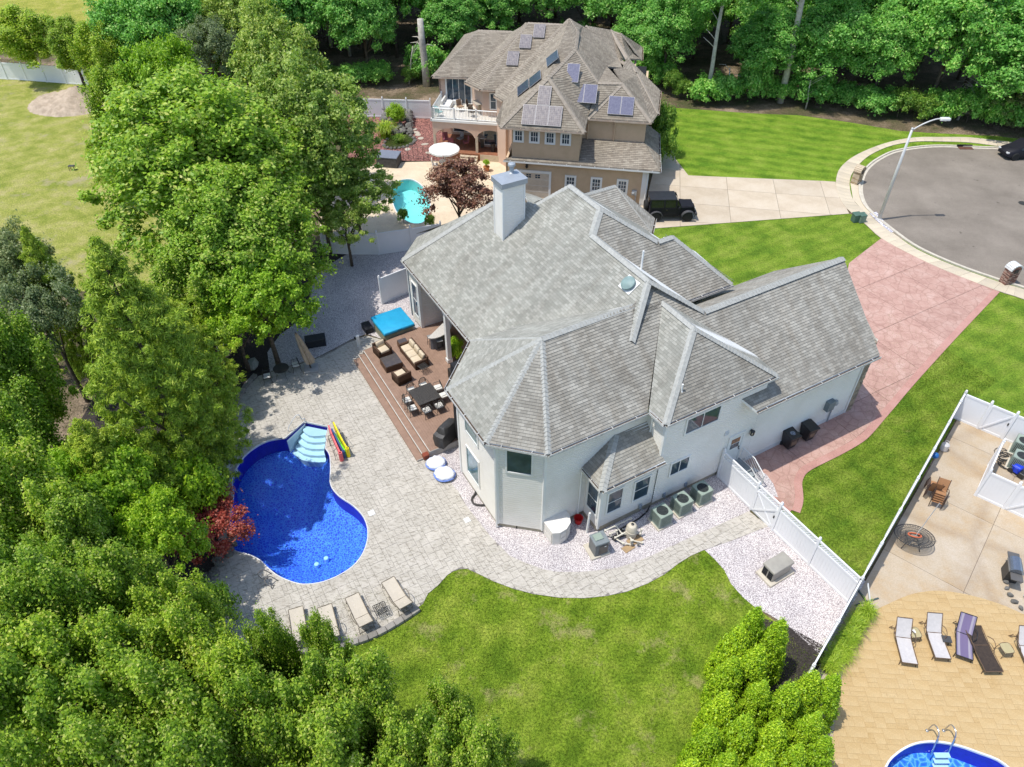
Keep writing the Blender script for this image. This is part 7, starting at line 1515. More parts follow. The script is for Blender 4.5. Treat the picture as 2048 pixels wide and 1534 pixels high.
q = at(778, 318, .5); t = thing('stone_hot_tub', 'square dark stone-sided spa beside the red gravel', 'hot tub', (q.x, q.y, .02), TN); a = MB(); a.rbox((0, 0, .45), (1.9, 1.5, .9), .05); a.build('shell', mat('dark_stone_cladding', (.10, .095, .09), .8, (.05, .048, .046), 5), t); a = MB(); a.rbox((0, 0, .93), (1.95, 1.55, .08), .05); a.build('cover', mat('grey_blue_cover', (.2, .22, .27), .6), t)
# small wire fence, stepping stones, pond
t = thing('wire_fence', 'low black wire fence between red gravel and pool terrace', 'fence', tuple(at(815, 318))); 
for k in range(9): p_ = at(787 + k * 10, 316 + k * .6) - Vector(t.location); a = MB(); a.tube([(p_.x, p_.y, 0), (p_.x, p_.y, 1.2)], .018, 5); a.build('post', M_black, t)
p0, p1 = at(787, 316) - Vector(t.location), at(867, 321) - Vector(t.location)
for z_ in (.3, 1.15): a = MB(); a.tube([(p0.x, p0.y, z_), (p1.x, p1.y, z_)], .012, 4); a.build('wire', M_black, t)
for i, (x, y) in enumerate(((818, 252), (827, 259), (832, 265), (836, 270), (842, 277), (849, 289), (815, 299), (857, 306))):
    p_ = at(x, y); a = MB(); rock(a, (0, 0, 0), .42, i); o = a.build('stepping_stone', mat('pale_flagstone', (.50, .44, .36), .85, (.4, .35, .28), 4)); o.scale = (1, .8, .15); o.location = (p_.x, p_.y, .03); tag(o, 'pale flat stepping stone set in the red gravel path beside the pond', 'stepping stone', 'stepping stones in the red gravel')
POND = cat_curve(G([(770, 285), (790, 268), (815, 268), (830, 282), (815, 293), (790, 298), (770, 295)]), 3, closed=True); a = MB(); a.poly([(p_.x, p_.y, .03) for p_ in POND]); o = a.build('pond', mat('dark_green_pond_water', (.03, .045, .012), .08, (.05, .06, .02), 1.5, spec=.6)); o['kind'] = 'structure'
t = thing('pond_rocks', 'dark rock waterfall behind the garden pond', 'rocks', tuple(at(800, 255)))
for k in range(46):
    x, y = random.uniform(768, 822), random.uniform(232, 268); p_ = at(x, y) - Vector(t.location); a = MB(); rock(a, (p_.x, p_.y, .15 + (268 - y) * .02), random.uniform(.25, .55), k); a.build('stone', M_rock, t)
for k in range(20): q_ = POND[k % len(POND)] - Vector(t.location); a = MB(); rock(a, (q_.x, q_.y, .05), random.uniform(.15, .28), k + 80); a.build('stone', M_rock, t)
t = thing('stone_retaining_wall', 'curved grey block wall against the far white fence', 'wall', tuple(at(770, 222)))
for k in range(11): p_ = at(748 + k * 4.8, 224 - 3 * math.sin(PI * k / 10)) - Vector(t.location); a = MB(); a.rbox((p_.x, p_.y, .3), (.34, .3, .6), .03); a.build('block', M_block, t)
# dirt pile and stool in the field
q = at(150, 205); t = thing('dirt_pile', 'heap of bare tan earth at the edge of the dry field', 'dirt pile', (q.x, q.y, 0)); n_ = 34; vs = []; rr_ = np.random.default_rng(3)
for j in range(n_):
    for i in range(n_):
        x, y = (i / (n_ - 1) - .5) * 9.5, (j / (n_ - 1) - .5) * 8; r_ = math.hypot(x / 4.6, y / 3.8); h_ = max(0, 1 - r_) ** .8 * 1.15 * (1 + .25 * math.sin(x * 1.3 + 1) + .15 * math.sin(y * 2.1)); h_ += rr_.uniform(-.1, .16) * (r_ < .95); vs.append((x, y, max(-.05, h_ if r_ < 1 else -.05)))
a = MB(); a.add(vs, [(j * n_ + i, j * n_ + i + 1, (j + 1) * n_ + i + 1, (j + 1) * n_ + i) for j in range(n_ - 1) for i in range(n_ - 1)]); a.build('heap', mat('tan_earth', (.50, .40, .30), .95, (.33, .26, .19), 1.6, bump=1, bscale=6), t, smooth=True)
q = at(146, 340); t = thing('small_stool', 'small dark wooden stool standing alone in the dry field', 'stool', (q.x, q.y, 0)); a = MB(); a.rbox((0, 0, .4), (.55, .3, .05), .02); a.build('seat', M_iron, t)
for sx in (-1, 1):
    for sy in (-1, 1): a = MB(); a.tube([(sx * .2, sy * .1, .4), (sx * .24, sy * .14, 0)], .025, 5); a.build('leg', M_iron, t)
# ------------------------------------------------------------ vegetation
def leaf_mat(name, cols, trans=.36, rough=.45, spec=.3):
    """leaf colour varies leaf by leaf and clump by clump; light passes through the blades"""
    m = NT(name).set(rough, spec); at_ = m.n('Attribute', attribute_name='leaf'); oi = m.n('ObjectInfo')
    c = m.ramp(at_.outputs['Fac'], [(i / (len(cols) - 1), q) for i, q in enumerate(cols)])
    t = m.ramp(oi.outputs['Random'], [(0, (.82, .88, .85)), (.5, (1, 1, 1)), (1, (1.15, 1.1, .95))]); c = m.mix(1.0, c, t, 'MULTIPLY'); m.col(c)
    tr = m.n('BsdfTranslucent'); m.l(m.mix(1.0, c, (1.35, 1.45, .6), 'MULTIPLY'), tr.inputs[0]); mx = m.n('MixShader'); mx.inputs[0].default_value = trans
    m.l(m.p.outputs[0], mx.inputs[1]); m.l(tr.outputs[0], mx.inputs[2]); m.l(mx.outputs[0], m.t.nodes['Material Output'].inputs[0]); return m.m
def G3(a, b, c): return [a, b, c]
L_maple = leaf_mat('maple_leaf', [(0.099, 0.197, 0.018), (0.216, 0.378, 0.033), (0.361, 0.529, 0.060), (0.570, 0.570, 0.180)])
L_near = leaf_mat('broad_leaf', [(0.072, 0.151, 0.013), (0.239, 0.389, 0.032), (0.431, 0.572, 0.053), (0.605, 0.576, 0.214)])
L_ash = leaf_mat('grey_green_leaf', [(0.136, 0.231, 0.039), (0.270, 0.404, 0.063), (0.451, 0.539, 0.110), (0.713, 0.720, 0.284)])
L_bright = leaf_mat('yellow_green_leaf', [(0.130, 0.260, 0.012), (0.247, 0.429, 0.023), (0.390, 0.572, 0.041), (0.546, 0.660, 0.105)])
L_wood = leaf_mat('woodland_leaf', [(0.086, 0.234, 0.043), (0.159, 0.398, 0.067), (0.269, 0.562, 0.105), (0.588, 0.720, 0.249)])
L_cedar = leaf_mat('cedar_foliage', [(0.154, 0.256, 0.022), (0.287, 0.410, 0.033), (0.451, 0.573, 0.055), (0.655, 0.680, 0.110)], .2)
L_arb = leaf_mat('arborvitae_foliage', [(0.130, 0.258, 0.010), (0.259, 0.439, 0.015), (0.421, 0.605, 0.024), (0.599, 0.720, 0.055)], .2)
L_olive = leaf_mat('silvery_olive_leaf', [(0.098, 0.154, 0.063), (0.182, 0.238, 0.101), (0.280, 0.336, 0.164), (0.490, 0.518, 0.302)])
L_red = leaf_mat('red_maple_leaf', [(0.161, 0.016, 0.014), (0.368, 0.052, 0.037), (0.598, 0.138, 0.093), (0.620, 0.276, 0.197)], .3)
L_purple = leaf_mat('purple_plum_leaf', [(0.060, 0.024, 0.019), (0.144, 0.060, 0.045), (0.264, 0.132, 0.092), (0.504, 0.324, 0.227)], .2)
L_shrub = leaf_mat('dark_shrub_leaf', [(0.060, 0.150, 0.016), (0.120, 0.255, 0.030), (0.225, 0.375, 0.054), (0.450, 0.570, 0.108)])
L_grass = leaf_mat('daylily_blade', [(0.172, 0.299, 0.016), (0.276, 0.414, 0.026), (0.391, 0.529, 0.047), (0.483, 0.575, 0.093)], .25)
M_bark = mat('grey_brown_bark', (.15, .12, .09), .95, (.07, .055, .04), 5, bump=.8, bscale=14); M_pale = mat('pale_bark', (.60, .56, .48), .95, (.38, .35, .29), 3, bump=.6, bscale=10)
def leaves(name, P, Nrm, s, m, attr, r_, aspect=.55):
    """one rhombic, slightly folded blade per point"""
    n = len(P); s = s * r_.uniform(.7, 1.3, n)
    a = r_.normal(size=(n, 3)); t = np.cross(Nrm, a); t /= np.linalg.norm(t, axis=1, keepdims=True) + 1e-9; b = np.cross(Nrm, t)
    V = np.empty((n, 4, 3)); V[:, 0] = P - t * s[:, None] * .55; V[:, 2] = P + t * s[:, None] * .55; V[:, 1] = P + b * (s * aspect * .6)[:, None] - Nrm * (s * .12)[:, None]; V[:, 3] = P - b * (s * aspect * .6)[:, None] - Nrm * (s * .12)[:, None]
    F = np.arange(n * 4).reshape(n, 4); return fast_mesh(name, V.reshape(-1, 3), F, m, attr)
def crown_points(r_, R, Hh, nclump, nleaf, rc, shape='round', flat=.75, surf=.38, up=.6):
    """clumps of foliage through a crown of radius R and half-height Hh centred on the origin"""
    d = r_.normal(size=(nclump, 3)); d /= np.linalg.norm(d, axis=1, keepdims=True)
    if shape == 'round': d[:, 2] = np.where(d[:, 2] < -.35, -d[:, 2], d[:, 2])
    lob = r_.normal(size=(7, 3)); lob /= np.linalg.norm(lob, axis=1, keepdims=True)
    k = 1 + .20 * np.max(np.maximum(0, d @ lob.T) ** 6, axis=1) - .13 * r_.random(nclump)
    rad = r_.random(nclump) ** surf * k
    C = d * rad[:, None] * np.array([R, R, Hh])
    if shape == 'cone':
        z = 1 - r_.random(nclump) ** .75; a = r_.uniform(0, 6.283, nclump); rr = R * np.minimum(1, .42 + z * 1.6) * (1 - z) ** .78 * 1.25 * (r_.random(nclump) ** .35) * (1 + .25 * np.sin(a * 3 + 1) * .5 + .14 * np.sin(a * 7 + z * 9))
        rr *= 1 + .35 * (r_.random(nclump) > .86); C = np.c_[np.cos(a) * rr, np.sin(a) * rr, (z * 2 - 1) * Hh + .12 * rr]
    if shape == 'egg':
        z = r_.random(nclump); a = r_.uniform(0, 6.283, nclump); rr = R * np.maximum(0, 1 - z ** 1.7) ** .72 * (r_.random(nclump) ** .12); C = np.c_[np.cos(a) * rr, np.sin(a) * rr, (z * 2 - 1) * Hh]
    if shape == 'upright':      # many ascending leaders, ragged top
        nl_ = 16; la = r_.uniform(0, 6.283, nl_); lr = R * r_.random(nl_) ** .6 * .85; lt = Hh * (1.0 - .55 * (lr / R) ** 2) * r_.uniform(.75, 1.15, nl_); k_ = r_.integers(0, nl_, nclump); f_ = r_.random(nclump) ** .75
        wob = r_.normal(size=(nclump, 2)) * (R * .16 * (1.1 - f_))[:, None]; C = np.c_[np.cos(la[k_]) * lr[k_] * (.55 + .45 * f_) + wob[:, 0], np.sin(la[k_]) * lr[k_] * (.55 + .45 * f_) + wob[:, 1], -Hh * .75 + f_ * (lt[k_] + Hh * .75)]
    sz = rc * r_.uniform(.4, 1.3, nclump); idx = r_.integers(0, nclump, nleaf)
    q = r_.normal(size=(nleaf, 3)); q /= np.linalg.norm(q, axis=1, keepdims=True); q *= (r_.random(nleaf) ** .45)[:, None]
    stray = r_.random(nleaf) < .14; q[stray] *= 1.75
    q[:, 2] *= flat; P = C[idx] + q * sz[idx][:, None]
    out = P / np.array([R, R, Hh]); out /= np.linalg.norm(out, axis=1, keepdims=True) + 1e-9
    N_ = q / (np.linalg.norm(q, axis=1, keepdims=True) + 1e-9) * .5 + out * .35 + np.array([0, 0, up]) + r_.normal(size=(nleaf, 3)) * .55
    N_ /= np.linalg.norm(N_, axis=1, keepdims=True)
    cl = r_.random(nclump); attr = np.clip(.22 * cl[idx] + .78 * r_.random(nleaf) ** 1.15, 0, 1); return P, N_, attr, C
def limbs(mb, base, C, r0, r_, n=9, h0=.4):
    top = Vector(base) + Vector((0, 0, 0)); 
    for k in r_.choice(len(C), min(n, len(C)), replace=False):
        q = Vector(C[k]); s = Vector((0, 0, q.z * 0 + r_.uniform(h0, .95) * max(.5, base[2]))); mid = s.lerp(q, .5) + Vector((0, 0, -.2 + .5 * r_.random()))
        mb.tube([s, mid, q], r0 * .42, 5, r2=r0 * .08)
def tree_proto(name, m, R=3.4, Hh=3.0, zc=6.0, nclump=150, nleaf=42000, rc=.62, s=.15, seed=1, shape='round', bark=M_bark, trunk_r=.2, flat=.75, up=.6, nl=10, surf=.38, aspect=.55):
    r_ = np.random.default_rng(seed); P, N_, at_, C = crown_points(r_, R, Hh, nclump, nleaf, rc, shape, flat, surf, up); P = P + np.array([0, 0, zc]); C = C + np.array([0, 0, zc])
    cm = leaves('crown', P, N_, s, m, at_, r_, aspect); a = MB(); 
    a.tube([(0, 0, -.1), (.05, .03, zc * .35), (-.04, .05, zc * .7), (0, 0, zc + Hh * (.35 if shape == 'round' else .8))], trunk_r, 8, r2=trunk_r * .3); limbs(a, (0, 0, zc), C, trunk_r, r_, nl)
    tm = a.mesh('trunk', bark, True); return dict(crown=cm, trunk=tm, R=R, zc=zc, Hh=Hh, name=name)
def put(pr, loc, sxy, sz, label, cat='tree', group=None, rz=None, tilt=(0, 0)):
    t = thing(pr['name'], label, cat, loc, random.uniform(0, 6.28) if rz is None else rz, group); t.scale = (sxy, sxy, sz); t.rotation_euler.x, t.rotation_euler.y = tilt
    for nm in ('trunk', 'crown'): o = bpy.data.objects.new(nm, pr[nm]); COL.objects.link(o); o.parent = t
    return t
def ptree(pr, px, py, rpx, zc, label, group=None, squash=None, cat='tree'):
    """a tree whose crown centre stands at height zc on the given bearing"""
    c = at(px, py, zc); D = c.y * _c + (CAMH - zc) * _s; s = rpx * D / FPX / pr['R']; return put(pr, (c.x, c.y, 0), s, squash or zc / pr['zc'], label, cat, group)
near = [tree_proto('broadleaf_tree', L_near, 3.4, 3.4, 6.0, 300, 62000, .55, .15, sd, 'upright', flat=1.0, up=.7) for sd in (1, 2, 3)]
maple = tree_proto('maple_tree', L_maple, 5.2, 5.8, 7.6, 520, 100000, .66, .21, 5, trunk_r=.35, nl=16)
maple2 = tree_proto('maple_tree', L_bright, 3.2, 2.5, 4.4, 190, 36000, .45, .17, 6)
ash = tree_proto('ash_tree', L_ash, 3.8, 4.4, 7.0, 260, 50000, .52, .18, 7, nl=14)
sparse = tree_proto('ash_tree', L_ash, 3.4, 3.2, 5.8, 130, 22000, .42, .17, 8, nl=18)
olive = tree_proto('olive_tree', L_olive, 3.2, 2.8, 5.5, 120, 36000, .55, .14, 9)
cedar = tree_proto('cedar_tree', L_cedar, 3.6, 5.2, 5.6, 950, 125000, .27, .17, 10, 'cone', flat=.6, up=.5, nl=6, aspect=.2)
cedar_pale = dict(cedar); cedar_pale['crown'] = cedar['crown'].copy(); cedar_pale['crown'].materials.clear(); cedar_pale['crown'].materials.append(leaf_mat('pale_cedar_foliage', [(.12, .17, .05), (.2, .27, .08), (.3, .37, .12), (.42, .47, .2)], .2))
woods = [tree_proto('woodland_tree', L_wood, 3.8, 5.2, 6.2, 330, 56000, .72, .22, sd, nl=12, trunk_r=.22) for sd in (21, 22, 23)]
arb = [tree_proto('arborvitae', L_arb, .82, 1.75, 1.8, 420, 26000, .13, .09, sd, 'egg', flat=1.9, up=.15, nl=0, trunk_r=.08, aspect=.45) for sd in (31, 32)]
bush = tree_proto('shrub', L_shrub, 1.2, .9, .9, 70, 9000, .32, .11, 41, nl=4, trunk_r=.05); bushw = tree_proto('shrub', L_wood, 1.6, 1.2, 1.2, 70, 10000, .42, .17, 42, nl=4, trunk_r=.05)
bushy = tree_proto('shrub', L_bright, 1.0, .8, .8, 60, 8000, .3, .1, 43, nl=4, trunk_r=.04)
redm = tree_proto('red_maple', L_red, 1.75, 1.05, 1.35, 90, 30000, .34, .085, 44, trunk_r=.09, nl=10, up=.8); plum = tree_proto('plum_tree', L_purple, 2.3, 2.2, 3.4, 95, 17000, .42, .13, 45, nl=22, trunk_r=.12)
random.seed(77)
# named big trees
ptree(maple, 420, 370, 205, 8.2, 'huge dense bright green maple filling the left side between field and gravel')
ptree(ash, 628, 285, 120, 8.2, 'tall grey-green tree between the big maple and the pond garden'); ptree(ash, 560, 175, 95, 9.0, 'grey-green tree rising behind the big maple near the woods')
ptree(sparse, 708, 392, 92, 4.6, 'thin open tree whose branches hang over the turquoise pool terrace'); ptree(sparse, 690, 450, 62, 3.4, 'small open tree in front of the white fence by the gravel corner')
ptree(maple2, 522, 600, 98, 4.9, 'light yellow-green maple overhanging the shaded gravel'); ptree(maple2, 470, 650, 78, 3.6, 'yellow-green maple low over the dark bed beside the boulder')
ptree(maple, 480, 500, 150, 6.3, 'bright green maple in front of the huge one, above the shaded gravel'); ptree(near[1], 395, 600, 85, 5.0, 'green tree between the tallest cedar and the bright maples'); ptree(ash, 640, 390, 95, 4.8, 'grey-green tree leaning over the pool terrace fence')
for px, py, r, z, pr, lab in ((330, 190, 85, 7.5, maple2, 'yellow-tinged tree behind the top of the big maple'), (250, 235, 70, 6.5, near[0], 'green tree leaning over the earth heap'), (215, 330, 42, 3.5, near[1], 'small green tree at the field edge below the earth heap'),
        (50, 75, 82, 4.5, near[1], 'leafy tree hanging over the far left white fence'), (140, 95, 62, 4.5, near[2], 'leafy tree at the right end of the far left white fence'), (205, 120, 66, 5.5, near[0], 'green tree above the earth heap'), (270, 90, 70, 6, woods[0], 'darker tree between meadow and big maple'),
        (335, 70, 78, 7, woods[1], 'dark tree at the right edge of the yellow meadow'), (420, 110, 62, 6.5, olive, 'bluish grey-green tree in front of the top left woods'), (470, 60, 75, 7, ash, 'pale green tree at the left end of the woods'), (390, 30, 70, 7, woods[2], 'dark tree right of the yellow meadow, second back'),
        (20, 560, 95, 6.5, olive, 'silvery olive-green tree at the left edge below the field'), (90, 640, 85, 6.0, olive, 'silvery olive-green tree left of the tall cedar'), (35, 760, 95, 6.5, near[2], 'green tree at the left edge beside the cedar'), (60, 880, 105, 6.0, near[0], 'green tree at the left edge below the cedar'),
        (205, 985, 105, 5.0, maple2, 'bright yellow-green tree below the cedar'), (90, 1040, 115, 6.5, near[1], 'rounded green tree at the left edge above the foreground trees'), (310, 1085, 88, 4.2, maple2, 'bright low tree left of the red maple'), (330, 970, 70, 3.2, near[2], 'green tree between cedar and red maple'), (190, 1110, 100, 5.5, near[2], 'green tree left of the bright low tree'),
        (395, 985, 55, 2.2, bushy, 'yellow-green shrub above the red maple'), (430, 1215, 42, 1.6, bush, 'green shrub beside the lower left patio wall')):
    ptree(pr, px, py, r, z, lab, cat='tree' if pr not in (bushy, bush) else 'shrub')
# the cedar and two slim ones
def ptip(pr, px, py, h, r, label, cat='tree', group=None, tilt=(0, 0)):
    c = at(px, py, h); k = pr['zc'] + pr['Hh']; return put(pr, (c.x, c.y, 0), r / pr['R'], h / k, label, cat, group, tilt=tilt)
ptip(cedar, 188, 478, 15.0, 3.5, 'tall yellow-green cedar left of the pool, the largest conifer'); ptip(cedar, 350, 640, 7.0, 2.2, 'cedar leaning over the shaded patio above the pool'); ptip(cedar, 392, 790, 4.6, 1.6, 'small cedar at the shaded patio edge'); ptip(cedar, 45, 455, 10.5, 1.7, 'slim dark cedar at the left edge below the field'); ptip(cedar, 265, 560, 9.0, 3.2, 'cedar top right behind the tallest cedar')
ptip(cedar, 150, 840, 9, 2.2, 'cedar left of the largest one, half buried in the green trees'); ptip(cedar, 330, 870, 4.0, 1.4, 'low cedar beside the shaded patio left of the pool')
# foreground wood
FG = [(45, 1215, 110, 6), (150, 1250, 115, 6.5), (265, 1235, 105, 6), (355, 1265, 95, 5.6), (60, 1350, 125, 6.5), (180, 1390, 130, 6.8), (310, 1380, 125, 6.5), (420, 1365, 105, 6), (80, 1480, 140, 7), (235, 1505, 140, 7), (385, 1490, 130, 6.8), (500, 1420, 110, 6.2), (520, 1510, 120, 6.6), (562, 1342, 64, 5.6), (660, 1352, 62, 5.6), (630, 1450, 115, 6.2), (740, 1450, 100, 5.8), (690, 1540, 120, 6.2), (830, 1520, 105, 5.6), (905, 1475, 72, 5.2), (960, 1550, 90, 5.2), (150, 1570, 130, 7), (300, 1600, 130, 7), (450, 1610, 130, 7)]
FGL = {13: 'slim pointed tree in front of the leftmost cream sun lounger', 14: 'slim pointed tree hiding the foot of the second cream sun lounger from the left', 3: 'broad tree nearest the lower left bend of the patio wall', 16: 'tree at the edge of the back lawn just below the cream sun loungers', 19: 'last tree of the foreground wood, standing out into the back lawn at the bottom', 20: 'tree cut by the bottom edge at the right end of the foreground wood', 0: 'topmost tree of the foreground wood at the left edge of the picture'}
for i, (px, py, r, z) in enumerate(FG): ptree(near[i % 3], px, py, r, z, FGL.get(i, 'dense broadleaf tree in the foreground wood along the bottom left'), 'trees of the bottom left foreground wood')
# woodland behind the lawns and houses
edge = cat_curve(G([(300, 60), (420, 150), (520, 165), (640, 168), (760, 170), (870, 158), (1000, 110), (1180, 105), (1310, 165), (1345, 198), (1490, 209), (1620, 214), (1720, 226), (1830, 243), (1920, 252), (2060, 268), (2200, 285)]), 6)
L = [0]
for a_, b_ in zip(edge[:-1], edge[1:]): L.append(L[-1] + (b_ - a_).length)
cnt = 0
for row in range(7):
    s_ = random.uniform(0, 3)
    while s_ < L[-1]:
        i = max(j for j in range(len(L)) if L[j] <= s_); i = min(i, len(edge) - 2); f_ = (s_ - L[i]) / max(1e-6, L[i + 1] - L[i]); p = edge[i].lerp(edge[i + 1], f_)
        p = p + Vector((random.uniform(-.8, .8), 2.2 + row * 5.6 + random.uniform(-1.2, 1.2), 0)); sc_ = random.uniform(.8, 1.2)
        D_ = p.y * _c + CAMH * _s; bx_ = 1024 + p.x * FPX / D_
        if row < 2 and any(abs(bx_ - q_) < w_ for q_, w_ in ((1572, 52), (1425, 34), (850, 34), (690, 26))): s_ += 3; continue
        if p.y < 122 and abs(p.x) < p.y * .80: 
            put(random.choice(woods), (p.x, p.y, 0), sc_, sc_ * random.uniform(.85, 1.35) * (.8 if row == 0 else 1.05 + .05 * row), 'dark green tree in the woodland along the top of the picture', 'tree', 'woodland trees'); cnt += 1
        s_ += random.uniform(4.2, 6.4)
s_ = 0; k = 0
while s_ < L[-1]:
    i = max(j for j in range(len(L)) if L[j] <= s_); i = min(i, len(edge) - 2); p = edge[i].lerp(edge[i + 1], (s_ - L[i]) / max(1e-6, L[i + 1] - L[i]))
    if not (640 < 0): put(random.choice((bushw, bushw, bush)), (p.x + random.uniform(-.5, .5), p.y + random.uniform(.2, 1.4), 0), random.uniform(.8, 1.35), random.uniform(.8, 1.6), 'leafy undergrowth shrub along the edge of the woodland', 'shrub', 'undergrowth at the woodland edge')
    s_ += random.uniform(1.6, 3.4)
# conspicuous bare trunks
def bare(px0, px1, r0, label, m=M_pale, crown=None, r2=.6, broken=False, extra=1.0):
    b = at(*px0); d = ray(*px1); t_ = (b - Vector((0, 0, CAMH))).y / d.y; h = CAMH + d.z * t_; x1 = d.x * t_ - b.x; t = thing('tree_trunk' if not crown else 'tall_tree', label, 'tree', (b.x, b.y, 0)); a = MB(); H_ = h * extra; X_ = x1 * extra
    a.tube([(0, 0, -.1), (X_ * .3 + .05, 0, H_ * .33), (X_ * .62 - .04, .05, H_ * .66), (X_, 0, H_)], r0, 9, r2=r0 * r2)
    for k in range(3 if broken else 5): z = H_ * random.uniform(.45, .95); an = random.uniform(0, 6.28); a.tube([(X_ * z / H_, 0, z), (X_ * z / H_ + math.cos(an) * .6, math.sin(an) * .5, z + .5), (X_ * z / H_ + math.cos(an) * 1.3, math.sin(an) * 1.1, z + (.4 if broken else 1.0))], r0 * .22, 5, r2=.02)
    a.build('trunk', m, t, smooth=True)
    if crown: o = bpy.data.objects.new('crown', crown['crown']); COL.objects.link(o); o.parent = t; o.location = (X_, 0, H_ - crown['zc'] + 1.0)
    return t
bare((1560, 205), (1605, 0), .36, 'tall straight pale trunk right of centre at the lawn edge, the brightest one', crown=woods[0], extra=1.5); bare((1412, 200), (1440, 40), .24, 'pale leaning trunk in the woods above the far lawn', crown=woods[1], extra=1.3)
bare((853, 172), (840, 38), .42, 'thick broken dead trunk left of the tan house', broken=True, r2=.75); bare((700, 112), (681, 5), .2, 'slim grey trunk in the top left woods, right one', crown=woods[2], extra=1.2); bare((663, 95), (640, 0), .18, 'slim grey trunk in the top left woods, left one', crown=woods[0], extra=1.25)
bare((1457, 196), (1460, 135), .09, 'thin crooked pale dead stem at the lawn edge', broken=True); bare((1611, 218), (1622, 160), .08, 'small pale dead sapling at the lawn edge'); bare((818, 168), (826, 92), .08, 'thin pale sapling beside the broken dead trunk')
# right-hand end: pale cedar and dead branches
for bx_, by_, h_, r_, lab in ((2015, 252, 10.5, 3.4, 'pale green conifer at the top right corner behind the sidewalk'), (2105, 262, 10, 3.4, 'pale conifer half outside the frame at the top right corner')):
    c = at(bx_, by_); put(cedar_pale, (c.x, c.y, 0), r_ / cedar['R'], h_ / (cedar['zc'] + cedar['Hh']), lab)
b = at(1915, 240); t = thing('dead_branches', 'tangle of bare grey dead branches beside the pale conifer', 'dead tree', (b.x, b.y, 0)); a = MB()
for k in range(90):
    z = random.uniform(.5, 6.5); an = random.uniform(0, 6.28); l = random.uniform(.5, 1.6); p0 = Vector((math.cos(an) * .2 + z * .12, math.sin(an) * .2, z)); a.tube([p0, p0 + Vector((math.cos(an) * l * .6, math.sin(an) * l * .6, .25)), p0 + Vector((math.cos(an + .4) * l, math.sin(an + .4) * l, .1))], .03, 4, r2=.008)
a.tube([(0, 0, 0), (.4, 0, 3.5), (.8, 0, 7)], .12, 6, r2=.03); a.build('branches', mat('dead_grey_bark', (.42, .38, .34), .95), t, kind='stuff')
# garden plants
ptree(redm, 408, 1048, 86, 1.4, 'spreading red Japanese maple at the left edge of the pool'); ptree(plum, 915, 385, 74, 3.6, 'dark purple-leaved tree between turquoise pool and white house')
ptree(bush, 1322, 262, 30, 2.4, 'tall dark evergreen shrub at the right corner of the tan house', cat='shrub'); ptree(bush, 1326, 300, 26, 1.6, 'glossy green shrub with yellow tips beside the tan house driveway', cat='shrub')
ptree(bushy, 913, 702, 17, .9, 'bright green plant at the foot of the porch column', cat='plant'); ptree(bush, 806, 432, 11, .6, 'small round shrub at the left rim of the turquoise pool', cat='shrub'); ptree(bush, 859, 443, 11, .6, 'small round shrub at the lower right rim of the turquoise pool', cat='shrub')
ptree(bushy, 792, 232, 18, 1.1, 'bright yellow-green shrub above the pond rocks', cat='shrub'); ptree(bush, 1152, 372, 9, 2.0, 'yellow-green plant just behind the ridge of the white house', cat='plant') if False else None
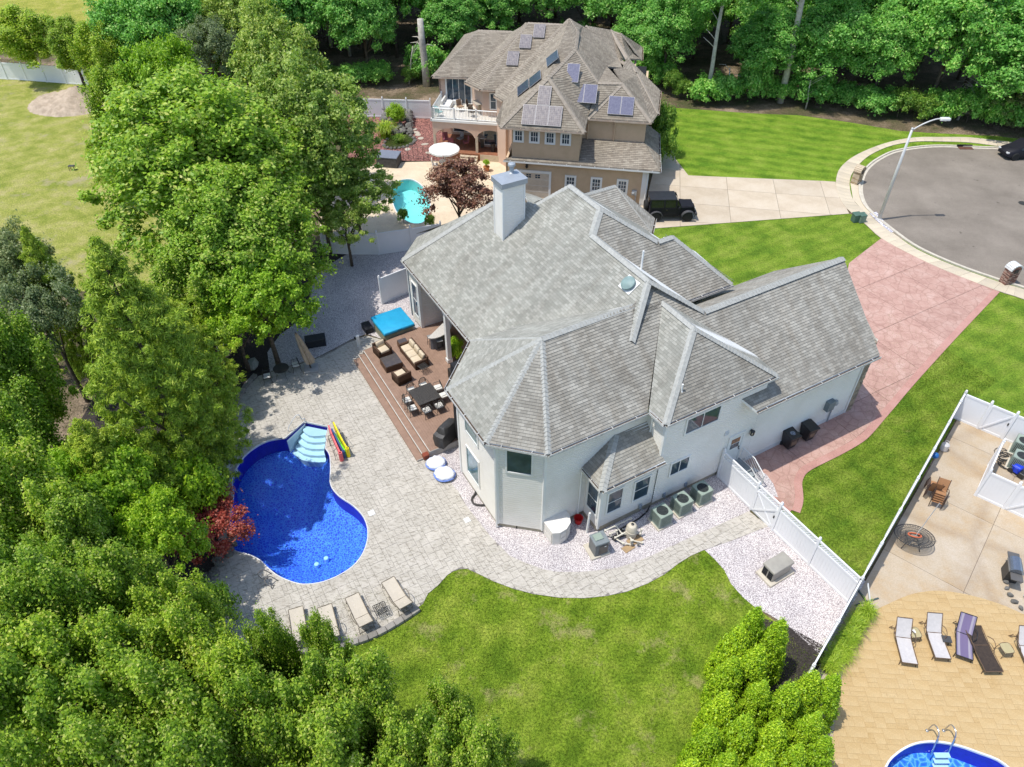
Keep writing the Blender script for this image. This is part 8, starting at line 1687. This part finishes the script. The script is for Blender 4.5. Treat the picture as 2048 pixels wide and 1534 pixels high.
def tuft(label, p, R, n, hgt, m=L_grass, group=None, name='grass_clump', cat='plant'):
    r_ = np.random.default_rng(int(abs(p.x * 100)) + 1); V = []; at2 = []; seg = 4
    for k in range(n):
        an = r_.uniform(0, 6.283); bx, by = r_.normal(0, R * .18, 2); l = hgt * r_.uniform(.7, 1.15); rr = R * r_.uniform(.35, 1.05); w_ = .016 * hgt / .6 * r_.uniform(.7, 1.3); q = []
        for j in range(seg + 1):
            f_ = j / seg; x = bx + math.cos(an) * rr * f_ ** 1.3; y = by + math.sin(an) * rr * f_ ** 1.3; z = l * math.sin(min(1, f_ * 1.0) * 2.3) / 1.0; ww = w_ * (1 - f_ * .85); q.append(((x - math.sin(an) * ww, y + math.cos(an) * ww, z), (x + math.sin(an) * ww, y - math.cos(an) * ww, z)))
        c_ = r_.random()
        for j in range(seg): V.append((q[j][0], q[j][1], q[j + 1][1], q[j + 1][0])); at2.append(c_)
    V = np.array(V).reshape(-1, 3); me = fast_mesh(name, V, np.arange(len(V)).reshape(-1, 4), m, np.array(at2)); o = bpy.data.objects.new(name, me); COL.objects.link(o); o.location = (p.x, p.y, .03); return tag(o, label, cat, group)
for k in range(13):
    f_ = k / 12; p = at(1730 - 72 * f_, 1228 + 112 * f_) + Vector((random.uniform(-.12, .12), random.uniform(-.1, .1), 0)); tuft('arching yellow-green daylily clump along the terrace side of the fence', p, random.uniform(.5, .7), 230, random.uniform(.45, .62), group='daylily clumps along the fence')
tuft('large ornamental grass beside the garden pond', at(772, 275), 1.3, 300, 1.3, L_grass); tuft('low grass tuft at the pond edge', at(800, 285), .8, 160, .7, L_shrub)
a = MB(); q = at(973, 342); t = thing('flower_pot', 'terracotta pot with small green plant below the porch steps', 'flower pot', (q.x, q.y, .02)); a.lathe((0, 0, 0), [(.2, 0), (.3, .4), (.28, .42)], 14); a.build('pot', mat('orange_terracotta', (.45, .17, .06), .7), t); o = bpy.data.objects.new('plant', bushy['crown']); COL.objects.link(o); o.parent = t; o.scale = (.3, .3, .35); o.location = (0, 0, .45)
# arborvitae cluster
AR = [(1516, 1222, 3.3), (1564, 1247, 3.2), (1483, 1262, 3.1), (1520, 1300, 3.2), (1471, 1322, 3.2), (1631, 1350, 3.0), (1672, 1358, 2.8), (1586, 1374, 3.0), (1528, 1370, 3.1), (1455, 1392, 3.1), (1634, 1434, 3.0), (1559, 1452, 3.1), (1495, 1440, 3.1), (1425, 1462, 3.1), (1600, 1500, 3.0), (1535, 1515, 3.1), (1462, 1515, 3.1), (1390, 1530, 3.1), (1655, 1480, 2.7), (1500, 1580, 3.1), (1580, 1575, 3.0)]
for i, (px, py, h) in enumerate(AR): ptip(arb[i % 2], px, py, h + random.uniform(.4, .8), random.uniform(.66, .8), 'plump bright green arborvitae in the cluster at the lower right', 'arborvitae', 'arborvitae cluster')
print('woodland trees', cnt)
